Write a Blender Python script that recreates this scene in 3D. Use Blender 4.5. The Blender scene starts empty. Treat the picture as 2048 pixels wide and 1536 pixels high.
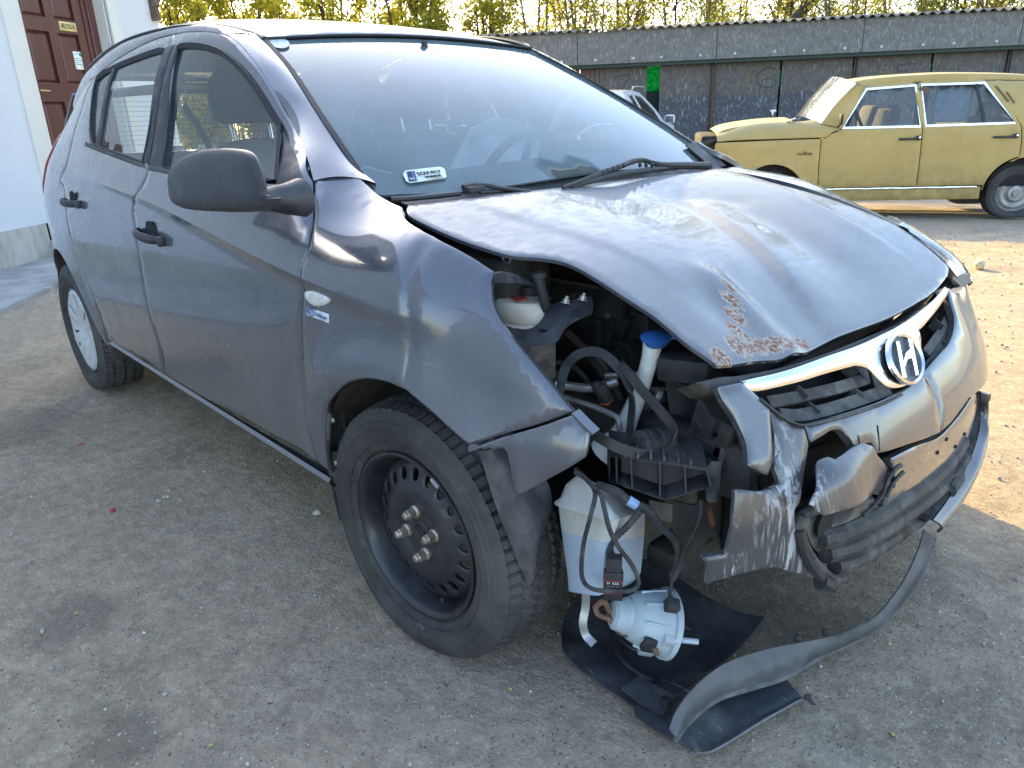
import bpy, bmesh, math, random
from math import sin, cos, pi, radians, sqrt, atan2, exp
from mathutils import Vector, Matrix, Euler
from mathutils.geometry import delaunay_2d_cdt
from mathutils import noise as mnoise

random.seed(7)
scene = bpy.context.scene
COL = scene.collection

# ---------------------------------------------------------------- camera
cam_data = bpy.data.cameras.new('camera')
cam = bpy.data.objects.new('camera', cam_data)
COL.objects.link(cam)
cam.location = (1.220, -1.591, 1.137)
_yaw, _pitch, _roll = radians(137.925), radians(19.874), radians(-2.236)
_f = Vector((cos(_yaw) * cos(_pitch), sin(_yaw) * cos(_pitch), -sin(_pitch)))
_r = Vector((sin(_yaw), -cos(_yaw), 0))
_u = _r.cross(_f)
_r2 = _r * cos(_roll) + _u * sin(_roll)
_u2 = -_r * sin(_roll) + _u * cos(_roll)
cam.rotation_euler = Matrix((_r2, _u2, -_f)).transposed().to_euler()
cam_data.sensor_fit = 'HORIZONTAL'
cam_data.sensor_width = 36.0
cam_data.lens = 36.0 * 1501.0 / 2048.0
cam_data.clip_start = 0.02
cam_data.clip_end = 600.0
scene.camera = cam

# ---------------------------------------------------------------- sky and sun
SUN_AZ, SUN_EL = radians(162.0), radians(24.0)      # from +X, counter-clockwise
world = bpy.data.worlds.new('World')
scene.world = world
world.use_nodes = True
_nt = world.node_tree
_nt.nodes.clear()
_out = _nt.nodes.new('ShaderNodeOutputWorld')
_bg = _nt.nodes.new('ShaderNodeBackground')
_sky = _nt.nodes.new('ShaderNodeTexSky')
_sky.sky_type = 'NISHITA'
_sky.sun_disc = False
_sky.sun_elevation = SUN_EL
_sky.sun_rotation = pi / 2 - SUN_AZ
_sky.air_density = 1.0
_sky.dust_density = 1.6
_sky.ozone_density = 0.8
_bg.inputs['Strength'].default_value = 0.15
_nt.links.new(_sky.outputs[0], _bg.inputs[0])
_nt.links.new(_bg.outputs[0], _out.inputs[0])

sun_data = bpy.data.lights.new('sun', 'SUN')
sun_data.energy = 2.4
sun_data.angle = radians(0.6)
sun_data.color = (1.0, 0.71, 0.20)
sun = bpy.data.objects.new('sun', sun_data)
COL.objects.link(sun)
sun.location = (-30, 6, 12)
_sd = Vector((cos(SUN_AZ) * cos(SUN_EL), sin(SUN_AZ) * cos(SUN_EL), sin(SUN_EL)))
sun.rotation_euler = _sd.to_track_quat('Z', 'Y').to_euler()

scene.view_settings.view_transform = 'Standard'
scene.view_settings.look = 'None'
scene.view_settings.exposure = 2.4
scene.view_settings.gamma = 1.0
scene.view_settings.use_curve_mapping = False
scene.cycles.max_bounces = 8
scene.cycles.transparent_max_bounces = 16
scene.cycles.caustics_reflective = False
scene.cycles.caustics_refractive = False

# ---------------------------------------------------------------- shared body surfaces (metres; x forward, y left, z up)
def lerp_tab(t, tab):
    # smooth (monotone cubic) interpolation in a table of (t, v)
    n = len(tab)
    if t <= tab[0][0]:
        return tab[0][1]
    if t >= tab[-1][0]:
        return tab[-1][1]
    for i in range(n - 1):
        if tab[i + 1][0] >= t:
            break
    x0, y0 = tab[i]; x1, y1 = tab[i + 1]
    h = x1 - x0
    d = (y1 - y0) / h
    def slope(j):
        if j <= 0 or j >= n - 1:
            return d
        a = (tab[j][1] - tab[j - 1][1]) / (tab[j][0] - tab[j - 1][0])
        b = (tab[j + 1][1] - tab[j][1]) / (tab[j + 1][0] - tab[j][0])
        if a * b <= 0:
            return 0.0
        return 2 * a * b / (a + b)
    m0, m1 = slope(i), slope(i + 1)
    u = (t - x0) / h
    return ((2 * u ** 3 - 3 * u ** 2 + 1) * y0 + (u ** 3 - 2 * u ** 2 + u) * h * m0
            + (-2 * u ** 3 + 3 * u ** 2) * y1 + (u ** 3 - u ** 2) * h * m1)

def sstep(a, b, t):
    u = min(1.0, max(0.0, (t - a) / (b - a)))
    return u * u * (3 - 2 * u)

PLAN = [(-3.22, .44), (-3.16, .60), (-3.05, .715), (-2.85, .785), (-2.55, .826), (-2.0, .848), (-1.0, .853), (-.3, .849),
        (0, .842), (.2, .826), (.35, .800), (.5, .752), (.6, .69), (.7, .58)]
PROF = [(.14, .135), (.20, .092), (.25, .064), (.30, .040), (.37, .022), (.46, .010), (.60, 0), (.72, .002), (.80, .006),
        (.88, .018), (.95, .040), (1.00, .057), (1.06, .083), (1.12, .110), (1.20, .145), (1.28, .183), (1.34, .220), (1.38, .246),
        (1.42, .278), (1.46, .345), (1.50, .45)]
FTOP = [(.78, 0), (.83, .006), (.87, .020), (.91, .046), (.94, .082), (.965, .125), (.985, .18), (1.02, .30)]
CREASE = [(-2.4, 1.00), (-1.9, .968), (-1.2, .925), (-.3, .826), (.1, .784), (.3, .762)]

def side_w(x, z):
    w = lerp_tab(x, PLAN) - lerp_tab(z, PROF)
    # rear of the body narrows towards the tailgate above the belt
    w -= .10 * sstep(-2.1, -3.1, x) * sstep(.95, 1.35, z)
    # and the cabin narrows towards the windscreen
    w -= .092 * sstep(-1.35, -.45, x) * sstep(.97, 1.13, z)
    # the fender's top rolls over towards the bonnet, lower towards the front
    k = sstep(-.42, -.10, x)
    if k > 0:
        zz = z + .30 * max(0.0, x) ** 1.3
        w -= .9 * k * lerp_tab(zz, FTOP)
    # character line: a crisp edge with an undercut below it
    c = lerp_tab(x, CREASE)
    fade = sstep(-2.25, -1.75, x) * sstep(.24, -.25, x)
    d = z - c
    if d > 0:
        w += fade * .015 * exp(-d / .05)
    else:
        w += fade * .015 * max(0.0, 1 + d / .030) ** 1.2
    # rolled wheel-arch lips
    for wx in (0.0, -2.525):
        r = sqrt((x - wx) ** 2 + (z - .30) ** 2)
        w += .012 * exp(-((r - .355) / .05) ** 2) - .004 * exp(-((r - .46) / .06) ** 2) * sstep(.2, .45, z)
    # dent where the front corner was pushed in
    if x > -.1:
        e = x - .075 - .018 * sin(11 * z)
        w -= (.006 * exp(-(e / .012) ** 2) + .007 * sstep(-.004, .10, e)) * sstep(.58, .68, z) * sstep(.96, .88, z)
        w += .006 * exp(-((x - .30) / .07) ** 2 - ((z - .72) / .07) ** 2)
        w -= .26 * (z - .62) * sstep(.02, .30, x) * sstep(.52, .66, z)
    return w

def side_y(x, z):
    return -side_w(x, z)

HCP = [(-.19, -.62, .962), (-.17, 0, .958), (-.19, .62, .952), (.10, -.60, .888), (.04, .62, .926), (.28, -.58, .862), (.26, .61, .868),
       (.40, -.56, .818), (.45, .58, .797), (.485, -.53, .772), (.55, -.49, .715), (.594, .47, .724), (.605, 0, .702), (.575, -.24, .706),
       (.61, .24, .71), (.12, .08, .878), (-.03, -.35, .945), (-.03, .35, .945), (.2, -.33, .895), (.22, .36, .892), (.42, -.12, .800), (.44, .22, .803),
       (.40, -.36, .832), (.42, .42, .815)]
def _tps(pts):
    n = len(pts)
    A = [[0.0] * (n + 4) for _ in range(n + 3)]
    def U(r2):
        return 0.0 if r2 < 1e-12 else .5 * r2 * math.log(r2)
    for i in range(n):
        for j in range(n):
            A[i][j] = U((pts[i][0] - pts[j][0]) ** 2 + (pts[i][1] - pts[j][1]) ** 2) + (.03 if i == j else 0)
        A[i][n], A[i][n + 1], A[i][n + 2], A[i][n + 3] = 1, pts[i][0], pts[i][1], pts[i][2]
        A[n][i], A[n + 1][i], A[n + 2][i] = 1, pts[i][0], pts[i][1]
    m = n + 3
    for c in range(m):
        p = max(range(c, m), key=lambda r: abs(A[r][c]))
        A[c], A[p] = A[p], A[c]
        for r in range(m):
            if r != c and A[r][c] != 0:
                f = A[r][c] / A[c][c]
                for k in range(c, m + 1):
                    A[r][k] -= f * A[c][k]
    w = [A[i][m] / A[i][i] for i in range(m)]
    def f(x, y):
        s = w[n] + w[n + 1] * x + w[n + 2] * y
        for i in range(n):
            s += w[i] * U((pts[i][0] - x) ** 2 + (pts[i][1] - y) ** 2)
        return s
    return f
_hood = _tps(HCP)

def seg_d(px, py, ax, ay, bx, by):
    # signed distance to a segment's line (left positive), and the parameter along it
    dx, dy = bx - ax, by - ay
    L = sqrt(dx * dx + dy * dy)
    t = ((px - ax) * dx + (py - ay) * dy) / (L * L)
    s = (dx * (py - ay) - dy * (px - ax)) / L
    return s, t

def hood_z(x, y):
    z = _hood(x, y)
    # long character lines either side
    for (ax, ay, bx, by) in ((-.15, -.50, .45, -.40), (-.15, .47, .52, .36)):
        s, t = seg_d(x, y, ax, ay, bx, by)
        if ay > 0:
            s = -s
        f = sstep(-.05, .2, t) * sstep(1.1, .75, t)
        z += f * (.003 * exp(-(s / .06) ** 2) if s > 0 else .003 * exp(-(s / .014) ** 2))
    # buckle: a ridge running from the middle towards the front edge, a trough beside it
    s, t = seg_d(x, y, .10, .10, .57, -.16)
    f = sstep(-.10, .06, t) * sstep(1.15, .75, t)
    z += f * (.016 * exp(-(s / .022) ** 2) if s < 0 else .016 * exp(-(s / .11) ** 2))
    s2, t2 = seg_d(x, y, .10, .17, .56, .10)
    z -= .006 * sstep(-.05, .12, t2) * sstep(1.1, .6, t2) * exp(-(s2 / .07) ** 2)
    # crumple near the right front corner
    s, t = seg_d(x, y, .36, -.30, .58, -.33)
    z += .010 * sstep(-.1, .3, t) * exp(-(s / .03) ** 2)
    z -= .012 * exp(-((x - .47) / .07) ** 2 - ((y + .38) / .05) ** 2)
    return z

def wind_z(x, y):
    t = (-.212 - x) / .739
    return .962 + t * .392 + (.045 - .025 * t) * (1 - (y / (.615 - .09 * t)) ** 2) + .07 * t * (1 - t)

ROOFL = [(-3.2, 1.27), (-3.0, 1.36), (-2.7, 1.43), (-2.3, 1.475), (-1.9, 1.49), (-1.53, 1.482), (-1.25, 1.447), (-1.05, 1.408), (-.94, 1.380), (-.8, 1.34)]
def roof_z(x, y):
    hw = .56 - .05 * sstep(-2, -3, x)
    u = abs(y) / hw
    return lerp_tab(x, ROOFL) - .022 * u ** 2 - .014 * u ** 6

BPLAN = [(0, .755), (.2, .751), (.35, .738), (.5, .705), (.58, .674), (.65, .628), (.71, .555), (.755, .47), (.79, .37), (.815, .26)]
BPROF = [(.16, .10), (.21, .055), (.26, .022), (.32, .006), (.40, .0), (.47, .0), (.52, .012), (.57, .036), (.63, .072), (.69, .108), (.75, .15)]
def bump_x(y, z):
    x = lerp_tab(abs(y), BPLAN) - lerp_tab(z, BPROF) * (1 - .5 * sstep(.45, .75, abs(y)))
    return x

TAILZ = [(.2, -3.08), (.3, -3.15), (.5, -3.175), (.8, -3.165), (1.0, -3.135), (1.1, -3.105), (1.2, -3.06), (1.3, -2.99), (1.36, -2.93)]
def tail_x(y, z):
    return lerp_tab(z, TAILZ) + .10 * (abs(y) / .7) ** 3

SURF = {'tail': ('x', tail_x), 'side': ('y', side_y), 'hood': ('z', hood_z), 'wind': ('z', wind_z), 'roof': ('z', roof_z), 'bump': ('x', bump_x)}

def ground_z(x, y):
    # the yard falls away gently towards the garages
    return -.30 * sstep(2.5, 14.0, y)


# ---------------------------------------------------------------- object helpers
def tag(o, label=None, cat=None, group=None, kind=None):
    if label: o['label'] = label
    if cat: o['category'] = cat
    if group: o['group'] = group
    if kind: o['kind'] = kind
    return o

def thing(name, loc, label, cat, rz=0.0, group=None):
    o = bpy.data.objects.new(name, None)
    COL.objects.link(o)
    o.location = loc
    o.rotation_euler = (0, 0, rz)
    o.empty_display_size = .2
    return tag(o, label, cat, group)

def link(name, me, parent=None, mat=None, world=False):
    # world=True: mesh coordinates are scene coordinates, the parent stands somewhere (unrotated)
    o = bpy.data.objects.new(name, me)
    COL.objects.link(o)
    if mat is not None and len(me.materials) == 0:
        me.materials.append(mat)
    if parent is not None:
        o.parent = parent
        if world:
            b = Vector((0, 0, 0)); p = parent
            while p is not None:
                b += Vector(p.location); p = p.parent
            o.location = -b
    return o

def mesh(name, V, F, smooth=True, sharp=None):
    me = bpy.data.meshes.new(name)
    me.from_pydata([tuple(v) for v in V], [], F)
    me.validate()
    if smooth:
        me.polygons.foreach_set('use_smooth', [True] * len(me.polygons))
    if sharp is not None:
        sharp_by_angle(me, sharp)
    me.update()
    return me

def sharp_by_angle(me, deg):
    bm = bmesh.new(); bm.from_mesh(me)
    lim = radians(deg)
    for e in bm.edges:
        if len(e.link_faces) == 2 and e.calc_face_angle(0) > lim:
            e.smooth = False
    bm.to_mesh(me); bm.free()

class MB:
    """collects simple shapes into one mesh"""
    def __init__(self):
        self.V = []; self.F = []
    def add(self, V, F):
        b = len(self.V)
        self.V += [tuple(v) for v in V]
        self.F += [tuple(i + b for i in f) for f in F]
        return self
    def box(self, c, s, rot=None, bev=0.0):
        V, F = box_vf(s, bev)
        M = rot if rot is not None else Matrix.Identity(3)
        return self.add([Vector(c) + M @ Vector(v) for v in V], F)
    def tube(self, pts, r, n=8, cap=True, smooth=4, closed=False):
        V, F = tube_vf(pts, r, n, cap, smooth, closed)
        return self.add(V, F)
    def lathe(self, prof, n=24, M=None, c=(0, 0, 0)):
        V, F = lathe_vf(prof, n)
        M = M if M is not None else Matrix.Identity(3)
        return self.add([Vector(c) + M @ Vector(v) for v in V], F)
    def prism(self, poly, a, b, M=None, c=(0, 0, 0)):
        V, F = prism_vf(poly, a, b)
        M = M if M is not None else Matrix.Identity(3)
        return self.add([Vector(c) + M @ Vector(v) for v in V], F)
    def build(self, name, parent=None, mat=None, world=False, smooth=True, sharp=35):
        me = mesh(name, self.V, self.F, smooth, sharp if smooth else None)
        return link(name, me, parent, mat, world)

def box_vf(s, bev=0.0):
    bm = bmesh.new()
    bmesh.ops.create_cube(bm, size=1.0)
    bmesh.ops.scale(bm, vec=s, verts=bm.verts)
    if bev > 0:
        bmesh.ops.bevel(bm, geom=bm.edges[:], offset=min(bev, min(s) * .45), segments=2, profile=.5, affect='EDGES', clamp_overlap=True)
    bm.verts.index_update()
    V = [v.co.copy() for v in bm.verts]; F = [[v.index for v in f.verts] for f in bm.faces]
    bm.free()
    return V, F

def crom(pts, k=6, closed=False):
    P = [Vector(p) for p in pts]
    n = len(P)
    if n < 3 or k <= 1:
        return P
    out = []
    rng = n if closed else n - 1
    for i in range(rng):
        p0 = P[i - 1] if (closed or i > 0) else P[0] * 2 - P[1]
        p1 = P[i]; p2 = P[(i + 1) % n]
        p3 = P[(i + 2) % n] if (closed or i + 2 < n) else P[-1] * 2 - P[-2]
        for j in range(k):
            t = j / k
            out.append(.5 * ((2 * p1) + (p2 - p0) * t + (2 * p0 - 5 * p1 + 4 * p2 - p3) * t * t + (3 * p1 - p0 - 3 * p2 + p3) * t ** 3))
    if not closed:
        out.append(P[-1].copy())
    return out

def tube_vf(pts, r, n=8, cap=True, smooth=4, closed=False):
    rr = r if isinstance(r, (list, tuple)) else None
    m0 = len(pts)
    P = crom(pts, smooth, closed)
    m = len(P)
    up = None
    V = []; F = []
    for i in range(m):
        a = P[(i - 1) % m] if (closed or i > 0) else P[i]
        b = P[(i + 1) % m] if (closed or i < m - 1) else P[i]
        t = (b - a)
        if t.length < 1e-9: t = Vector((0, 0, 1))
        t.normalize()
        if up is None:
            up = t.orthogonal().normalized()
        else:
            up = up - t * up.dot(t)
            up = up.normalized() if up.length > 1e-6 else t.orthogonal().normalized()
        s = t.cross(up)
        if rr:
            u = i / max(1, m - 1) * (m0 - 1); j = min(int(u), m0 - 2); w = u - j
            rad = rr[j] * (1 - w) + rr[j + 1] * w
        else:
            rad = r
        for k in range(n):
            an = 2 * pi * k / n
            V.append(P[i] + (up * cos(an) + s * sin(an)) * rad)
    for i in range(m if closed else m - 1):
        for k in range(n):
            a = i * n + k; b = i * n + (k + 1) % n
            c = ((i + 1) % m) * n + (k + 1) % n; d = ((i + 1) % m) * n + k
            F.append((a, b, c, d))
    if cap and not closed:
        F.append(tuple(range(n - 1, -1, -1)))
        F.append(tuple((m - 1) * n + k for k in range(n)))
    return V, F

def lathe_vf(prof, n=24):
    # prof: (r, z) pairs, revolved about z
    V = []; F = []
    for (r, z) in prof:
        for k in range(n):
            a = 2 * pi * k / n
            V.append((r * cos(a), r * sin(a), z))
    for i in range(len(prof) - 1):
        for k in range(n):
            F.append((i * n + k, i * n + (k + 1) % n, (i + 1) * n + (k + 1) % n, (i + 1) * n + k))
    if prof[0][0] > 1e-6: F.append(tuple(range(n - 1, -1, -1)))
    if prof[-1][0] > 1e-6: F.append(tuple((len(prof) - 1) * n + k for k in range(n)))
    return V, F

def prism_vf(poly, a, b):
    # poly in (x, y), extruded from z=a to z=b
    n = len(poly)
    V = [(p[0], p[1], a) for p in poly] + [(p[0], p[1], b) for p in poly]
    F = [tuple(range(n - 1, -1, -1)), tuple(range(n, 2 * n))]
    for i in range(n):
        j = (i + 1) % n
        F.append((i, j, n + j, n + i))
    return V, F

def chain(*segs, k=6):
    """joins smooth segments (lists of points) into one closed outline with corners between them"""
    out = []
    for s in segs:
        q = crom(s, k) if len(s) > 2 else [Vector(p) for p in s]
        for p in q:
            if not out or (p - out[-1]).length > 1e-4:
                out.append(p)
    if (out[0] - out[-1]).length < 1e-4:
        out.pop()
    return out

def rev(l): return list(reversed(l))

def pip(x, y, poly):
    c = False; n = len(poly); j = n - 1
    for i in range(n):
        xi, yi = poly[i]; xj, yj = poly[j]
        if (yi > y) != (yj > y) and x < (xj - xi) * (y - yi) / (yj - yi) + xi:
            c = not c
        j = i
    return c

def resample(poly, step):
    out = []
    n = len(poly)
    for i in range(n):
        a = poly[i]; b = poly[(i + 1) % n]
        L = sqrt((a[0] - b[0]) ** 2 + (a[1] - b[1]) ** 2)
        k = max(1, int(L / step + .5))
        for j in range(k):
            t = j / k
            out.append((a[0] + (b[0] - a[0]) * t, a[1] + (b[1] - a[1]) * t))
    # merge points that are nearly the same
    res = []
    for p in out:
        if not res or (p[0] - res[-1][0]) ** 2 + (p[1] - res[-1][1]) ** 2 > (step * .25) ** 2:
            res.append(p)
    return res

def area2(poly):
    return sum(poly[i - 1][0] * poly[i][1] - poly[i][0] * poly[i - 1][1] for i in range(len(poly)))

def inset(poly, d):
    # moves each vertex inwards by d (counter-clockwise outline)
    n = len(poly); out = []
    for i in range(n):
        a, b, c = poly[i - 1], poly[i], poly[(i + 1) % n]
        e1 = Vector((b[0] - a[0], b[1] - a[1])); e2 = Vector((c[0] - b[0], c[1] - b[1]))
        if e1.length < 1e-9 or e2.length < 1e-9:
            out.append(b); continue
        e1.normalize(); e2.normalize()
        n1 = Vector((-e1.y, e1.x)); n2 = Vector((-e2.y, e2.x))
        m = n1 + n2
        if m.length < .3:
            m = n1
        m.normalize()
        s = d / max(.45, m.dot(n1))
        out.append((b[0] + m.x * s, b[1] + m.y * s))
    return out

AX = {'y': (0, 2), 'z': (0, 1), 'x': (1, 2)}
def to3(ax, a, b, h):
    return (a, h, b) if ax == 'y' else ((a, b, h) if ax == 'z' else (h, a, b))

def panel(name, kind, loop, parent, mat, holes=(), gap=.0015, bev=.004, flange=.014, step=.03, off=0.0, mirror=False, drop=.8,
          func=None, jitter=None, sgn=None, world=True, lines=()):
    """sheet panel cut from a body surface along an outline: skin, rolled edge and return flange"""
    if func is not None:
        ax, f = func
    else:
        ax, f = SURF[kind]
    i0, i1 = AX[ax]
    if sgn is None:                                                   # outward direction along the axis
        sgn = -1.0 if kind in ('side', 'tail') else 1.0
    def h(a, b, depth=0.0):
        # surface height, pushed in by depth along the local normal
        e = .004
        v = f(a, b)
        if depth == 0.0 and off == 0.0:
            return (a, b, v)
        ga = (f(a + e, b) - f(a - e, b)) / (2 * e); gb = (f(a, b + e) - f(a, b - e)) / (2 * e)
        L = sqrt(1 + ga * ga + gb * gb)
        q = (off - depth) / L * sgn
        q = q * min(1.0, 1.0)
        return (a - ga * q, b - gb * q, v + q)
    def prep(lp, inner):
        p2 = [(p[i0], p[i1]) for p in lp]
        p2 = resample(p2, step * .7)
        if area2(p2) < 0: p2.reverse()
        g = gap if not inner else -gap
        p2 = inset(p2, g) if abs(gap) > 0 else p2
        return p2
    outer = prep(loop, False)
    hl = [prep(q, True) for q in holes]
    bands = []
    if bev > 0:
        ring_o = inset(outer, bev)
        ring_h = [inset(q, -bev) for q in hl]
    else:
        ring_o, ring_h = outer, hl
    pts = []; edges = []
    def addloop(p2):
        b = len(pts); n = len(p2)
        pts.extend(p2)
        edges.extend((b + i, b + (i + 1) % n) for i in range(n))
        return list(range(b, b + n))
    ids_o = addloop(ring_o)
    ids_h = [addloop(q) for q in ring_h]
    xs = [p[0] for p in ring_o]; ys = [p[1] for p in ring_o]
    allb = ring_o + [p for q in ring_h for p in q]
    # feature lines (creases) get their own rows of vertices
    for ln in lines:
        prev = None
        for (a, c) in ln:
            ok = pip(a, c, ring_o) and not any(pip(a, c, q) for q in ring_h)
            if ok:
                for q in allb:
                    if (q[0] - a) ** 2 + (q[1] - c) ** 2 < (step * .22) ** 2:
                        ok = False; break
            if ok:
                pts.append((a, c))
                if prev is not None: edges.append((prev, len(pts) - 1))
                prev = len(pts) - 1
            else:
                prev = None
    allb = allb + pts[len(ring_o) + sum(len(q) for q in ring_h):]
    # interior points on a staggered grid, kept off the outlines
    cell = {}
    for p in allb:
        cell.setdefault((int(p[0] // step), int(p[1] // step)), []).append(p)
    row = 0
    yv = min(ys)
    while yv < max(ys):
        xv = min(xs) + (step * .5 if row % 2 else 0)
        while xv < max(xs):
            ok = pip(xv, yv, ring_o) and not any(pip(xv, yv, q) for q in ring_h)
            if ok:
                ci, cj = int(xv // step), int(yv // step)
                for di in (-1, 0, 1):
                    for dj in (-1, 0, 1):
                        for p in cell.get((ci + di, cj + dj), ()):
                            if (p[0] - xv) ** 2 + (p[1] - yv) ** 2 < (step * .5) ** 2:
                                ok = False
                if ok: pts.append((xv, yv))
            xv += step
        yv += step * .866; row += 1
    r = delaunay_2d_cdt([Vector(p) for p in pts], edges, [], 0, 1e-6, True)
    rv, rf, orig = r[0], r[2], r[3]
    V = []; F = []
    pos = {}
    for vi, o in enumerate(orig):
        for oi in o: pos[oi] = vi
    for v in rv:
        V.append(to3(ax, *h(v[0], v[1])))
    for fc in rf:
        cx = sum(rv[i][0] for i in fc) / len(fc); cy = sum(rv[i][1] for i in fc) / len(fc)
        if pip(cx, cy, ring_o) and not any(pip(cx, cy, q) for q in ring_h):
            F.append(tuple(fc))
    # orientation: outward
    def outward(tri):
        a, b, c = (Vector(V[i]) for i in tri[:3])
        nn = (b - a).cross(c - a)
        comp = nn.y if ax == 'y' else (nn.z if ax == 'z' else nn.x)
        return comp * sgn > 0
    F = [t if outward(t) else tuple(reversed(t)) for t in F]
    # rolled edge and flange
    def rim(ids, edge2, flip):
        n = len(ids)
        b = len(V)
        for (a, c) in edge2: V.append(to3(ax, *h(a, c, bev * drop)))
        for (a, c) in edge2: V.append(to3(ax, *h(a, c, bev * drop + flange)))
        inn = [pos.get(i, i) for i in ids]
        for i in range(n):
            j = (i + 1) % n
            q1 = (inn[i], b + i, b + j, inn[j]); q2 = (b + i, b + n + i, b + n + j, b + j)
            for q in (q1, q2):
                F.append(q)
    nf0 = len(F)
    rim(ids_o, outer, False)
    for ids, e2 in zip(ids_h, hl):
        rim(ids, e2, True)
    if mirror:
        V = [(v[0], -v[1], v[2]) for v in V]
        F = [tuple(reversed(t)) for t in F]
    if jitter:
        V = [jitter(Vector(v)) for v in V]
    me = bpy.data.meshes.new(name)
    me.from_pydata(V, [], F)
    bm = bmesh.new(); bm.from_mesh(me)
    bmesh.ops.remove_doubles(bm, verts=bm.verts, dist=1e-5)
    bmesh.ops.recalc_face_normals(bm, faces=bm.faces)
    # recalc may flip the whole sheet: test one big face
    big = max(bm.faces, key=lambda q: q.calc_area())
    comp = big.normal.y if ax == 'y' else (big.normal.z if ax == 'z' else big.normal.x)
    s2 = -sgn if (mirror and ax == 'y') else sgn
    if comp * s2 < 0:
        bmesh.ops.reverse_faces(bm, faces=bm.faces)
    for fc in bm.faces: fc.smooth = True
    for e in bm.edges:
        if len(e.link_faces) == 2 and e.calc_face_angle(0) > radians(40): e.smooth = False
    bm.to_mesh(me); bm.free()
    return link(name, me, parent, mat, world)

def ruled(name, A, B, parent, mat, n=6, bulge=0.0, k=6, res=40, up=None, flange=.012, world=True, mirror=False):
    """sheet stretched between two curves, bulging outwards"""
    def even(L):
        P = crom(L, 8)
        d = [0.0]
        for i in range(1, len(P)): d.append(d[-1] + (P[i] - P[i - 1]).length)
        out = []
        j = 0
        for i in range(res):
            t = d[-1] * i / (res - 1)
            while j < len(d) - 2 and d[j + 1] < t: j += 1
            w = (t - d[j]) / max(1e-9, d[j + 1] - d[j])
            out.append(P[j].lerp(P[j + 1], min(1, max(0, w))))
        return out
    a, b = even(A), even(B)
    V = []; F = []
    cen = up if up is not None else Vector((-1.2, 0, .7))
    for i in range(res):
        t = (a[min(i + 1, res - 1)] - a[max(i - 1, 0)]) + (b[min(i + 1, res - 1)] - b[max(i - 1, 0)])
        c = b[i] - a[i]
        nn = t.cross(c)
        if nn.length < 1e-9: nn = Vector((0, 0, 1))
        nn.normalize()
        mid = (a[i] + b[i]) / 2
        if nn.dot(mid - cen) < 0: nn = -nn
        w = c.length
        row = []
        row.append(a[i] - nn * flange)
        for j in range(n + 1):
            s = j / n
            row.append(a[i] + c * s + nn * (bulge * w * 4 * s * (1 - s)))
        row.append(b[i] - nn * flange)
        V += row
    m = n + 3
    for i in range(res - 1):
        for j in range(m - 1):
            F.append((i * m + j, i * m + j + 1, (i + 1) * m + j + 1, (i + 1) * m + j))
    if mirror:
        V = [Vector((v.x, -v.y, v.z)) for v in V]
        F = [tuple(reversed(f)) for f in F]
    me = mesh(name, V, F, True, 40)
    bm = bmesh.new(); bm.from_mesh(me)
    bmesh.ops.recalc_face_normals(bm, faces=bm.faces)
    bm.to_mesh(me); bm.free()
    return link(name, me, parent, mat, world)

def ribbon(name, pts, width_dir, w, parent, mat, t=.004, k=5, closed=False, world=True, off=(0, 0, 0)):
    """flat strip of width w along a curve, with thickness"""
    P = crom(pts, k, closed)
    n = len(P)
    V = []; F = []
    for i in range(n):
        a = P[(i - 1) % n] if (closed or i > 0) else P[0]
        b = P[(i + 1) % n] if (closed or i < n - 1) else P[-1]
        tg = (b - a).normalized()
        wd = Vector(width_dir(i / (n - 1), P[i], tg)) if callable(width_dir) else Vector(width_dir)
        wd = (wd - tg * wd.dot(tg)).normalized()
        nn = tg.cross(wd)
        ww = w(i / (n - 1)) if callable(w) else w
        o = P[i] + Vector(off)
        V += [o - wd * ww / 2 + nn * t / 2, o + wd * ww / 2 + nn * t / 2, o + wd * ww / 2 - nn * t / 2, o - wd * ww / 2 - nn * t / 2]
    for i in range(n if closed else n - 1):
        j = (i + 1) % n
        for q in range(4):
            F.append((i * 4 + q, i * 4 + (q + 1) % 4, j * 4 + (q + 1) % 4, j * 4 + q))
    if not closed:
        F.append((3, 2, 1, 0)); F.append(tuple((n - 1) * 4 + q for q in range(4)))
    return link(name, mesh(name, V, F, True, 35), parent, mat, world)

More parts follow.
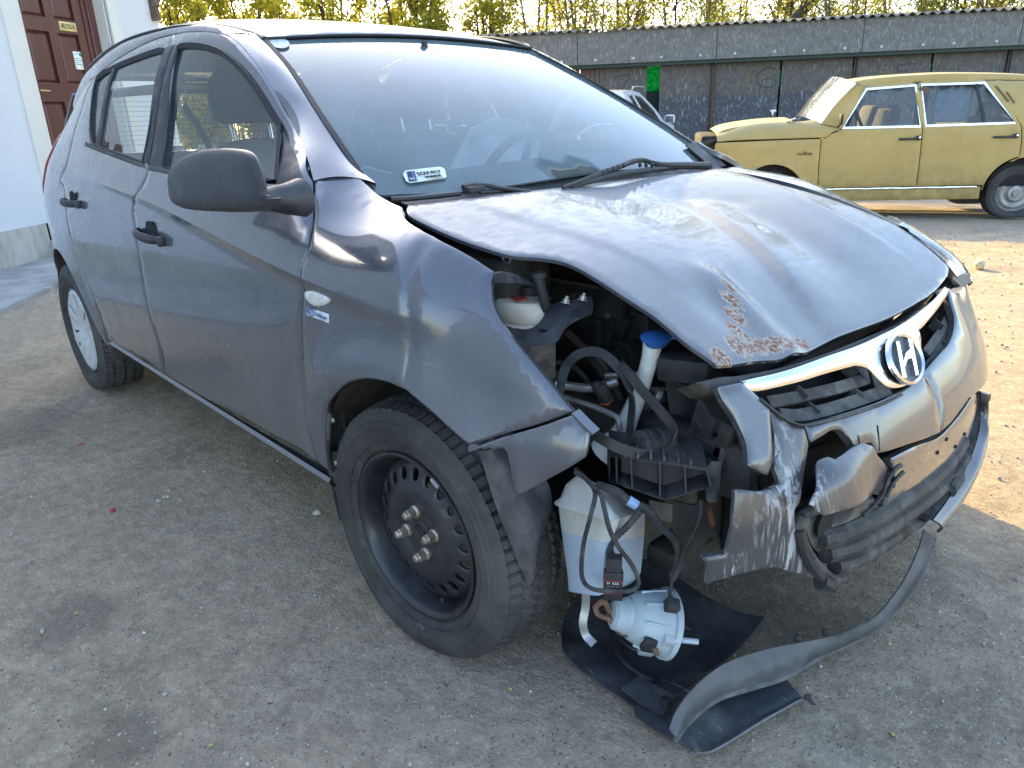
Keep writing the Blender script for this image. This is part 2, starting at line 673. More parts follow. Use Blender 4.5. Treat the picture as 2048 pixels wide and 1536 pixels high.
def sheet(name, rows, parent, mat, t=.003, world=True, k=1, noise_amp=0.0, smooth_k=4):
    """thin moulded sheet through a grid of points (rows of equal length), given thickness"""
    R1 = [crom(r, smooth_k) for r in rows]
    m = len(R1[0])
    cols = [crom([R1[i][j] for i in range(len(R1))], smooth_k) for j in range(m)]
    n = len(cols[0])
    G = [[cols[j][i] for j in range(m)] for i in range(n)]
    if noise_amp:
        for i in range(n):
            for j in range(m):
                v = G[i][j]
                G[i][j] = v + Vector((0, 0, 1)) * noise_amp * mnoise.noise(v * 9.0)
    V = []; F = []
    for i in range(n):
        for j in range(m):
            V.append(G[i][j])
    top = len(V)
    for i in range(n):
        for j in range(m):
            du = G[min(i + 1, n - 1)][j] - G[max(i - 1, 0)][j]
            dv = G[i][min(j + 1, m - 1)] - G[i][max(j - 1, 0)]
            nn = du.cross(dv)
            nn = nn.normalized() if nn.length > 1e-12 else Vector((0, 0, 1))
            V.append(G[i][j] - nn * t)
    def I(i, j, l): return l * top + i * m + j
    for i in range(n - 1):
        for j in range(m - 1):
            F.append((I(i, j, 0), I(i + 1, j, 0), I(i + 1, j + 1, 0), I(i, j + 1, 0)))
            F.append((I(i, j, 1), I(i, j + 1, 1), I(i + 1, j + 1, 1), I(i + 1, j, 1)))
    for i in range(n - 1):
        F.append((I(i, 0, 0), I(i, 0, 1), I(i + 1, 0, 1), I(i + 1, 0, 0)))
        F.append((I(i, m - 1, 0), I(i + 1, m - 1, 0), I(i + 1, m - 1, 1), I(i, m - 1, 1)))
    for j in range(m - 1):
        F.append((I(0, j, 0), I(0, j + 1, 0), I(0, j + 1, 1), I(0, j, 1)))
        F.append((I(n - 1, j, 0), I(n - 1, j, 1), I(n - 1, j + 1, 1), I(n - 1, j + 1, 0)))
    me = mesh(name, V, F, True, 50)
    bm = bmesh.new(); bm.from_mesh(me)
    bmesh.ops.recalc_face_normals(bm, faces=bm.faces)
    bm.to_mesh(me); bm.free()
    return link(name, me, parent, mat, world)

def plate(name, loop, parent, mat, t=.003, nrm=None, world=True, bev=0.0, curl=None):
    """flat cut-out plate: an outline in 3-D, fan-filled and given thickness"""
    P = [Vector(p) for p in loop]
    c = sum(P, Vector()) / len(P)
    if nrm is None:
        nn = Vector()
        for i in range(len(P)):
            nn += (P[i - 1] - c).cross(P[i] - c)
        nn.normalize()
    else:
        nn = Vector(nrm).normalized()
    u = nn.orthogonal().normalized(); v = nn.cross(u)
    p2 = [Vector(((p - c).dot(u), (p - c).dot(v))) for p in P]
    r = delaunay_2d_cdt(p2, [(i, (i + 1) % len(p2)) for i in range(len(p2))], [], 1, 1e-6, True)
    lift = {}
    for vi, o in enumerate(r[3]):
        if o: lift[vi] = (P[o[0]] - c).dot(nn)
    V = [c + u * q[0] + v * q[1] + nn * lift.get(i, 0) for i, q in enumerate(r[0])]
    n = len(V)
    F = [tuple(f) for f in r[2]]
    V2 = V + [p - nn * t for p in V]
    F2 = F + [tuple(reversed([i + n for i in f])) for f in F]
    m = len(P)
    idx = {}
    for vi, o in enumerate(r[3]):
        for oi in o: idx[oi] = vi
    for i in range(m):
        a, b = idx.get(i, i), idx.get((i + 1) % m, (i + 1) % m)
        if a != b:
            F2.append((a, a + n, b + n, b))
    me = mesh(name, V2, F2, True, 30)
    bm = bmesh.new(); bm.from_mesh(me)
    bmesh.ops.recalc_face_normals(bm, faces=bm.faces)
    bm.to_mesh(me); bm.free()
    return link(name, me, parent, mat, world)

def text_vf(s, size=1.0, depth=0.0, align='CENTER', bold=0.0):
    cu = bpy.data.curves.new('lettering', 'FONT')
    cu.body = s; cu.size = size; cu.align_x = align; cu.align_y = 'CENTER'
    cu.extrude = depth; cu.offset = bold; cu.resolution_u = 2
    o = bpy.data.objects.new('lettering', cu)
    COL.objects.link(o)
    dg = bpy.context.evaluated_depsgraph_get()
    ev = o.evaluated_get(dg)
    me = ev.to_mesh()
    V = [v.co.copy() for v in me.vertices]; F = [tuple(p.vertices) for p in me.polygons]
    ev.to_mesh_clear()
    bpy.data.objects.remove(o); bpy.data.curves.remove(cu)
    return V, F

def frame3(o, x, y):
    """matrix whose columns are x, y and their cross product (orthonormalised), plus origin"""
    x = Vector(x).normalized(); y = Vector(y); y = (y - x * y.dot(x)).normalized()
    z = x.cross(y)
    return Matrix((x, y, z)).transposed(), Vector(o)

def text_part(name, s, size, o, xd, yd, parent, mat, lift=.001, world=True, bold=0.0, align='CENTER', sx=1.0):
    V, F = text_vf(s, size, 0.0, align, bold)
    M, oo = frame3(o, xd, yd)
    n = M.col[2]
    V = [oo + M @ Vector((v.x * sx, v.y, 0)) + n * lift for v in V]
    return link(name, mesh(name, V, F, False), parent, mat, world)

def quad_on(mb, o, xd, yd, w, h, t=.002, lift=0.0, round_=0.0):
    """thin plate centred at o in the plane of xd, yd"""
    M, oo = frame3(o, xd, yd)
    n = Vector(M.col[2])
    if round_ > 0:
        poly = []
        for cx, cy, a0 in ((w / 2 - round_, h / 2 - round_, 0), (-w / 2 + round_, h / 2 - round_, 90), (-w / 2 + round_, -h / 2 + round_, 180), (w / 2 - round_, -h / 2 + round_, 270)):
            for k in range(5):
                a = radians(a0 + k * 22.5)
                poly.append((cx + round_ * cos(a), cy + round_ * sin(a)))
    else:
        poly = [(w / 2, h / 2), (-w / 2, h / 2), (-w / 2, -h / 2), (w / 2, -h / 2)]
    V, F = prism_vf(poly, lift, lift + t)
    mb.add([oo + M @ Vector(v) for v in V], F)
    return mb

def ico_vf(sub=1, r=1.0):
    bm = bmesh.new()
    bmesh.ops.create_icosphere(bm, subdivisions=sub, radius=r)
    bm.verts.index_update()
    V = [v.co.copy() for v in bm.verts]; F = [tuple(v.index for v in f.verts) for f in bm.faces]
    bm.free()
    return V, F

def copy_tree(o, parent=None):
    c = o.copy(); COL.objects.link(c); c.parent = parent
    for ch in list(o.children): copy_tree(ch, c)
    return c

# ---------------------------------------------------------------- materials
class NT:
    def __init__(self, name):
        self.m = bpy.data.materials.new(name)
        self.m.use_nodes = True
        self.t = self.m.node_tree
        self.b = self.t.nodes['Principled BSDF']
        self.out = self.t.nodes['Material Output']
    def n(self, ty, **kw):
        nd = self.t.nodes.new(ty)
        for k, v in kw.items():
            if k in nd.inputs: nd.inputs[k].default_value = v
            else: setattr(nd, k, v)
        return nd
    def l(self, a, b):
        self.t.links.new(a, b)
    def set(self, **kw):
        for k, v in kw.items():
            self.b.inputs[k.replace('_', ' ')].default_value = v
        return self
    def co(self, world=True):
        if world:
            return self.n('ShaderNodeNewGeometry').outputs['Position']
        return self.n('ShaderNodeTexCoord').outputs['Object']
    def noise(self, vec, scale, detail=4.0, rough=.55, dist=0.0, map_=None):
        nd = self.n('ShaderNodeTexNoise')
        nd.inputs['Scale'].default_value = scale; nd.inputs['Detail'].default_value = detail
        nd.inputs['Roughness'].default_value = rough; nd.inputs['Distortion'].default_value = dist
        if map_ is not None:
            mp = self.n('ShaderNodeMapping'); mp.inputs['Scale'].default_value = map_[0]
            if len(map_) > 1: mp.inputs['Rotation'].default_value = map_[1]
            self.l(vec, mp.inputs['Vector']); vec = mp.outputs[0]
        self.l(vec, nd.inputs['Vector'])
        return nd.outputs['Fac']
    def ramp(self, fac, stops, interp='LINEAR'):
        r = self.n('ShaderNodeValToRGB')
        r.color_ramp.interpolation = interp
        el = r.color_ramp.elements
        while len(el) < len(stops): el.new(.5)
        for e, (p, c) in zip(el, stops):
            e.position = p
            e.color = c if len(c) == 4 else (*c, 1)
        self.l(fac, r.inputs[0])
        return r.outputs['Color']
    def mix(self, fac, a, b, mode='MIX'):
        m = self.n('ShaderNodeMix'); m.data_type = 'RGBA'; m.blend_type = mode
        for i, v in ((0, fac), (6, a), (7, b)):
            s = m.inputs[i]
            if hasattr(v, 'is_linked') or hasattr(v, 'links'): self.l(v, s)
            elif i == 0: s.default_value = v
            else: s.default_value = v if len(v) == 4 else (*v, 1)
        return m.outputs[2]
    def math(self, op, a, b=0.0, clamp=False):
        m = self.n('ShaderNodeMath'); m.operation = op; m.use_clamp = clamp
        for i, v in ((0, a), (1, b)):
            if hasattr(v, 'links'): self.l(v, m.inputs[i])
            else: m.inputs[i].default_value = v
        return m.outputs[0]
    def bump(self, h, strength=.3, dist=.01, to=None):
        b = self.n('ShaderNodeBump'); b.inputs['Strength'].default_value = strength; b.inputs['Distance'].default_value = dist
        self.l(h, b.inputs['Height'])
        self.l(b.outputs[0], (to or self.b.inputs['Normal']))
        return b.outputs[0]
    def rng(self, v, a, b, c=0.0, d=1.0):
        m = self.n('ShaderNodeMapRange'); m.clamp = True
        m.inputs[1].default_value = a; m.inputs[2].default_value = b; m.inputs[3].default_value = c; m.inputs[4].default_value = d
        self.l(v, m.inputs[0])
        return m.outputs[0]

def grey(v): return (v, v, v, 1)
def rgb(r, g, b): return (r, g, b, 1)

def plain(name, col, rough=.6, metal=0.0, spec=.5, noise_=.25, scale=30, bump=.0, dirt=None, coat=0.0, trans=0.0):
    """surface with slight colour variation, grain and optional dust"""
    t = NT(name)
    t.set(Roughness=rough, Metallic=metal, Coat_Weight=coat)
    t.b.inputs['Specular IOR Level'].default_value = spec
    co = t.co(False)
    n1 = t.noise(co, scale, 5)
    c = t.mix(t.rng(n1, .3, .7), tuple(x * (1 - noise_) for x in col[:3]), tuple(min(1, x * (1 + noise_)) for x in col[:3]))
    if dirt:
        n2 = t.noise(co, dirt[2] if len(dirt) > 2 else 12, 6, .65)
        f = t.rng(n2, .45, .72, 0, dirt[1])
        c = t.mix(f, c, dirt[0])
        t.l(t.rng(n2, .4, .7, rough, min(1, rough + .35)), t.b.inputs['Roughness'])
    t.l(c, t.b.inputs['Base Color'])
    if bump: t.bump(t.noise(co, scale * 6, 4), bump, .004)
    if trans:
        t.b.inputs['Transmission Weight'].default_value = trans
    return t.m

def make_paint(name, base=(.100, .103, .119), dust_up=.0, rust=False, scr=1.0, dirt=.5):
    t = NT(name)
    pos = t.co(True)
    sep = t.n('ShaderNodeSeparateXYZ'); t.l(pos, sep.inputs[0])
    nrm = t.n('ShaderNodeNewGeometry').outputs['Normal']
    sepn = t.n('ShaderNodeSeparateXYZ'); t.l(nrm, sepn.inputs[0])
    fl = t.noise(pos, 900, 2)
    c = t.mix(t.rng(fl, .35, .65), tuple(x * .85 for x in base), tuple(x * 1.25 for x in base))
    # road film thrown up over the lower doors: streaky, slanting
    n1 = t.noise(pos, 3.2, 6, .6, 0, ((1.0, 1.0, .45), (0, radians(25), 0)))
    n1b = t.noise(pos, 16, 5, .7, 0, ((1.0, 1.0, .25), (0, radians(18), 0)))
    low = t.rng(sep.outputs[2], .75, .25)
    m1 = t.math('MULTIPLY', t.rng(n1, .38, .66), low)
    m1 = t.math('MULTIPLY', m1, t.rng(n1b, .3, .7, .3, 1.0))
    n2 = t.noise(pos, 7, 6, .65)
    m2 = t.math('MULTIPLY', t.rng(n2, .42, .75), .26)
    dm = t.math('MULTIPLY', t.math('MAXIMUM', m1, m2), dirt)
    # settled dust on faces that look up
    if dust_up > 0:
        up = t.rng(sepn.outputs[2], .35, .95)
        n3 = t.noise(pos, 11, 7, .7, 0, ((1.0, 1.6, 1.0),))
        n3b = t.noise(pos, 70, 4, .7, 0, ((1.0, .35, 1.0), (0, 0, radians(35))))
        du = t.math('MULTIPLY', t.math('MULTIPLY', up, dust_up), t.math('MULTIPLY', t.rng(n3, .25, .7, .72, 1), t.rng(n3b, .3, .7, .6, 1)))
        dm = t.math('MAXIMUM', dm, du)
    dirtcol = t.mix(t.noise(pos, 30, 4), (.20, .20, .19), (.33, .32, .30))
    c = t.mix(dm, c, dirtcol)
    # fine scratches
    sc = t.noise(pos, 60, 2, .5, .6, ((.25, .25, 3.0), (radians(20), radians(40), 0)))
    sm = t.math('MULTIPLY', t.rng(sc, .70, .74), t.rng(t.noise(pos, 2.4, 2), .52, .66))
    sm = t.math('MULTIPLY', sm, .5 * scr)
    c = t.mix(sm, c, (.42, .42, .44))
    rough = t.math('ADD', t.rng(n2, .3, .7, .22, .32), t.math('MULTIPLY', dm, .55))
    coat = t.math('SUBTRACT', 1.0, t.math('MULTIPLY', dm, 1.2), True)
    metal = t.math('SUBTRACT', .42, dm, True)
    if rust:
        # bare metal and rust where the crash cracked the paint near the right front corner
        def blob(cx, cy, sx, sy):
            a = t.math('POWER', t.math('DIVIDE', t.math('SUBTRACT', sep.outputs[0], cx), sx), 2.0)
            b = t.math('POWER', t.math('DIVIDE', t.math('SUBTRACT', sep.outputs[1], cy), sy), 2.0)
            return t.math('ADD', a, b)
        d = None
        for q in RUST:
            e = blob(*q)
            d = e if d is None else t.math('MINIMUM', d, e)
        nr = t.noise(pos, 60, 8, .74, .5, ((1.0, 1.5, 1), (0, 0, radians(-20))))
        dd = t.math('ADD', d, t.math('MULTIPLY', t.math('SUBTRACT', nr, .5), 4.2))
        bare = t.rng(dd, 1.25, .95)
        rs = t.noise(pos, 120, 7, .78, .6)
        rustm = t.math('MULTIPLY', t.rng(rs, .46, .52), t.rng(dd, .95, .55))
        c = t.mix(bare, c, t.mix(t.noise(pos, 50, 4), (.24, .205, .175), (.46, .42, .37)))
        c = t.mix(rustm, c, t.mix(t.noise(pos, 160, 4), (.10, .036, .014), (.26, .10, .04)))
        rough = t.math('MAXIMUM', rough, t.math('MULTIPLY', bare, .7))
        coat = t.math('SUBTRACT', coat, bare, True)
        metal = t.math('SUBTRACT', metal, bare, True)
        bh = t.math('MULTIPLY', t.math('SUBTRACT', 1.0, bare), 1.0)
        t.bump(bh, .35, .003)
    t.l(c, t.b.inputs['Base Color'])
    t.l(rough, t.b.inputs['Roughness'])
    t.l(coat, t.b.inputs['Coat Weight'])
    t.l(metal, t.b.inputs['Metallic'])
    t.b.inputs['Coat Roughness'].default_value = .035
    return t.m

# centres and half sizes (x, y, rx, ry) of the places where the bonnet's paint has flaked off
RUST = [(p[0], p[1], a, b) for p, a, b in zip([(0.4438, -0.311, 0.8037), (0.4664, -0.3344, 0.7836), (0.4891, -0.3582, 0.7607), (0.5153, -0.392, 0.7436), (0.5445, -0.4314, 0.7298), (0.5582, -0.3911, 0.7212), (0.5693, -0.3578, 0.7194), (0.58, -0.323, 0.7192), (0.5842, -0.2758, 0.7071), (0.5474, -0.4965, 0.7276)],
        (.020, .025, .024, .026, .026, .019, .018, .016, .014, .018), (.008, .012, .014, .017, .026, .028, .026, .024, .020, .020))]

def make_glass(name, tint=(.80, .86, .84), rough=.0, haze=0.0, hazecol=(.6, .66, .66)):
    """thin pane: fresnel reflection over tinted see-through, with a pale film: dust, plus painted sky reflection on the windscreen"""
    t = NT(name)
    t.t.nodes.remove(t.b)
    tr = t.n('ShaderNodeBsdfTransparent'); tr.inputs[0].default_value = (*tint, 1)
    gl = t.n('ShaderNodeBsdfGlossy'); gl.inputs['Roughness'].default_value = rough; gl.inputs['Color'].default_value = (1, 1, 1, 1)
    df = t.n('ShaderNodeBsdfDiffuse'); df.inputs[0].default_value = (*hazecol, 1)
    fr = t.n('ShaderNodeFresnel'); fr.inputs['IOR'].default_value = 1.5
    ff = t.math('MULTIPLY', fr.outputs[0], .95, True)
    mx = t.n('ShaderNodeMixShader'); t.l(ff, mx.inputs[0]); t.l(tr.outputs[0], mx.inputs[1]); t.l(gl.outputs[0], mx.inputs[2])
    if haze > 0:
        pos = t.co(True)
        hz = t.math('MULTIPLY', t.rng(t.noise(pos, 5, 6, .6), .25, .75, .55, 1.0), haze)
        m2 = t.n('ShaderNodeMixShader'); t.l(hz, m2.inputs[0]); t.l(mx.outputs[0], m2.inputs[1]); t.l(df.outputs[0], m2.inputs[2])
        mx = m2
    t.l(mx.outputs[0], t.out.inputs[0])
    return t.m

M = {}
M['paint'] = make_paint('grey_metallic_paint', dirt=.40)
M['paint_hood'] = make_paint('dusty_bonnet_paint', dust_up=.74, rust=True, dirt=.35)
M['paint_roof'] = make_paint('dusty_roof_paint', dust_up=.8, dirt=.3)
M['black'] = plain('black_trim_plastic', (.018, .018, .020), .5, dirt=((.16, .15, .14), .25))
M['black_gloss'] = plain('gloss_black', (.012, .012, .014), .18)
M['satin'] = plain('dark_door_frame', (.026, .026, .032), .42, dirt=((.14, .14, .14), .2))
M['rubber'] = plain('window_rubber', (.012, .012, .013), .6)
M['glass'] = make_glass('window_glass', (.88, .93, .91), haze=.09)
M['windscreen'] = make_glass('windscreen_glass', (.90, .95, .95), haze=.20, hazecol=(.54, .71, .75))  # bluish haze: the sky's reflection is put into this colour
M['dark'] = plain('dark_cavity', (.010, .010, .011), .85)
M['tail_red'] = plain('red_lamp_lens', (.30, .02, .03), .12, coat=1.0)
M['mirror_black'] = plain('weathered_black_mirror_shell', (.026, .027, .033), .40, noise_=.25, scale=14, dirt=((.17, .16, .145), .4, 9))
M['glass_old'] = make_glass('dusty_old_glass', (.70, .74, .74), haze=.18, hazecol=(.40, .42, .40))

# ---------------------------------------------------------------- the wrecked car
car = thing('wrecked_car', (-1.262, 0, 0), 'dark grey five-door hatchback with a smashed right front corner and missing headlight', 'car')
P = M['paint']
def crease_lines(x0, x1, offs=(.03, .012, 0, -.015, -.030, -.045), st=.016):
    n_ = int((x1 - x0) / st)
    return [[(x0 + (x1 - x0) * i / n_, lerp_tab(x0 + (x1 - x0) * i / n_, CREASE) + o) for i in range(n_ + 1)] for o in offs]
CL = crease_lines(-2.3, .28)
DL_ = [[(.075 + .018 * sin(11 * z) + o, z) for z in [.60 + .012 * k for k in range(29)]] for o in (-.022, -.010, 0, .010, .022, .05)]

CUT_A = [(-0.3507, -0.7449, 1.0106), (-0.3283, -0.7611, 0.9871), (-0.2844, -0.7954, 0.9281), (-0.2642, -0.8222, 0.8842), (-0.2678, -0.8441, 0.842), (-0.2627, -0.8506, 0.8155), (-0.2918, -0.8452, 0.7379), (-0.3172, -0.845, 0.6374), (-0.3265, -0.8503, 0.5226), (-0.3278, -0.8482, 0.4322), (-0.3328, -0.8349, 0.3547)]
SILL = [(-0.3328, -0.8349, 0.3547), (-0.5581, -0.8236, 0.3439), (-0.8058, -0.8247, 0.3418), (-1.096, -0.8197, 0.3218), (-1.499, -0.8169, 0.3167), (-1.7899, -0.8144, 0.3147)]
CUT_B = [(-1.4492, -0.5793, 1.4147), (-1.3641, -0.6572, 1.3008), (-1.3266, -0.7207, 1.1697), (-1.2828, -0.7918, 1.0154)] + [(-1.2804, -0.7932, 1.0126), (-1.2857, -0.8078, 0.9811), (-1.3257, -0.8277, 0.9423), (-1.3775, -0.8282, 0.9029), (-1.3546, -0.8405, 0.8467), (-1.3472, -0.8473, 0.7854), (-1.348, -0.8505, 0.7139), (-1.3544, -0.8521, 0.6317), (-1.3599, -0.8495, 0.5381), (-1.37, -0.8379, 0.421), (-1.4475, -0.8174, 0.3174)][1:]
FRAME_F = [(-0.3507, -0.7449, 1.0106), (-0.4397, -0.7078, 1.064), (-0.6091, -0.6481, 1.1407), (-0.7196, -0.6276, 1.2163), (-0.8322, -0.6102, 1.2859), (-0.9581, -0.5923, 1.3456), (-1.0407, -0.5856, 1.3747), (-1.1564, -0.5858, 1.3945), (-1.3252, -0.5837, 1.4103), (-1.4492, -0.5793, 1.4147)]
FRAME_R = [(-1.4492, -0.5793, 1.4147), (-1.6443, -0.5774, 1.4155), (-1.8774, -0.5943, 1.3925), (-2.0867, -0.6169, 1.3557), (-2.2095, -0.6257, 1.3309)]
REAR_CUT = [(-2.2095, -0.6257, 1.3309), (-2.252, -0.6577, 1.2709), (-2.2647, -0.6913, 1.1996), (-2.292, -0.7207, 1.1315), (-2.2722, -0.7782, 1.0127), (-2.3504, -0.796, 0.9536), (-2.3504, -0.8012, 0.9382), (-2.2697, -0.8116, 0.9188), (-2.2283, -0.823, 0.8869), (-2.2133, -0.8298, 0.8555), (-2.2184, -0.8355, 0.8148), (-2.213, -0.8387, 0.7723), (-2.2046, -0.8402, 0.7157), (-2.1624, -0.8419, 0.6462), (-2.0987, -0.8434, 0.5698), (-2.0813, -0.8353, 0.4814), (-2.089, -0.8248, 0.3866), (-2.1245, -0.8135, 0.3094)]
REAR_LOW = [(-2.1245, -0.8135, 0.3094), (-1.9845, -0.8093, 0.3042), (-1.7899, -0.8144, 0.3147)]
sillb = [p for p in SILL if p[0] > CUT_B[-1][0] + .02]
sillr = [p for p in SILL if p[0] < CUT_B[-1][0] - .02]
WIN_F = chain([(-1.166, -0.7885, 1.0181), (-1.2433, -0.7061, 1.1958), (-1.3393, -0.62, 1.3596)], [(-1.3433, -0.6179, 1.3628), (-1.2916, -0.6151, 1.3657), (-1.1668, -0.614, 1.3543), (-1.0382, -0.615, 1.3283), (-0.9102, -0.625, 1.2808), (-0.7973, -0.6371, 1.2199), (-0.6886, -0.6532, 1.1496), (-0.6451, -0.6596, 1.1239)], [(-0.6451, -0.6596, 1.1239), (-0.4635, -0.7797, 1.0062)], [(-0.4635, -0.7797, 1.0062), (-0.7684, -0.7843, 1.0078), (-1.166, -0.7885, 1.0181)])
WIN_R = chain([(-1.3403, -0.7851, 1.03), (-1.3784, -0.7138, 1.1855), (-1.473, -0.6145, 1.3672)], [(-1.4777, -0.6122, 1.3706), (-1.6499, -0.6146, 1.3654), (-1.9101, -0.6218, 1.3511), (-2.0947, -0.632, 1.3315), (-2.1504, -0.6472, 1.3043), (-2.1043, -0.6871, 1.2314), (-2.0383, -0.7289, 1.1402), (-1.9599, -0.7569, 1.0811)], [(-1.9599, -0.7569, 1.0811), (-1.859, -0.7626, 1.0715), (-1.3403, -0.7851, 1.03)])
for mir in (False, True):
    fd = panel('front_door', 'side', chain(CUT_A, sillb, rev(CUT_B), rev(FRAME_F)), car, P, holes=[WIN_F], mirror=mir, step=.026, lines=CL)
    rd = panel('rear_door', 'side', chain(CUT_B, sillr, rev(REAR_LOW), rev(REAR_CUT), rev(FRAME_R)), car, P, holes=[WIN_R], mirror=mir, step=.026, lines=CL)
    panel('window_glass', 'side', WIN_F, fd, M['glass'], off=-.006, bev=0, flange=.003, mirror=mir, step=.05, gap=-.004)
    panel('window_glass', 'side', WIN_R, rd, M['glass'], off=-.006, bev=0, flange=.003, mirror=mir, step=.05, gap=-.004)


# rear quarter, in plan x-z: the door cut, the roof line, the tail edge and the rear wheel arch
def on_side(*xz): return [Vector((x, side_y(x, z), z)) for x, z in xz]
ARCH_R = [(-2.525 + .350 * cos(radians(a)), .300 + .350 * sin(radians(a))) for a in range(-8, 189, 7)]
QTOP = on_side((REAR_CUT[0][0], REAR_CUT[0][2]), (-2.45, 1.325), (-2.65, 1.285), (-2.85, 1.22), (-2.97, 1.13))
QTAIL = on_side((-2.97, 1.13), (-3.03, 1.0), (-3.07, .8), (-3.09, .55), (-3.07, .35), (-3.0, .25))
QBOT = on_side((-3.0, .25), (ARCH_R[-1][0], ARCH_R[-1][1]))
for mir in (False, True):
    q = panel('rear_quarter', 'side', chain(rev(REAR_CUT), QTOP, QTAIL, QBOT, on_side(*rev(ARCH_R)), [on_side(ARCH_R[0])[0], REAR_CUT[-1]]), car, P, mirror=mir, step=.03)
    lamp = panel('tail_lamp', 'side', chain(on_side((-2.80, 1.06), (-2.90, 1.12), (-2.965, 1.12)), on_side((-2.965, 1.12), (-3.02, 1.0), (-3.05, .88)), on_side((-3.05, .88), (-2.97, .84), (-2.88, .90), (-2.80, 1.06))),
                 car, M['tail_red'], mirror=mir, off=.006, step=.03)
    # sill below the doors, turned under the car
    ruled('sill', on_side((-2.14, .30), (-1.6, .292), (-1.0, .290), (-.33, .292)), [(-2.14, -.70, .20), (-1.6, -.71, .195), (-1.0, -.71, .195), (-.33, -.70, .20)], car, P, bulge=.06, mirror=mir)

# tailgate with the heated rear window, rear bumper
def on_tail(*yz): return [Vector((tail_x(y, z), y, z)) for y, z in yz]
RW = chain(on_tail((-.52, 1.03), (-.50, 1.15), (-.46, 1.28)), on_tail((-.46, 1.28), (0, 1.30), (.46, 1.28)), on_tail((.46, 1.28), (.50, 1.15), (.52, 1.03)), on_tail((.52, 1.03), (0, 1.01), (-.52, 1.03)))
tg = panel('tailgate', 'tail', chain(on_tail((-.66, .60), (-.64, .9), (-.60, 1.1), (-.54, 1.30)), on_tail((-.54, 1.30), (0, 1.345), (.54, 1.30)), on_tail((.54, 1.30), (.60, 1.1), (.64, .9), (.66, .60)), on_tail((.66, .60), (0, .56), (-.66, .60))), car, P, holes=[RW], step=.06)
panel('rear_window', 'tail', RW, tg, M['glass'], off=-.006, bev=0, flange=.003, gap=-.004, step=.08)
hw = MB()
for i in range(10):
    z = 1.05 + i * .023
    hw.tube([(tail_x(y, z) + .012, y, z) for y in (-.46, -.2, 0, .2, .46)], .0012, 4, smooth=2)
hw.build('heater_wires', tg, M['black'], True)
panel('rear_bumper', 'tail', chain(on_tail((-.70, .25), (-.71, .4), (-.69, .58)), on_tail((-.69, .58), (0, .545), (.69, .58)), on_tail((.69, .58), (.71, .4), (.70, .25)), on_tail((.70, .25), (0, .22), (-.70, .25))), car, P, step=.08, off=.01)

# roof, drip rail and screen pillars
DITCH = [(-.951, -.525, 1.356), (-1.05, -.535, 1.386), (-1.25, -.545, 1.420), (-1.6, -.55, 1.444), (-2.1, -.545, 1.440), (-2.6, -.53, 1.385), (-2.92, -.505, 1.312)]
WSEDGE = [(-0.2617, -0.6558, 0.9859), (-0.3532, -0.6391, 1.042), (-0.5182, -0.6077, 1.1377), (-0.7459, -0.5543, 1.2588), (-0.9191, -0.5246, 1.3403), (-0.9737, -0.5105, 1.3647)]
for mir in (False, True):
    ruled('screen_pillar', [(-0.3025, -0.672, 1.0269), (-0.3232, -0.7002, 1.0231), (-0.3391, -0.7246, 1.0173), (-0.3502, -0.7445, 1.0106)][3:] + FRAME_F[1:7], [(-.262, -.640, 1.000)] + WSEDGE[1:], car, P, n=8, bulge=.10 if not mir else .0, res=50, mirror=mir)
    top = [p for p in FRAME_F[6:]] + FRAME_R[1:] + [tuple(v) for v in QTOP[1:-1]]
    ruled('roof_rail', top, DITCH, car, P, n=8, bulge=.10, res=60, mirror=mir)
    ribbon('roof_moulding', [Vector((x, -y if mir else y, z + .002)) for x, y, z in DITCH], (0, 1, .3), .016, car, M['rubber'], .006)
HY = .53
panel('roof', 'roof', chain([Vector((x, y * .985, roof_z(x, y * .985))) for x, y, z in DITCH], [Vector((x, 0, 0)) for x in ()] + [Vector((-2.92, -.50, 0)), Vector((-2.985, 0, 0)), Vector((-2.92, .50, 0))],
      [Vector((x, -y * .985, z)) for x, y, z in rev(DITCH)], [Vector((-.951, .517, 0)), Vector((-.962, 0, 0)), Vector((-.951, -.517, 0))]), car, M['paint_roof'], step=.05)

# windscreen: glass, black printed border, rubber
WL = [(x, -y, z) for x, y, z in WSEDGE]
BOT = [Vector((-.242, -.64, 0)), Vector((-.18, -.4, 0)), Vector((-.165, 0, 0)), Vector((-.18, .4, 0)), Vector((-.242, .64, 0))]
def on_wind(l, off=0): return [Vector((p[0], p[1], wind_z(p[0], p[1]) + off)) for p in l]
TOPE = on_wind([(-.951, .522), (-.958, .26), (-.961, 0), (-.958, -.26), (-.951, -.522)])
WLOOP = chain(on_wind(WSEDGE), on_wind(rev(TOPE)), on_wind(rev(WL)), on_wind(rev(BOT)))
ws = panel('windscreen', 'wind', WLOOP, car, M['windscreen'], bev=0, flange=.005, step=.06, off=-.004)
INN = [(p[0] + .0, p[1] + (.030 if p[1] < 0 else -.030), 0) for p in WSEDGE]
inner = chain(on_wind([(-0.2313, -0.6286, 0.9717), (-0.3052, -0.6324, 1.0151), (-0.4334, -0.6043, 1.092), (-0.5875, -0.5728, 1.1783), (-0.7764, -0.5286, 1.2757), (-0.904, -0.4961, 1.336)]), on_wind([(-.925, -.45), (-.932, 0), (-.925, .45)]), on_wind([(x, -y, z) for x, y, z in [(-0.904, -0.4961, 1.336), (-0.7764, -0.5286, 1.2757), (-0.5875, -0.5728, 1.1783), (-0.4334, -0.6043, 1.092), (-0.3052, -0.6324, 1.0151), (-0.2313, -0.6286, 0.9717)]]),
              on_wind([(-.285, .52), (-.262, .3), (-.255, 0), (-.262, -.3), (-.285, -.52)]))
panel('printed_border', 'wind', WLOOP, ws, M['black_gloss'], holes=[inner], bev=0, flange=.001, step=.05, off=-.009, gap=.002)
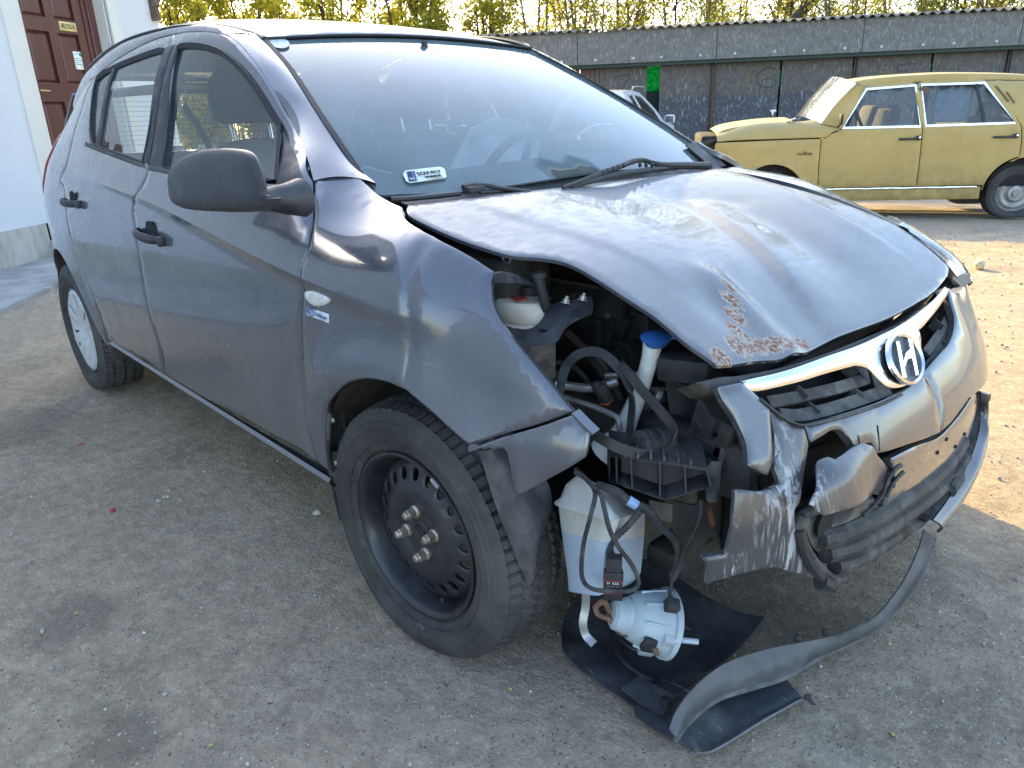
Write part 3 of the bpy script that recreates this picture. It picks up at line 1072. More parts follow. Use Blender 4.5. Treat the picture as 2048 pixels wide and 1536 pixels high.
ribbon('screen_seal', on_wind(WSEDGE, .002), lambda t, p, tg: Vector((.5, 1, .1)), .012, car, M['rubber'], .006)
ribbon('screen_seal', on_wind(WL, .002), lambda t, p, tg: Vector((.5, -1, .1)), .012, car, M['rubber'], .006)
ribbon('screen_seal', on_wind(TOPE, .002), (1, 0, .5), .014, car, M['rubber'], .006)

# bonnet, buckled and sprung open on the right
HB_REAR = [(-0.1677, -0.6266, 0.9566), (-0.1441, -0.5253, 0.9573), (-0.1204, -0.3952, 0.9593), (-0.1204, -0.2289, 0.958), (-0.1481, -0.0094, 0.9542), (-0.1327, 0.1881, 0.9533), (-0.0965, 0.3809, 0.9535), (-0.1141, 0.5344, 0.9505)]
HB_LEFT = [(-0.1141, 0.5344, 0.9505), (0.0641, 0.473, 0.9256), (0.1675, 0.4851, 0.9022), (0.271, 0.5176, 0.8701), (0.3594, 0.5446, 0.8362), (0.4086, 0.5604, 0.8151), (0.4703, 0.5428, 0.7879), (0.5259, 0.5189, 0.7613), (0.5735, 0.4912, 0.7372), (0.5849, 0.4807, 0.7313)]
HB_FRONT = [(0.5849, 0.4807, 0.7313), (0.602, 0.4205, 0.7219), (0.6176, 0.3117, 0.7112), (0.6219, 0.2103, 0.7046), (0.6208, 0.0727, 0.6987), (0.6119, -0.074, 0.6987), (0.6023, -0.202, 0.6971), (0.6018, -0.3359, 0.7067), (0.5809, -0.4191, 0.7082), (0.5678, -0.4871, 0.7151), (0.5591, -0.5222, 0.7207)]
HB_RIGHT = [(0.5593, -0.5226, 0.7206), (0.5464, -0.5234, 0.7286), (0.5024, -0.5388, 0.7566), (0.4434, -0.5452, 0.7919), (0.3876, -0.5576, 0.82), (0.3219, -0.5615, 0.8467), (0.2756, -0.5622, 0.8616), (0.2368, -0.5686, 0.871), (0.199, -0.5897, 0.8767), (0.1588, -0.6212, 0.881), (0.1026, -0.6353, 0.8908), (0.0236, -0.6519, 0.9079), (-0.072, -0.6599, 0.931), (-0.1133, -0.6586, 0.9413), (-0.1412, -0.6484, 0.9488), (-0.1677, -0.6266, 0.9566)]
panel('bonnet', 'hood', chain(HB_REAR, HB_LEFT, HB_FRONT, HB_RIGHT), car, M['paint_hood'], step=.015, flange=.007, lines=[[(.10 + .47 * t + .026 * o * .48, .10 - .26 * t + .47 * .055 * o) for t in [k / 40 for k in range(-3, 40)]] for o in (-1.6, -.8, 0, .8, 1.8)])

# right front wing (the corner hit in the crash)
ARCH_F = [(-0.306, -0.8242, 0.3342), (-0.2888, -0.8336, 0.3872), (-0.2584, -0.8432, 0.4626), (-0.2196, -0.8512, 0.5289), (-0.1849, -0.854, 0.5638), (-0.1203, -0.8555, 0.6101), (-0.0614, -0.8549, 0.6356), (-0.0094, -0.8536, 0.6475), (0.0516, -0.8504, 0.6524), (0.1014, -0.8445, 0.6426), (0.1448, -0.8407, 0.6266), (0.1901, -0.8385, 0.6085), (0.2311, -0.8355, 0.5909), (0.2556, -0.8308, 0.5801)]
WSEAM = [(0.2577, -0.8303, 0.5796), (0.3176, -0.8043, 0.6108), (0.3832, -0.7802, 0.6414), (0.4401, -0.7535, 0.672)]
WFRONT = [(0.4401, -0.7535, 0.672), (0.3957, -0.7563, 0.7069), (0.3502, -0.7582, 0.7409), (0.3022, -0.7559, 0.7725), (0.2671, -0.7501, 0.7968), (0.2414, -0.7429, 0.8201), (0.2253, -0.7321, 0.842), (0.2174, -0.7231, 0.8556), (0.2102, -0.7098, 0.8716)]
WTOP = [(0.2102, -0.7098, 0.8716), (0.187, -0.7129, 0.8812), (0.1529, -0.7181, 0.8956), (0.0981, -0.73, 0.9159), (0.0297, -0.7344, 0.935), (-0.0254, -0.7246, 0.945), (-0.0614, -0.7104, 0.9536), (-0.0945, -0.6879, 0.9651)]
WPILL = [(-0.0945, -0.6879, 0.9651), (-0.1445, -0.6796, 0.9717), (-0.2026, -0.6724, 0.9847), (-0.2611, -0.6656, 1.0062), (-0.3025, -0.672, 1.0269)]
WJOINT = [(-0.3025, -0.672, 1.0269), (-0.3232, -0.7002, 1.0231), (-0.3391, -0.7246, 1.0173), (-0.3502, -0.7445, 1.0106)]
panel('front_wing', 'side', chain(CUT_A, [CUT_A[-1], ARCH_F[0]], ARCH_F, WSEAM, WFRONT, WTOP, WPILL, WJOINT), car, P, step=.016, lines=CL + DL_)
# left front wing, undamaged: its top follows the bonnet's edge
lt = []
for i in range(9):
    x = .40 - i * .07
    lt.append(Vector((x, 0, hood_z(x, .60) - .028 - .03 * sstep(-.1, .4, x))))
panel('front_wing', 'side', chain(CUT_A, [CUT_A[-1], ARCH_F[0]], ARCH_F, WSEAM, [WSEAM[-1], (.36, -.76, .78), (.40, -.74, hood_z(.40, .60) - .058)], lt, [lt[-1], WPILL[-3], WPILL[-2], WPILL[-1]], WJOINT), car, P, step=.03, mirror=True)

lw = [Vector((v.x, side_w(v.x, v.z), v.z)) for v in lt]
ruled('wing_top', [Vector((v.x, hood_z(v.x, .60) * 0 + .605, hood_z(v.x, .605) - .012)) for v in lt], lw, car, P, bulge=.06, res=24, n=4)

# ---------------------------------------------------------------- setting: yard, house, garages, trees
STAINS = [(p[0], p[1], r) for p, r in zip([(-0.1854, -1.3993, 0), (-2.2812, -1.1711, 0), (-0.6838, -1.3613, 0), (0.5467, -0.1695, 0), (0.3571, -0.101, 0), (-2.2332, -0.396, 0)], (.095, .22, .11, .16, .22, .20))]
def mat_ground():
    t = NT('dirty_asphalt')
    p = t.co(True)
    big = t.noise(p, .55, 5, .6)
    mid = t.noise(p, 3.2, 6, .62)
    fine = t.noise(p, 42, 6, .7)
    grit = t.n('ShaderNodeTexVoronoi'); grit.inputs['Scale'].default_value = 190; t.l(p, grit.inputs['Vector'])
    grit2 = t.n('ShaderNodeTexVoronoi'); grit2.inputs['Scale'].default_value = 75; t.l(p, grit2.inputs['Vector'])
    c = t.ramp(mid, [(.28, (.142, .116, .084)), (.5, (.280, .230, .170)), (.72, (.44, .368, .278))])
    c = t.mix(t.rng(big, .40, .60), c, (.315, .265, .205))
    # patches where the dust is swept off and the blue-grey aggregate shows
    pt_ = t.noise(p, .9, 7, .72, .4)
    c = t.mix(t.math('MULTIPLY', t.rng(pt_, .50, .60), .6), c, t.mix(fine, (.18, .165, .155), (.35, .32, .295)))
    # damp, oily spots and scraped pale smears
    c = t.mix(t.math('MULTIPLY', t.rng(t.noise(p, 1.5, 3, .5), .62, .70), .65), c, (.095, .088, .080))
    c = t.mix(t.math('MULTIPLY', t.rng(t.noise(p, 4.5, 4, .6, .5, ((1, .4, 1), (0, 0, radians(30)))), .68, .74), .5), c, (.48, .43, .37))
    c = t.mix(t.rng(fine, .30, .70, 0, .75), c, t.mix(fine, (.088, .075, .058), (.53, .455, .36)))
    f2 = t.noise(p, 130, 4, .75)
    c = t.mix(t.rng(f2, .56, .72, 0, .7), c, (.09, .085, .08))
    c = t.mix(t.rng(f2, .44, .30, 0, .5), c, (.52, .48, .42))
    sp_ = t.n('ShaderNodeSeparateXYZ'); t.l(p, sp_.inputs[0])
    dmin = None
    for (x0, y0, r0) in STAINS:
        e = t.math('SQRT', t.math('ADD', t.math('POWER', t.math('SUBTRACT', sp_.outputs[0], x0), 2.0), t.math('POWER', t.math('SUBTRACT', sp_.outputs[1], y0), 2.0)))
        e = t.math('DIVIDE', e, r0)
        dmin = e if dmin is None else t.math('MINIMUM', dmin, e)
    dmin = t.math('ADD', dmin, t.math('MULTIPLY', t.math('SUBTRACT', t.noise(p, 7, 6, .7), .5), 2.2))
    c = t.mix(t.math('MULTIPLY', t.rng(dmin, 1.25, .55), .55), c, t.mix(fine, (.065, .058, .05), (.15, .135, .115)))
    gs = t.n('ShaderNodeSeparateXYZ'); t.l(grit.outputs['Color'], gs.inputs[0])
    c = t.mix(t.math('MULTIPLY', t.rng(gs.outputs[0], .97, .98), t.rng(grit.outputs['Distance'], .40, .25)), c, (.62, .61, .58))
    c = t.mix(t.math('MULTIPLY', t.rng(gs.outputs[1], .95, .96), t.rng(grit.outputs['Distance'], .5, .3)), c, (.05, .05, .052))
    g2 = t.n('ShaderNodeSeparateXYZ'); t.l(grit2.outputs['Color'], g2.inputs[0])
    c = t.mix(t.math('MULTIPLY', t.rng(g2.outputs[0], .95, .96), t.rng(grit2.outputs['Distance'], .35, .2)), c, t.mix(g2.outputs[1], (.07, .07, .07), (.45, .44, .42)))
    rg = t.noise(p, 18, 7, .72, .3)
    c = t.mix(t.rng(rg, .34, .62), t.mix(.42, c, (.075, .066, .055)), c)
    c = t.mix(1.0, c, (1.55, 1.45, 1.30), 'MULTIPLY')
    t.l(c, t.b.inputs['Base Color'])
    t.set(Roughness=.93)
    t.b.inputs['Specular IOR Level'].default_value = .25
    h = t.math('ADD', t.math('MULTIPLY', fine, .9), t.math('MULTIPLY', f2, .45))
    h = t.math('ADD', h, t.math('MULTIPLY', mid, 1.3))
    h = t.math('ADD', h, t.math('MULTIPLY', rg, 1.2))
    t.bump(h, .95, .014)
    return t.m
M['ground'] = mat_ground()
M['concrete'] = plain('worn_concrete', (.36, .35, .33), .95, noise_=.3, scale=3, bump=.4, dirt=((.16, .15, .13), .7, 2.2))

xs = []
def axis_pts(lo, hi, c0, c1, fine):
    out = []; v = lo
    while v < c0: out.append(v); v += max(fine, (c0 - v) * .18)
    v = c0
    while v < c1: out.append(v); v += fine
    while v < hi: out.append(v); v += max(fine, (v - c1) * .2)
    out.append(hi)
    return out
gx = axis_pts(-170, 120, -3.2, 1.9, .05); gy = axis_pts(-120, 170, -2.2, 2.2, .05)
GV = []; GF = []
for x in gx:
    for y in gy:
        r = 0.0
        if -4 < x < 3 and -3 < y < 3:
            r = .006 * mnoise.noise(Vector((x * 2.1, y * 2.1, 3))) + .0035 * mnoise.noise(Vector((x * 8, y * 8, 1))) + .002 * mnoise.noise(Vector((x * 18, y * 18, 7)))
            r *= sstep(-4, -3.3, x) * sstep(3, 2.2, abs(y))
        GV.append((x, y, ground_z(x, y) + r - .003))
n = len(gy)
for i in range(len(gx) - 1):
    for j in range(n - 1):
        GF.append((i * n + j, (i + 1) * n + j, (i + 1) * n + j + 1, i * n + j + 1))
tag(link('ground', mesh('ground', GV, GF), None, M['ground']), kind='structure')

# grit and small stones strewn over the yard
st = MB()
icoV, icoF = ico_vf(1, 1.0)
rs = random.Random(3)
def stone(mb, x, y, s, rs):
    e = Euler((rs.random() * 6, rs.random() * 6, rs.random() * 6)).to_matrix()
    sc = Vector((1, rs.uniform(.6, 1), rs.uniform(.45, .8))) * s
    o = rs.random() * 50
    V = []
    for v in icoV:
        q = Vector((v.x * sc.x, v.y * sc.y, v.z * sc.z)) * (1 + .35 * mnoise.noise(v * 1.3 + Vector((o, o, o))))
        V.append(Vector((x, y, ground_z(x, y) + s * .25)) + e @ q)
    mb.add(V, icoF)
for i in range(4200):
    a = rs.random()
    x = rs.uniform(-3.5, 1.6); y = rs.uniform(-2.2, .9)
    if a < .35:
        x = rs.uniform(-.6, 1.3); y = rs.uniform(-1.5, .3)
    stone(st, x, y, rs.choice((.0012, .0016, .002, .0025, .003, .0045)), rs)
for i in range(1500):
    stone(st, rs.uniform(-1.5, 2.5), rs.uniform(.9, 6.5), rs.choice((.004, .006, .008)), rs)
tg_ = st.build('gravel', None, plain('gravel_stone', (.30, .29, .28), .9, noise_=.7, scale=14), sharp=None)
tag(tg_, kind='stuff')

# ---- house
HA = Vector((-6.53, -.5, 0)); HD = Vector((-.594, .804, 0)).normalized(); HN = Vector((.804, .594, 0)).normalized()
def hp(t, z, o=0.0): return HA + HD * t + HN * o + Vector((0, 0, z))
house = thing('house', tuple(hp(-2.0, 0)), 'white rendered house corner with a brown panelled office door', 'house')
HM = Matrix((HD, HN, Vector((0, 0, 1)))).transposed()
def hbox(mb, t0, t1, o0, o1, z0, z1, bev=0.0):
    return mb.box(hp((t0 + t1) / 2, (z0 + z1) / 2, (o0 + o1) / 2), (t1 - t0, o1 - o0, z1 - z0), HM, bev)
def mat_render(name, col, bump=.6, stain=.0):
    t = NT(name)
    p = t.co(True)
    n1 = t.noise(p, 140, 4, .6); n2 = t.noise(p, 2, 5, .6)
    c = t.mix(t.rng(n2, .3, .7), tuple(x * .93 for x in col), col)
    if stain:
        sp = t.n('ShaderNodeSeparateXYZ'); t.l(p, sp.inputs[0])
        n3 = t.noise(p, 6, 6, .7, .3, ((1, 1, .35),))
        c = t.mix(t.math('MULTIPLY', t.rng(n3, .40, .68), stain), c, (.22, .19, .14))
    t.l(c, t.b.inputs['Base Color'])
    t.set(Roughness=.95)
    t.b.inputs['Specular IOR Level'].default_value = .2
    t.bump(n1, bump, .01)
    return t.m
M['render'] = mat_render('white_spray_render', (.66, .68, .70), .8)
M['band'] = mat_render('cream_smooth_render', (.66, .64, .58), .35)
M['plinth'] = mat_render('stained_plinth', (.50, .475, .42), .5, .75)
w = MB()
hbox(w, -9, .905, -6.5, 0, .33, 5.2); hbox(w, 2.077, 2.92, -6.5, 0, .33, 5.2); hbox(w, .905, 2.077, -6.5, 0, 2.62, 5.2); hbox(w, .905, 2.077, -6.5, -.30, .0, 2.62)
wo = w.build('wall', house, M['render'], True)  # upper wall, out of view, raised so the house shades the car
w = MB(); w.add([hp(2.90, 5.1, 0), hp(2.90, 5.1, -6.6), hp(2.90, 7.2, -3.3), hp(2.70, 5.1, 0), hp(2.70, 5.1, -6.6), hp(2.70, 7.2, -3.3)], [(0, 1, 2), (3, 5, 4), (0, 2, 5, 3), (1, 4, 5, 2)])
w.build('gable', house, M['render'], True, smooth=False)
b = MB(); hbox(b, -9, .60, -6.55, .035, -.2, .33, .01); hbox(b, 2.15, 2.95, -6.55, .035, -.2, .33, .01)
b.build('plinth', house, M['plinth'], True)
b = MB(); hbox(b, .60, 2.15, -.20, .30, -.2, .17, .012); b.build('doorstep', house, M['concrete'], True)
b = MB(); hbox(b, .70, .905, -.02, .02, .17, 2.80, .004); hbox(b, 2.077, 2.268, -.02, .02, .17, 2.80, .004); hbox(b, .905, 2.077, -.02, .02, 2.62, 2.80, .004)
hbox(b, 2.062, 2.077, -.30, -.02, .17, 2.62); hbox(b, .905, .92, -.30, -.02, .17, 2.62)
b.build('door_surround', house, M['band'], True)
# hipped tiled roof, unseen; height and overhang shaped to cast shade on the car
RM = plain('brown_roof_tiles', (.16, .075, .05), .9, scale=6)
rf = MB()
e = [hp(-9.6, 5.1, .14), hp(4.05, 5.1, .14), hp(4.05, 5.1, -7.1), hp(-9.6, 5.1, -7.1)]
rd = [hp(-5.6, 7.4, -3.3), hp(4.05, 7.4, -3.3)]
lo = [p - Vector((0, 0, .14)) for p in e]
rf.add(e + rd + lo, [(0, 1, 5, 4), (1, 2, 5), (2, 3, 4, 5), (3, 0, 4), (0, 6, 7, 1), (1, 7, 8, 2), (2, 8, 9, 3), (3, 9, 6, 0), (6, 9, 8, 7)])
rf.build('roof', house, RM, True, smooth=False)
# weathered timber bracket under the eaves, by the corner
WOODG = plain('weathered_timber', (.12, .085, .06), .85, noise_=.5, scale=25)
bk = MB()
hbox(bk, 2.795, 2.862, 0, .075, 2.24, 5.0, .006)
a0, a1 = hp(2.83, 2.38, .06), hp(3.35, 3.6, .16)
bk.tube([a0, a1], .036, 8, smooth=1)
bk.build('eaves_bracket', house, WOODG, True)

# the office door
WOOD = NT('varnished_red_brown_wood')
_p = WOOD.co(True)
_g = WOOD.noise(_p, 14, 6, .65, .6, ((1, 1, .12),))
WOOD.l(WOOD.ramp(_g, [(.3, (.060, .016, .010)), (.55, (.095, .024, .014)), (.8, (.135, .038, .022))]), WOOD.b.inputs['Base Color'])
WOOD.set(Roughness=.38, Coat_Weight=.3, Coat_Roughness=.25)
WOOD.bump(_g, .12, .003)
M['wood'] = WOOD.m
DO = -.15
fr = MB()
hbox(fr, .92, 1.00, DO - .06, DO + .02, .17, 2.62, .004); hbox(fr, 1.955, 2.062, DO - .06, DO + .02, .17, 2.62, .004); hbox(fr, 1.00, 1.955, DO - .06, DO + .02, 2.53, 2.62, .004)
fr.build('door_frame', house, M['wood'], True)
DL, DR = 1.005, 1.885
dm = MB()
rows = [(.24, .72), (.84, 1.41), (1.55, 2.03), (2.13, 2.47)]
cols = [(DL + .10, (DL + DR) / 2 - .045), ((DL + DR) / 2 + .045, DR - .10)]
ys_ = [DL] + [c for q in cols for c in q] + [DR]
zs_ = [.17] + [c for q in rows for c in q] + [2.53]
for i in range(5):
    for j in range(9):
        if i % 2 == 1 and j % 2 == 1: continue
        hbox(dm, ys_[i], ys_[i + 1], DO - .045, DO, zs_[j], zs_[j + 1])
hbox(dm, DR + .012, 1.950, DO - .045, DO + .008, .17, 2.53, .003)
door = dm.build('door', house, M['wood'], True, smooth=False)
for (z0, z1) in rows:
    for (t0, t1) in cols:
        pm = MB()
        # raised and fielded panel in a recess
        pts = []
        for o, k in ((DO - .028, 0), (DO - .030, .018), (DO - .012, .045)):
            pts.append([hp(t0 + k, z0 + k, o), hp(t1 - k, z0 + k, o), hp(t1 - k, z1 - k, o), hp(t0 + k, z1 - k, o)])
        V = [p for q in pts for p in q]
        F = [(8, 9, 10, 11)]
        for L in (0, 4):
            for q in range(4):
                F.append((L + q, L + (q + 1) % 4, L + 4 + (q + 1) % 4, L + 4 + q))
        pm.add(V, F)
        # moulding round the recess
        for (a, b_, c, d) in ((t0, t1, z0, z0 + .012), (t0, t1, z1 - .012, z1), (t0, t0 + .012, z0, z1), (t1 - .012, t1, z0, z1)):
            hbox(pm, a, b_, DO - .03, DO + .004, c, d, .003)
        pm.build('door_panel', door, M['wood'], True, smooth=False)
# lever handle, name plate, notice
hm = MB()
BR = plain('worn_brass', (.50, .36, .16), .35, metal=.9)
hbox(hm, 1.02, 1.075, DO, DO + .012, 1.34, 1.56, .004)
hm.tube([hp(1.045, 1.49, DO + .01), hp(1.045, 1.49, DO + .055), hp(1.07, 1.49, DO + .06), hp(1.165, 1.487, DO + .058)], .009, 8)
hm.build('door_handle', door, BR, True)
pl = MB(); hbox(pl, 1.545, 1.770, DO, DO + .004, 2.045, 2.125, .001)
po = pl.build('name_plate', door, plain('pale_brass_plate', (.62, .50, .20), .4), True)
text_part('lettering', 'IRODA', .062, hp(1.657, 2.083, DO + .004), HD, (0, 0, 1), door, plain('dark_green_print', (.05, .08, .035), .6), bold=.002)
pl = MB(); hbox(pl, 1.665, 1.785, DO - .012, DO - .009, 1.70, 1.865, .001)
pl.build('paper_notice', door, plain('white_paper', (.72, .75, .72), .7), True)
gp = plain('green_print', (.03, .25, .12), .6)
nb = MB()
nb.lathe([(.0001, 0), (.018, 0), (.018, .001), (.0001, .001)], 16, Matrix((HD, Vector((0, 0, 1)), HN)).transposed(), hp(1.757, 1.838, DO - .0085))
for zz, ww in ((1.84, .03), (1.80, .05), (1.785, .075), (1.765, .06), (1.745, .08)):
    hbox(nb, 1.68, 1.68 + ww, DO - .0088, DO - .0078, zz - .003, zz + .003)
nb.build('notice_print', door, gp, True, smooth=False)

# concrete apron along the house
ap = [(-4.6954, -0.8201, 0), (-4.9047, -0.6173, 0), (-5.3124, -0.3581, 0)]
dirv = (Vector(ap[2]) - Vector(ap[0])); dirv.z = 0; dirv.normalize()
pa, pb = Vector(ap[0]) - dirv * 8, Vector(ap[0]) + dirv * 4.2
am = MB()
edge = []
for i in range(60):
    p = pa.lerp(pb, i / 59)
    edge.append((p.x + .05 * mnoise.noise(Vector((i * .7, 1, 0))), p.y + .05 * mnoise.noise(Vector((i * .7, 9, 0)))))
q0, q1 = hp(3.6, 0, -.1), hp(-9, 0, -.1)
am.prism([(p[0], p[1]) for p in edge] + [(q0.x, q0.y), (q1.x, q1.y)], -.25, .028)
tag(am.build('concrete_path', None, M['concrete'], smooth=False), kind='structure')

# ---- garages
GO = Vector((-10.877, 9.291, 0)); GD = Vector((.760, .650, 0)).normalized(); GN = Vector((.650, -.760, 0)).normalized()
GZ = -.30
def gp_(s, z, o=0.0): return GO + GD * s + GN * o + Vector((0, 0, z))
GM = Matrix((GD, GN, Vector((0, 0, 1)))).transposed()
def gbox(mb, s0, s1, o0, o1, z0, z1, bev=0.0):
    return mb.box(gp_((s0 + s1) / 2, (z0 + z1) / 2, (o0 + o1) / 2), (s1 - s0, o1 - o0, z1 - z0), GM, bev)
gar = thing('garage_row', tuple(gp_(5, GZ)), 'long row of dark mottled sheet garages with a corrugated roof behind the yellow car', 'garages')
def mat_garage(name, base, fleck, split=None):
    t = NT(name)
    p = t.co(True)
    n1 = t.noise(p, 9, 6, .65)
    c = t.mix(t.rng(n1, .3, .7), tuple(x * .75 for x in base), tuple(x * 1.25 for x in base))
    f1 = t.noise(p, 16, 3, .6, .5, ((1.6, 1.6, .55), (0, radians(14), radians(20))))
    f2 = t.noise(p, 34, 3, .6, .3, ((1.4, 1.4, .45), (0, radians(-20), 0)))
    m = t.math('MAXIMUM', t.rng(f1, .57, .66), t.math('MULTIPLY', t.rng(f2, .58, .66), .8))
    c = t.mix(t.math('MULTIPLY', m, .75), c, fleck)
    if split is not None:
        sp = t.n('ShaderNodeSeparateXYZ'); t.l(p, sp.inputs[0])
        e = t.math('ADD', sp.outputs[2], t.math('MULTIPLY', t.math('SUBTRACT', t.noise(p, 2.5, 4), .5), .12))
        c = t.mix(t.rng(e, split + .03, split - .03), c, t.mix(m, (.050, .053, .064), (.19, .20, .225)))
    t.l(c, t.b.inputs['Base Color'])
    t.set(Roughness=.75)
    t.bump(f2, .15, .004)
    return t.m
M['gar_door'] = mat_garage('mottled_door_sheet', (.080, .074, .066), (.19, .185, .17), 1.30)
M['gar_fascia'] = mat_garage('mottled_fascia_sheet', (.125, .122, .112), (.27, .265, .25))
M['steel_dark'] = plain('dark_painted_steel', (.020, .022, .022), .6)
M['green_dark'] = plain('dark_green_beam', (.010, .030, .022), .6)
posts = [-1.1, 1.58, 4.25, 6.93, 9.70, 12.4, 15.1]
OFFD = -.28
# fascia sheets, bolted on
for i in range(len(posts) - 1):
    f = MB(); gbox(f, posts[i] + .008, posts[i + 1] - .004, -.03, 0, 1.965, 2.55)
    fo = f.build('fascia_sheet', gar, M['gar_fascia'], True, smooth=False)
    for k in range(4):
        s = posts[i] + .35 + k * .64 + .1 * (k % 2)
        bm_ = MB(); bm_.lathe([(.0001, .012), (.02, .008), (.026, 0)], 10, Matrix((GD, Vector((0, 0, 1)), -GN)).transposed() @ Matrix.Diagonal((1, 1, -1)), gp_(s, 2.045, 0))
        bm_.build('bolt', fo, plain('grey_bolt', (.45, .45, .44), .5) if 'grey_bolt' not in bpy.data.materials else bpy.data.materials['grey_bolt'], True)
f = MB(); gbox(f, posts[0], posts[-1], OFFD - .02, -.06, 1.90, 1.99); f.build('lintel', gar, M['green_dark'], True, smooth=False)
f = MB(); gbox(f, 4.3, posts[-1], -5.2, -5.1, GZ - .2, 2.9); gbox(f, posts[0], posts[-1], -.16, -.10, 1.99, 2.54); gbox(f, posts[0], 1.5, -.9, -.32, GZ, 2.3); gbox(f, 4.3, posts[-1], OFFD - .6, OFFD - .5, GZ, 2.1)
f.build('back_wall', gar, M['steel_dark'], True, smooth=False)
def gtube(mb, a, b, r): mb.tube([a, b], r, 6, smooth=1)
for s in posts[1:]:
    if abs(s - 1.58) < .1: pass
    p_ = MB(); gbox(p_, s - .035, s - .008, OFFD - .02, OFFD + .05, GZ - .1, 2.0); gbox(p_, s + .008, s + .035, OFFD - .02, OFFD + .05, GZ - .1, 2.0)
    p_.build('post', gar, plain('rusty_brown_post', (.045, .030, .024), .7) if 'rusty_brown_post' not in bpy.data.materials else bpy.data.materials['rusty_brown_post'], True, smooth=False)
GREEN = NT('green_translucent_sheet')
GREEN.t.nodes.remove(GREEN.b)
_tl = GREEN.n('ShaderNodeBsdfTranslucent'); _c = GREEN.noise(GREEN.co(True), 22, 4, .6)
GREEN.l(GREEN.ramp(_c, [(.35, (.0, .55, .20)), (.55, (.10, .95, .42)), (.75, (.55, 1.0, .75))]), _tl.inputs[0])
_td = GREEN.n('ShaderNodeBsdfDiffuse'); _td.inputs[0].default_value = (.02, .35, .12, 1)
_mx = GREEN.n('ShaderNodeMixShader'); _mx.inputs[0].default_value = .25
GREEN.l(_tl.outputs[0], _mx.inputs[1]); GREEN.l(_td.outputs[0], _mx.inputs[2]); GREEN.l(_mx.outputs[0], GREEN.out.inputs[0])
M['green_sheet'] = GREEN.m
leaves = [(1.62, 2.96, 'brown'), (3.20, 4.215, None), (4.29, 5.525, None), (5.55, 6.89, None), (6.97, 8.315, None), (8.34, 9.66, None), (9.74, 11.05, None), (11.08, 12.36, None), (12.44, 13.7, None)]
for i, (s0, s1, kind) in enumerate(leaves):
    f = MB(); gbox(f, s0 + .008, s1 - .008, OFFD - .03, OFFD, GZ + .03, 1.90)
    d = f.build('garage_door', gar, M['gar_door'], True, smooth=False)
    if i in (2, 4):
        hm = MB(); gbox(hm, s1 - .14, s1 - .02, OFFD, OFFD + .03, .95, 1.0, .006); gbox(hm, s1 - .11, s1 - .07, OFFD, OFFD + .045, .88, .97, .006)
        hm.build('padlock_hasp', d, plain('zinc_hasp', (.5, .5, .5), .4, metal=.7) if 'zinc_hasp' not in bpy.data.materials else bpy.data.materials['zinc_hasp'], True)
    # slit of green light at the joint
    if i >= 1:
        g = MB(); gbox(g, s1 - .006, s1 + .012, OFFD - .012, OFFD - .008, 1.42, 1.72)
        g.build('green_strip', gar, M['green_sheet'], True, smooth=False)
g = MB(); gbox(g, 2.86, 3.30, OFFD - .46, OFFD - .455, 1.42, 1.92)
g.build('translucent_panel', gar, M['green_sheet'], True, smooth=False)
g = MB(); gbox(g, 2.86, 3.30, OFFD - .56, OFFD - .48, GZ, 1.45)
g.build('gap_blackout', gar, M['steel_dark'], True, smooth=False)  # dark sheet added to black out the sky below the green panel
# painted numbers
def stroke(name, pts, w, mat):
    ribbon(name, [gp_(s, z, OFFD + .004) for s, z in pts], lambda t, p, tg: tg.cross(GN), w, gar, mat, .002)
BLK = plain('black_marker_paint', (.022, .022, .022), .7); YEL = plain('faded_yellow_paint', (.135, .125, .055), .8)
stroke('painted_number', [(5.46, 1.74), (5.30, 1.77), (5.13, 1.70), (5.07, 1.58), (5.15, 1.46), (5.33, 1.42), (5.44, 1.46), (5.45, 1.53), (5.33, 1.58), (5.17, 1.55)], .016, BLK)
stroke('painted_number', [(5.02, 1.80), (4.93, 1.70), (4.90, 1.58), (4.95, 1.47), (5.03, 1.48), (5.06, 1.56), (5.0, 1.62), (4.92, 1.58)], .024, YEL)
stroke('painted_number', [(8.05, 1.73), (7.75, 1.72), (7.72, 1.60), (7.85, 1.62), (7.95, 1.55), (7.90, 1.45), (7.76, 1.43)], .016, BLK)
stroke('painted_number', [(7.42, 1.78), (7.40, 1.60), (7.55, 1.62), (7.60, 1.55), (7.50, 1.48)], .024, YEL)
stroke('painted_number', [(2.30, 1.72), (2.62, 1.76), (2.52, 1.60), (2.44, 1.44)], .016, BLK)
# narrow vertical boards left of the gap
for k in range(5):
    f = MB(); gbox(f, 1.64 + k * .095, 1.72 + k * .095, OFFD, OFFD + .02, .4, 1.90, .004)
    f.build('board', gar, plain('brown_board', (.10, .075, .065), .8) if 'brown_board' not in bpy.data.materials else bpy.data.materials['brown_board'], True, smooth=False)
# corrugated roofing: sheets side by side, front edge overhanging the fascia
CG = plain('grey_asbestos_cement', (.13, .13, .12), .9, noise_=.4, scale=8, dirt=((.06, .07, .035), .7, 5))
pitch = .1775
nw = 6
V = []; F = []
per = 8
for r, (o, z) in enumerate(((.09, 2.575), (-5.3, 3.05))):
    for lay in (0, -.012):
        for k in range(nw * per + 1):
            a = 2 * pi * k / per
            V.append(GD * (k * pitch / per) + GN * o + Vector((0, 0, z + .026 * cos(a) + lay)))
m = nw * per + 1
for k in range(nw * per):
    F += [(k, k + 1, 2 * m + k + 1, 2 * m + k), (m + k, 3 * m + k, 3 * m + k + 1, m + k + 1), (k, m + k, m + k + 1, k + 1), (2 * m + k, 2 * m + k + 1, 3 * m + k + 1, 3 * m + k)]
sheet_me = mesh('roofing_sheet', V, F, True, 50)
sheet_me.materials.append(CG)
s = posts[0] - .1; k = 0
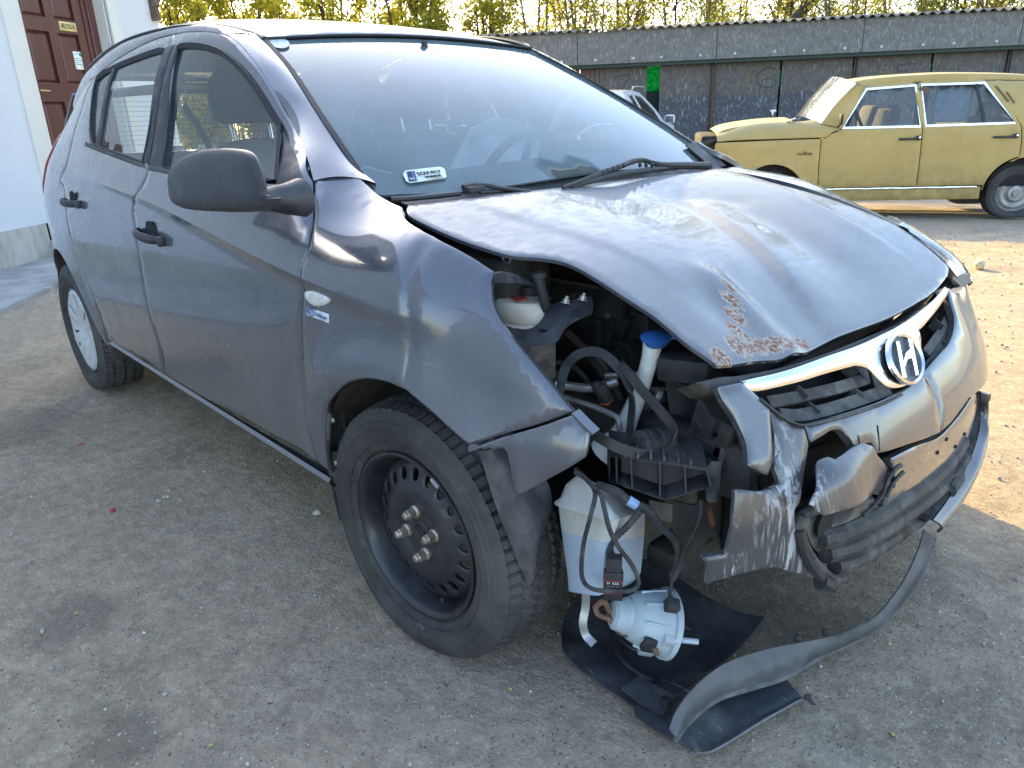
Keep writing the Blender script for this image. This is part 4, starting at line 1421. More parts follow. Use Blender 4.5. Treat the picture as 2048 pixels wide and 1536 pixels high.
while s < posts[-1]:
    o = bpy.data.objects.new('roofing_sheet', sheet_me); COL.objects.link(o); o.parent = gar
    o.location = gp_(s, (.003 if k % 2 else 0)) - Vector(gar.location)
    s += pitch * nw * .985; k += 1

# ---------------------------------------------------------------- trees
def mat_leaf(name, col, tr):
    t = NT(name)
    t.t.nodes.remove(t.b)
    oi = t.n('ShaderNodeNewGeometry')
    rnd = oi.outputs['Random Per Island']
    d = t.n('ShaderNodeBsdfDiffuse'); l = t.n('ShaderNodeBsdfTranslucent')
    t.l(t.mix(rnd, tuple(c * .7 for c in col), tuple(c * 1.3 for c in col)), d.inputs[0])
    t.l(t.mix(rnd, tuple(c * .7 for c in tr), tuple(c * 1.3 for c in tr)), l.inputs[0])
    m = t.n('ShaderNodeMixShader'); m.inputs[0].default_value = .5
    t.l(d.outputs[0], m.inputs[1]); t.l(l.outputs[0], m.inputs[2]); t.l(m.outputs[0], t.out.inputs[0])
    return t.m
M['leaf'] = mat_leaf('young_spring_leaf', (.20, .21, .035), (.42, .42, .07))
M['leaf2'] = mat_leaf('yellow_green_leaf', (.22, .22, .035), (.44, .43, .06))
M['bark'] = plain('grey_brown_bark', (.13, .10, .075), .95, noise_=.5, scale=18)
M['bark_dark'] = plain('dark_bark', (.060, .045, .036), .95, noise_=.5, scale=18)

def branchy(mb, base, dirv, L, r, depth, rs, tips, spread=.5, n=6):
    pts = [Vector(base)]; d = Vector(dirv).normalized()
    k = 4 if depth > 0 else 3
    for i in range(k):
        d = (d + Vector((rs.uniform(-1, 1), rs.uniform(-1, 1), rs.uniform(-.2, .5))) * .13).normalized()
        pts.append(pts[-1] + d * (L / k))
    mb.tube(pts, [r * (1 - .75 * i / k) for i in range(k + 1)], n if depth > 0 else 4, cap=False, smooth=2 if depth > 0 else 1)
    if depth == 0:
        tips.append((pts[-2], pts[-1])); return
    nb = rs.randint(4, 6) if depth > 1 else rs.randint(3, 5)
    for i in range(nb):
        t = rs.uniform(.25, 1.0)
        j = min(int(t * k), k - 1); p = pts[j].lerp(pts[j + 1], t * k - j)
        a = rs.uniform(0, 2 * pi)
        dd = (d + Vector((cos(a), sin(a), rs.uniform(.1, .5))) * spread).normalized()
        branchy(mb, p, dd, L * rs.uniform(.35, .6), r * (1 - .75 * t) * .6 + .002, depth - 1, rs, tips, spread, 5)

def leaf_mesh(tips, rs, per, size, drop=0.0):
    V = []; F = []
    for a, b in tips:
        for i in range(per):
            p = a.lerp(b, rs.uniform(-.6, 1.1)) + Vector((rs.gauss(0, .12), rs.gauss(0, .12), rs.gauss(0, .12)))
            n = Vector((rs.uniform(-1, 1), rs.uniform(-1, 1), rs.uniform(-1, 1))).normalized()
            u = n.orthogonal().normalized(); v = n.cross(u)
            s = size * rs.uniform(.6, 1.3)
            k = len(V)
            V += [p - u * s, p + v * s * .5, p + u * s, p - v * s * .5]
            F.append((k, k + 1, k + 2, k + 3))
    return V, F

def make_tree(name, loc, h, r, seed, label, stems=1, leaves=5, size=.04, leafmat='leaf', bark='bark', lean=.08, group=None, depth=2, spread=.55, crown_from=.2):
    rs = random.Random(seed)
    root = thing(name, loc, label, 'tree', group=group)
    mb = MB(); tips = []
    for s in range(stems):
        a = rs.uniform(0, 2 * pi)
        d = Vector((cos(a) * lean * rs.uniform(.3, 1.6), sin(a) * lean * rs.uniform(.3, 1.6), 1)).normalized()
        pts = [Vector((cos(a) * .06 * s, sin(a) * .06 * s, -.2))]
        k = 8; L = h * rs.uniform(.8, 1.05)
        for i in range(k):
            d = (d + Vector((rs.uniform(-1, 1), rs.uniform(-1, 1), .3)) * .05).normalized()
            pts.append(pts[-1] + d * L / k)
        mb.tube(pts, [r * (1 - .85 * i / k) for i in range(k + 1)], 7, cap=False, smooth=2)
        nb = int(h * 2.6)
        for i in range(nb):
            t = rs.uniform(crown_from, .98)
            j = min(int(t * k), k - 1); p = pts[j].lerp(pts[j + 1], t * k - j)
            b = rs.uniform(0, 2 * pi)
            branchy(mb, p, Vector((cos(b), sin(b), rs.uniform(.6, 1.5))), h * rs.uniform(.10, .24) * (1.15 - .5 * t), r * .35 * (1 - .7 * t) + .003, depth - 1, rs, tips, spread)
    mb.build('trunk', root, M[bark])
    if leaves:
        V, F = leaf_mesh(tips, rs, leaves, size)
        me = mesh('crown', V, F, False)
        link('crown', me, root, M[leafmat])
    return root

rs = random.Random(11)
GRP = 'slender young trees growing behind the garages'
protos = []
spots = []
for i in range(46):
    s = -11 + i * .64 + rs.uniform(-.35, .35)
    o = -rs.choice((6.5, 7.5, 9.0, 11.0)) - rs.uniform(0, 1.2)
    spots.append((s, o))
spots = spots[16:] + spots[:16]
NP = 5
TREE_L = ['slender grey-barked tree with three thin stems and golden leaves behind the garages', 'slender pale tree with paired stems and yellowish leaves behind the garages', 'thin two-stemmed tree with green leaves standing behind the garage roof', 'thin dark-barked tree with three stems in yellow leaf behind the garages', 'slender twin-stemmed tree with light green leaves rising above the garage roof']
for i, (s, o) in enumerate(spots):
    p = gp_(s, GZ, o)
    if i < NP:
        t = make_tree('young_tree', tuple(p), rs.uniform(8, 10), rs.uniform(.05, .085), 40 + i, TREE_L[i], stems=2 + i % 2, leaves=15, size=.056, leafmat='leaf2' if i % 2 else 'leaf', group=GRP, depth=2, bark='bark' if i % 3 else 'bark_dark')
        protos.append(t)
    else:
        c = copy_tree(protos[i % NP])
        c.location = p; c.rotation_euler = (0, 0, rs.uniform(0, 6.28)); sc = rs.uniform(.85, 1.15) * (.55 if s < 1.0 else 1.0); c.scale = (sc, sc, sc)
# denser yellow trees to the left, behind the house corner
for i in range(11):
    k = i / 10.0
    p = Vector((-21.8 + 5.5 * k + rs.uniform(-.8, .8) - 2.0 * (i % 2), 4.6 + 9.0 * k + rs.uniform(-.3, .3), -.1))
    if i == 0:
        dense = make_tree('leafy_tree', tuple(p), 5.2, .08, 77, 'bushy yellow-green tree in full young leaf beyond the house corner', stems=5, leaves=34, size=.065, leafmat='leaf2', group='bushy trees beyond the house corner', bark='bark_dark', crown_from=.08)
    else:
        c = copy_tree(dense); c.location = p; c.rotation_euler = (0, 0, rs.uniform(0, 6.28)); sc = rs.uniform(.85, 1.1); c.scale = (sc, sc, sc)
# leaning thick trunk over the garage roof
lt_ = MB()
root = thing('leaning_tree', tuple(gp_(6.2, GZ, -7)), 'thick bare trunk leaning to the right above the garage roof', 'tree')
lt_.tube([Vector((0, 0, 0)) + GD * -.5, GD * .4 + Vector((0, 0, 2.6)), GD * 1.6 + Vector((0, 0, 4.2)), GD * 3.4 + Vector((0, 0, 6.0)), GD * 4.2 + Vector((0, 0, 7.5))], [.20, .17, .13, .09, .05], 9)
lt_.build('trunk', root, M['bark_dark'])

# on the near side of the yard, behind the photographer: bare trees and a gabled house that the paint mirrors
make_tree('bare_tree', (5.2, -7.8, 0), 9.0, .16, 5, 'tall bare winter tree on the near side of the yard', stems=2, leaves=0, bark='bark_dark', depth=3, spread=.7, lean=.1)
make_tree('bare_tree', (9.5, -4.2, 0), 8.5, .14, 9, 'tall bare winter tree by the yard entrance', stems=2, leaves=0, bark='bark_dark', depth=3, spread=.7, lean=.1)
h2 = thing('gabled_house', (-8.0, -10.5, 0), 'low white house with a gabled front on the near side of the yard', 'house')
w = MB(); w.box((-8.0, -13, 1.4), (11, 5, 2.8))
w.build('wall', h2, M['render'], True, smooth=False)
w = MB()
w.add([(-13.8, -10.2, 2.7), (-2.2, -10.2, 2.7), (-2.2, -13, 4.6), (-13.8, -13, 4.6), (-13.8, -15.8, 2.7), (-2.2, -15.8, 2.7)], [(0, 1, 2, 3), (3, 2, 5, 4), (0, 3, 4), (1, 5, 2), (0, 4, 5, 1)])
w.build('roof', h2, RM, True, smooth=False)
for x in (-12, -9.1, -5.7):
    w = MB(); w.box((x, -10.5, 1.55), (1.1, .08, 1.2), None, .01); w.build('window', h2, M['black_gloss'], True)

# ---------------------------------------------------------------- front end of the wreck: bumper, grille, lamp
M['paint_bump'] = make_paint('scuffed_bumper_paint', base=(.076, .076, .082), dust_up=.15, dirt=.5, scr=1.3)
def scuffed():
    # the torn right corner: white gouges where the plastic was dragged
    t = NT('gouged_bumper_plastic')
    p = t.co(True)
    sp = t.n('ShaderNodeSeparateXYZ'); t.l(p, sp.inputs[0])
    a = t.noise(p, 55, 5, .75, .8, ((1, 1, .16), (radians(8), radians(12), 0)))
    b = t.noise(p, 12, 4, .6)
    near = t.rng(t.math('ABSOLUTE', t.math('ADD', sp.outputs[1], .505)), .085, .0)
    low = t.rng(sp.outputs[2], .56, .44)
    m = t.math('MULTIPLY', t.rng(t.math('ADD', a, t.math('MULTIPLY', near, .10)), .55, .64), t.math('MAXIMUM', t.math('MULTIPLY', near, .9), t.math('MULTIPLY', low, t.rng(b, .42, .6))), True)
    base = t.mix(t.noise(p, 8, 5), (.065, .064, .066), (.115, .11, .105))
    c = t.mix(t.math('MULTIPLY', m, .9), base, (.52, .51, .52))
    t.l(c, t.b.inputs['Base Color'])
    t.l(t.rng(m, 0, 1, .28, .7), t.b.inputs['Roughness'])
    t.l(t.math('SUBTRACT', .35, m, True), t.b.inputs['Metallic'])
    t.l(t.math('SUBTRACT', .35, m, True), t.b.inputs['Coat Weight'])
    t.bump(a, .25, .003)
    return t.m
M['paint_torn'] = scuffed()
GRL = [(0.5965, -0.508, 0.6955), (0.6015, -0.5013, 0.689), (0.6158, -0.4847, 0.6693), (0.6337, -0.468, 0.6444), (0.6519, -0.4453, 0.623), (0.6616, -0.4323, 0.6123), (0.6693, -0.4109, 0.6077), (0.6856, -0.3215, 0.6038), (0.7022, -0.1774, 0.5935), (0.7046, -0.1109, 0.5918)]
GRR = [(0.7046, -0.1109, 0.5918), (0.7077, -0.0411, 0.5886), (0.7042, 0.0288, 0.5947)]
GRR2 = [(0.7042, 0.0288, 0.5947), (0.6958, 0.1317, 0.6056), (0.6878, 0.2232, 0.6141), (0.6715, 0.2958, 0.6311), (0.6567, 0.3321, 0.6494), (0.6382, 0.3492, 0.6771), (0.6204, 0.3763, 0.6988)]
BLK_ = [(0.5849, -0.5671, 0.6999), (0.5987, -0.5641, 0.6752), (0.6168, -0.5535, 0.644), (0.6322, -0.5495, 0.6165), (0.6418, -0.5542, 0.5961), (0.6492, -0.5619, 0.5762)]
RAG = [(0.6492, -0.5619, 0.5762), (0.6526, -0.5592, 0.5709), (0.6584, -0.5496, 0.5656), (0.6655, -0.5402, 0.5573), (0.6717, -0.5294, 0.5517)]
TEAR = [(0.6717, -0.5294, 0.5517), (0.6684, -0.516, 0.5661), (0.6611, -0.5014, 0.5864), (0.6352, -0.4703, 0.6408)]
CRACKL = [(0.6352, -0.4703, 0.6408), (0.6533, -0.4839, 0.6059), (0.6648, -0.4973, 0.5815), (0.6727, -0.5099, 0.5607), (0.6815, -0.5099, 0.5431)]
NOTCH = [(0.6815, -0.5099, 0.5431), (0.6831, -0.515, 0.5363), (0.6746, -0.546, 0.5321), (0.6567, -0.5807, 0.5422), (0.6492, -0.5945, 0.5448)]
RIGHTE = [(0.6492, -0.5945, 0.5448), (0.6564, -0.6053, 0.4996), (0.6562, -0.6119, 0.4543), (0.6536, -0.6159, 0.4329)] + [(0.6482, -0.6239, 0.4332), (0.6381, -0.6376, 0.4312), (0.6258, -0.6525, 0.4298)]
TIP = [(0.6258, -0.6525, 0.4298), (0.6315, -0.6458, 0.4215), (0.6351, -0.6414, 0.4084), (0.6352, -0.6413, 0.3907), (0.6339, -0.6423, 0.3737)]
BOTE = [(0.6339, -0.6423, 0.3737), (0.6494, -0.6217, 0.3799), (0.6641, -0.5983, 0.3843), (0.6763, -0.5748, 0.3866), (0.6893, -0.545, 0.3842), (0.6993, -0.5168, 0.3783)] + [(0.7052, -0.4939, 0.3628), (0.7111, -0.4668, 0.3473), (0.7184, -0.4269, 0.3239), (0.7218, -0.3946, 0.3019)]
FOGE = [(0.7218, -0.3946, 0.3019), (0.7223, -0.42, 0.3446), (0.7185, -0.4481, 0.3821), (0.7125, -0.4728, 0.4211), (0.7092, -0.485, 0.4547), (0.7072, -0.4882, 0.4824), (0.7086, -0.474, 0.4935)]
HOLE = [(0.7086, -0.474, 0.4935), (0.6999, -0.4528, 0.5349), (0.6868, -0.4174, 0.5762)]
HOLET = [(0.6868, -0.4174, 0.5762), (0.6901, -0.3954, 0.5784), (0.6923, -0.3763, 0.5805), (0.6944, -0.3545, 0.5827), (0.6985, -0.3335, 0.58), (0.7018, -0.3259, 0.5756), (0.7051, -0.3219, 0.5704), (0.7121, -0.3162, 0.5588), (0.7219, -0.3073, 0.542)]
FOLD = [(0.7219, -0.3073, 0.542), (0.725, -0.283, 0.5407), (0.7289, -0.2572, 0.5372), (0.7339, -0.2509, 0.5265), (0.7384, -0.2469, 0.5143)]
LOWE = [(0.7384, -0.2469, 0.5143), (0.7442, -0.1932, 0.5048), (0.7493, -0.119, 0.4939), (0.753, -0.0485, 0.4824), (0.7544, 0.0347, 0.4689)]
LOWE2 = [(0.7544, 0.0347, 0.4689), (0.7534, 0.0946, 0.4703), (0.7522, 0.1402, 0.4769), (0.7468, 0.2292, 0.4909), (0.7405, 0.298, 0.4931)]
CRK = [(0.7042, 0.0288, 0.5947), (0.7109, 0.031, 0.5835), (0.7189, 0.0389, 0.5688), (0.7318, 0.0456, 0.5444), (0.7388, 0.0459, 0.5293), (0.7443, 0.0422, 0.5138), (0.7544, 0.0347, 0.4689)]
# right-hand sliver beside the empty lamp opening, cracked away from the rest
panel('bumper_fragment', 'bump', chain([GRL[0], GRL[1], GRL[2], GRL[3]], [(TEAR[-1])], rev(TEAR), rev(RAG), rev(BLK_)), car, M['paint_bump'], step=.014, flange=.012, off=.004)
# torn corner with the white gouges
CRK2 = [(0.6693, -0.4109, 0.6077), (0.6784, -0.4131, 0.5921), (0.6868, -0.4174, 0.5762)]
panel('torn_bumper_corner', 'bump', chain(GRL[3:7], CRK2, rev(HOLE), rev(FOGE), rev(BOTE), rev(TIP), rev(RIGHTE), rev(NOTCH), rev(CRACKL)), car, M['paint_torn'], step=.012, flange=.010)
# front skin, split by a crack under the emblem
panel('bumper_skin', 'bump', chain(GRL[6:], GRR, CRK, rev(LOWE), rev(FOLD), rev(HOLET), rev(CRK2)), car, M['paint_bump'], step=.02, gap=.0022)
SIDE_L = [Vector((bump_x(y, z), y, z)) for y, z in ((.26, .485), (.40, .475), (.55, .470), (.68, .47), (.78, .50))]
SIDE_U = [Vector((bump_x(y, z), y, z)) for y, z in ((.78, .66), (.70, .672), (.60, .675), (.52, .68), (.44, .692))]
panel('bumper_skin', 'bump', chain(GRR2, [GRR2[-1], SIDE_U[-1]], rev(SIDE_U), [SIDE_U[0], SIDE_L[-1]], rev(SIDE_L), rev(LOWE2[:-1]), rev(CRK)), car, M['paint_bump'], step=.025, gap=.0022)
# torn flap folded outwards
FLF = ('x', lambda y, z: bump_x(y, z) + .004 + .040 * sstep(-.235, -.44, y) - .030 * sstep(.53, .575, z) * sstep(-.24, -.30, y))
FL = chain([(0.7238, -0.5071, 0.5126), (0.7223, -0.4844, 0.5339), (0.72, -0.4624, 0.5501), (0.7191, -0.4434, 0.5606), (0.7214, -0.4288, 0.5628), (0.7261, -0.4092, 0.5621)], [(0.7214, -0.398, 0.5566), (0.7278, -0.3658, 0.5552), (0.7326, -0.3347, 0.5538), (0.74, -0.287, 0.5497)], [(0.7325, -0.2667, 0.5405), (0.7374, -0.2585, 0.5312), (0.7421, -0.2552, 0.5194), (0.7492, -0.2383, 0.5014), (0.7553, -0.2239, 0.4797)], [(0.7567, -0.2282, 0.4817), (0.7572, -0.2368, 0.4559), (0.756, -0.254, 0.4347)], [(0.7672, -0.2862, 0.4516), (0.7635, -0.3203, 0.4597), (0.7601, -0.3495, 0.468), (0.7482, -0.414, 0.4796), (0.7357, -0.4625, 0.4848), (0.7301, -0.4818, 0.4868), (0.7237, -0.494, 0.4988), (0.7198, -0.4984, 0.5076)], k=3)
panel('bumper_flap', None, FL, car, M['paint_torn'], func=FLF, sgn=1.0, step=.012, bev=.002, flange=.004)
# dark beam and foam behind the hole
bb = MB()
for z0, z1, o in ((.40, .52, .065), (.55, .60, .08)):
    ring = [(bump_x(y, z0) - o - .03, y) for y in [-.44 + i * .06 for i in range(17)]]
    back = [(x - .05, y) for x, y in rev(ring)]
    bb.prism(ring + back, z0, z1)
bb.build('bumper_beam', car, M['dark'], True, smooth=False)
# lower band below the skin
band_t = LOWE + LOWE2[1:-1]
BDT = [(0.7397, -0.1806, 0.4864), (0.743, -0.0964, 0.4766), (0.7447, -0.0178, 0.4628), (0.7436, 0.0819, 0.4445), (0.7415, 0.1837, 0.4533), (0.7356, 0.2821, 0.4691), (0.7293, 0.3391, 0.4701)]
BDB = [(0.7133, 0.4448, 0.4), (0.7241, 0.4155, 0.3672), (0.7272, 0.3698, 0.3017), (0.7184, 0.2856, 0.2744), (0.7358, 0.1242, 0.312), (0.7404, -0.0054, 0.333), (0.7404, -0.1077, 0.3491), (0.7401, -0.1852, 0.366)]
panel('bumper_lower_band', 'bump', chain(BDT, [BDT[-1], BDB[0]], BDB, [BDB[-1], BDT[0]]), car, M['paint_bump'], step=.025, off=-.010)
hm = MB()
for q in [(0.7439, 0.1215, 0.4256), (0.7411, 0.2068, 0.3776), (0.7448, 0.0728, 0.4099), (0.737, 0.2745, 0.3857)]:
    hm.lathe([(.0001, .002), (.0045, .002), (.0045, -.004)], 10, Matrix(((0, 0, 1), (1, 0, 0), (0, 1, 0))), q)
hm.build('screw_hole', car, M['dark'], True)['kind'] = 'stuff'
# lower intake: dusty black rails running round to the left side, fog lamp bezel torn loose at the right end
M['dusty_black'] = plain('dusty_black_plastic', (.030, .030, .030), .65, dirt=((.20, .185, .16), .8, 14), noise_=.4)
for nm, pts, w_ in (('intake_rail', [(0.7169, -0.4041, 0.3923), (0.7283, -0.3258, 0.3773), (0.7377, -0.19, 0.3625), (0.7394, -0.0122, 0.3437), (0.735, 0.179, 0.3321), (0.7291, 0.3014, 0.3524)], .040),
                    ('intake_rail', [(0.7221, -0.388, 0.3579), (0.7316, -0.3021, 0.3378), (0.7379, -0.1527, 0.3172), (0.7333, 0.0476, 0.287), (0.7211, 0.2677, 0.259), (0.7244, 0.3609, 0.2943)], .038),
                    ('intake_rail', [(0.7273, -0.3542, 0.3186), (0.7317, -0.2692, 0.2937), (0.7251, -0.1016, 0.2548), (0.6198, 0.4516, 0.0299)] + [(0.7333, 0.2237, 0.24), (0.7154, 0.415, 0.24)], .034)):
    P_ = crom(pts, 5)
    tb = MB(); n_ = len(P_)
    V = []; F = []
    for i, q in enumerate(P_):
        tg = (P_[min(i + 1, n_ - 1)] - P_[max(i - 1, 0)]).normalized()
        up = Vector((0, 0, 1)); out = tg.cross(up).normalized()
        if out.x < 0: out = -out
        for k in range(8):
            a = 2 * pi * k / 8
            V.append(q + up * (w_ * .5 * sin(a)) + out * (.016 * cos(a)))
    for i in range(n_ - 1):
        for k in range(8): F.append((i * 8 + k, i * 8 + (k + 1) % 8, (i + 1) * 8 + (k + 1) % 8, (i + 1) * 8 + k))
    F.append(tuple(range(8))); F.append(tuple((n_ - 1) * 8 + k for k in range(8)))
    tb.add(V, F); tb.build(nm, car, M['dusty_black'], True)
panel('intake_backing', 'bump', [Vector((0, y, z)) for y, z in ((-.46, .46), (-.25, .47), (0, .47), (.25, .46), (.45, .42), (.50, .30), (.30, .22), (0, .21), (-.25, .23), (-.44, .33))], car, M['dark'], off=-.045, bev=0, gap=0, flange=.002, step=.05)
tb = MB()
tb.tube([(0.7092, -0.4701, 0.468), (0.708, -0.4745, 0.4477), (0.7111, -0.4629, 0.411), (0.7172, -0.4331, 0.3662), (0.722, -0.3894, 0.3211), (0.7194, -0.3267, 0.2727), (0.6495, -0.0903, 0.1252)], .011, 8)
tb.tube([(0.7092, -0.4701, 0.468), (0.7155, -0.4456, 0.4701), (0.7257, -0.4004, 0.4635), (0.7353, -0.3391, 0.4484), (0.7429, -0.2671, 0.4287)], .009, 8)
tb.build('fog_lamp_bezel', car, M['dusty_black'], True)
plate('fog_lamp_pocket', crom([(0.7002, -0.4427, 0.453), (0.7096, -0.4012, 0.4475), (0.7267, -0.2697, 0.4172), (0.7306, -0.175, 0.3694), (0.7275, -0.2333, 0.3588), (0.721, -0.3039, 0.3537), (0.7144, -0.3628, 0.3601), (0.7084, -0.4003, 0.366), (0.7028, -0.4318, 0.4089)], 3, True), car, plain('bent_grey_bracket', (.15, .14, .125), .5, metal=.5, dirt=((.10, .08, .06), .7, 16)), .004)
pk = MB(); pk.lathe([(.030, .006), (.026, .0), (.022, -.03), (.001, -.035)], 18, Matrix(((0, 0, 1), (1, 0, 0), (0, 1, 0))), ([(0.7145, -0.3966, 0.4241)])[0])
pk.build('fog_lamp_socket', car, M['dark'], True)
tb = MB(); tb.tube([(0.7133, -0.4845, 0.4463), (0.7173, -0.4696, 0.4016), (0.7225, -0.4425, 0.3606), (0.7272, -0.3959, 0.3106), (0.7204, -0.3333, 0.2562)], .009, 7); tb.tube([(0.727, -0.407, 0.3107), (0.7276, -0.3736, 0.2866), (0.658, -0.1642, 0.135)], [.016, .013, .006], 7)
tb.build('crushed_bumper_edge', car, M['black'], True)
tb = MB()
for a_, b_ in (((1762,962), (1790,930)),):
    pass
for pts in ([(0.7582, -0.2511, 0.4439), (0.759, -0.24, 0.4661), (0.7599, -0.2126, 0.4792), (0.7607, -0.1892, 0.4794)], [(0.7609, -0.2411, 0.4336), (0.7622, -0.2192, 0.4541), (0.7636, -0.1789, 0.4618)], [(0.7488, -0.3093, 0.4166), (0.7521, -0.2763, 0.4232), (0.7549, -0.2415, 0.4389)], [(0.7518, -0.2184, 0.489), (0.7547, -0.208, 0.4631), (0.7552, -0.1953, 0.435)]):
    tb.tube(pts, .0045, 6)
tb.build('torn_plastic_strip', car, M['black'], True)['kind'] = 'stuff'
# fine cracks in the skin
tb = MB()
for pts in ([(0.7202, -0.2195, 0.56), (0.7271, -0.2274, 0.5462), (0.7378, -0.2405, 0.5191)], [(0.7081, -0.3194, 0.5666), (0.715, -0.3156, 0.5546), (0.7179, -0.3184, 0.5485)], [(0.7145, -0.2895, 0.5607), (0.7233, -0.2963, 0.5427)]):
    tb.tube(pts, .0011, 4)
tb.build('hairline_crack', car, M['dark'], True)['kind'] = 'stuff'

# grille: dark backing, chrome wings, slats, emblem
NV = [(-.53, .700), (-.42, .698), (-.27, .698), (-.15, .693), (0, .690), (.15, .695), (.28, .702), (.40, .709)]
DV = [(.40, .60), (.24, .575), (0, .565), (-.24, .555), (-.40, .57), (-.53, .66)]
panel('grille_backing', 'bump', [Vector((0, y, z)) for y, z in NV + DV], car, M['dark'], off=-.075, bev=0, gap=0, flange=.002, step=.04)
CHT = [(0.5989, -0.5122, 0.6972), (0.618, -0.4242, 0.694), (0.6393, -0.2784, 0.694), (0.6482, -0.1549, 0.69), (0.6507, -0.0421, 0.6893), (0.6484, 0.0916, 0.6917), (0.6405, 0.212, 0.6991), (0.6207, 0.3582, 0.7082)]
CHR = [(0.6207, 0.3582, 0.7082), (0.6232, 0.377, 0.7003), (0.6271, 0.3743, 0.6952), (0.6349, 0.3436, 0.6898), (0.6442, 0.2897, 0.6847), (0.6571, 0.1946, 0.6741), (0.6642, 0.125, 0.665), (0.6656, 0.0968, 0.6636)]
CHRD = [(0.6656, 0.0968, 0.6636), (0.6733, 0.0917, 0.6506), (0.685, 0.0698, 0.6313)]
CHV = [(0.685, 0.0698, 0.6313), (0.6964, 0.0539, 0.6131), (0.7061, 0.025, 0.5983), (0.7105, -0.011, 0.5914), (0.7108, -0.0346, 0.5903), (0.7089, -0.0782, 0.5922), (0.7045, -0.1127, 0.5986), (0.6987, -0.1342, 0.6073), (0.691, -0.1469, 0.6192), (0.6827, -0.1574, 0.6324)]
CHL = [(0.6827, -0.1574, 0.6324), (0.6737, -0.1707, 0.6471), (0.6672, -0.1957, 0.6571), (0.6638, -0.2191, 0.6614), (0.6537, -0.3024, 0.667), (0.6385, -0.399, 0.6699), (0.6164, -0.4865, 0.6745), (0.6037, -0.5052, 0.691)]
M['chrome'] = plain('chrome', (.86, .87, .88), .06, metal=1.0, noise_=.03, dirt=((.45, .44, .40), .10, 9))
panel('grille_chrome', 'bump', chain(CHT, CHR, CHRD, CHV, CHL), car, M['chrome'], off=.004, step=.012, bev=.005, flange=.02)
# slats follow the opening
for pts, w_ in (([(0.6136, -0.4404, 0.6421), (0.6273, -0.3881, 0.638), (0.6452, -0.2899, 0.6293), (0.6551, -0.2067, 0.6228), (0.6618, -0.1129, 0.6158)], .022), ([(0.6338, -0.4325, 0.6215), (0.6493, -0.389, 0.6115), (0.6654, -0.3063, 0.6036), (0.6774, -0.2066, 0.5966), (0.6857, -0.0957, 0.5871)], .024),
                ([(0.6682, 0.1376, 0.6047), (0.6578, 0.2267, 0.617), (0.643, 0.3143, 0.6288), (0.6269, 0.3824, 0.6404)], .020), ([(0.6871, 0.1004, 0.5812), (0.6777, 0.1915, 0.5936), (0.6622, 0.2923, 0.6078), (0.647, 0.3547, 0.6209)], .022)):
    ribbon('grille_slat', pts, lambda t, p, tg: Vector((.72, 0, -.7)), w_, car, M['dusty_black'], .008)
gv = MB()
for q in [(0.6431, -0.1847, 0.6408), (0.6307, -0.3581, 0.6371), (0.6497, -0.3485, 0.6081), (0.6674, -0.2023, 0.6), (0.6424, 0.2631, 0.6348), (0.6659, 0.235, 0.5999)]:
    gv.box(q, (.026, .004, .026), Matrix.Rotation(.5, 3, 'Y'))
gv.build('grille_rib', car, M['dusty_black'], True)['kind'] = 'stuff'
ribbon('grille_lower_edge', [(0.6151, -0.4853, 0.6602), (0.6327, -0.4652, 0.6368), (0.6508, -0.4422, 0.6161), (0.6639, -0.4159, 0.605), (0.676, -0.3661, 0.6004), (0.6904, -0.2772, 0.5937), (0.7013, -0.1706, 0.5851), (0.705, -0.0963, 0.5814)], lambda t, p, tg: Vector((1, 0, .4)), .022, car, M['dusty_black'], .004)
# slam panel and weather strip between bonnet and grille
panel('slam_panel', 'bump', chain([(0.5514, -0.5834, 0.7149), (0.5605, -0.5248, 0.7141), (0.5696, -0.4828, 0.708), (0.5851, -0.4249, 0.7041), (0.6025, -0.3362, 0.7009), (0.6141, -0.2269, 0.6987), (0.6193, -0.0904, 0.6963), (0.6227, 0.0702, 0.6917), (0.618, 0.2267, 0.6928), (0.6045, 0.3598, 0.6934), (0.5767, 0.4971, 0.6943)], [(0.5871, 0.4706, 0.6849), (0.6215, 0.2724, 0.6821), (0.6319, 0.1415, 0.6751), (0.6352, 0.0012, 0.6736), (0.6329, -0.1153, 0.6743), (0.6256, -0.2464, 0.6788), (0.6058, -0.3997, 0.6807), (0.5852, -0.4879, 0.6828), (0.5693, -0.5572, 0.6916)]), car, plain('dusty_brown_black_plastic', (.040, .037, .033), .7, dirt=((.13, .115, .09), .8, 20)), off=-.022, step=.02, flange=.05)
# emblem: oval ring, slanted letter, black mesh
EO = Vector(([(0.6883, -0.0439, 0.64)])[0])
_e = .004
nrm_ = Vector((1, -(bump_x(EO.y + .01, EO.z) - bump_x(EO.y - .01, EO.z)) / .02, -(bump_x(EO.y, EO.z + .01) - bump_x(EO.y, EO.z - .01)) / .02)).normalized()
EX = Vector((0, 0, 1)).cross(nrm_).normalized(); EY = nrm_.cross(EX).normalized()
EMt = Matrix((EX, EY, nrm_)).transposed()

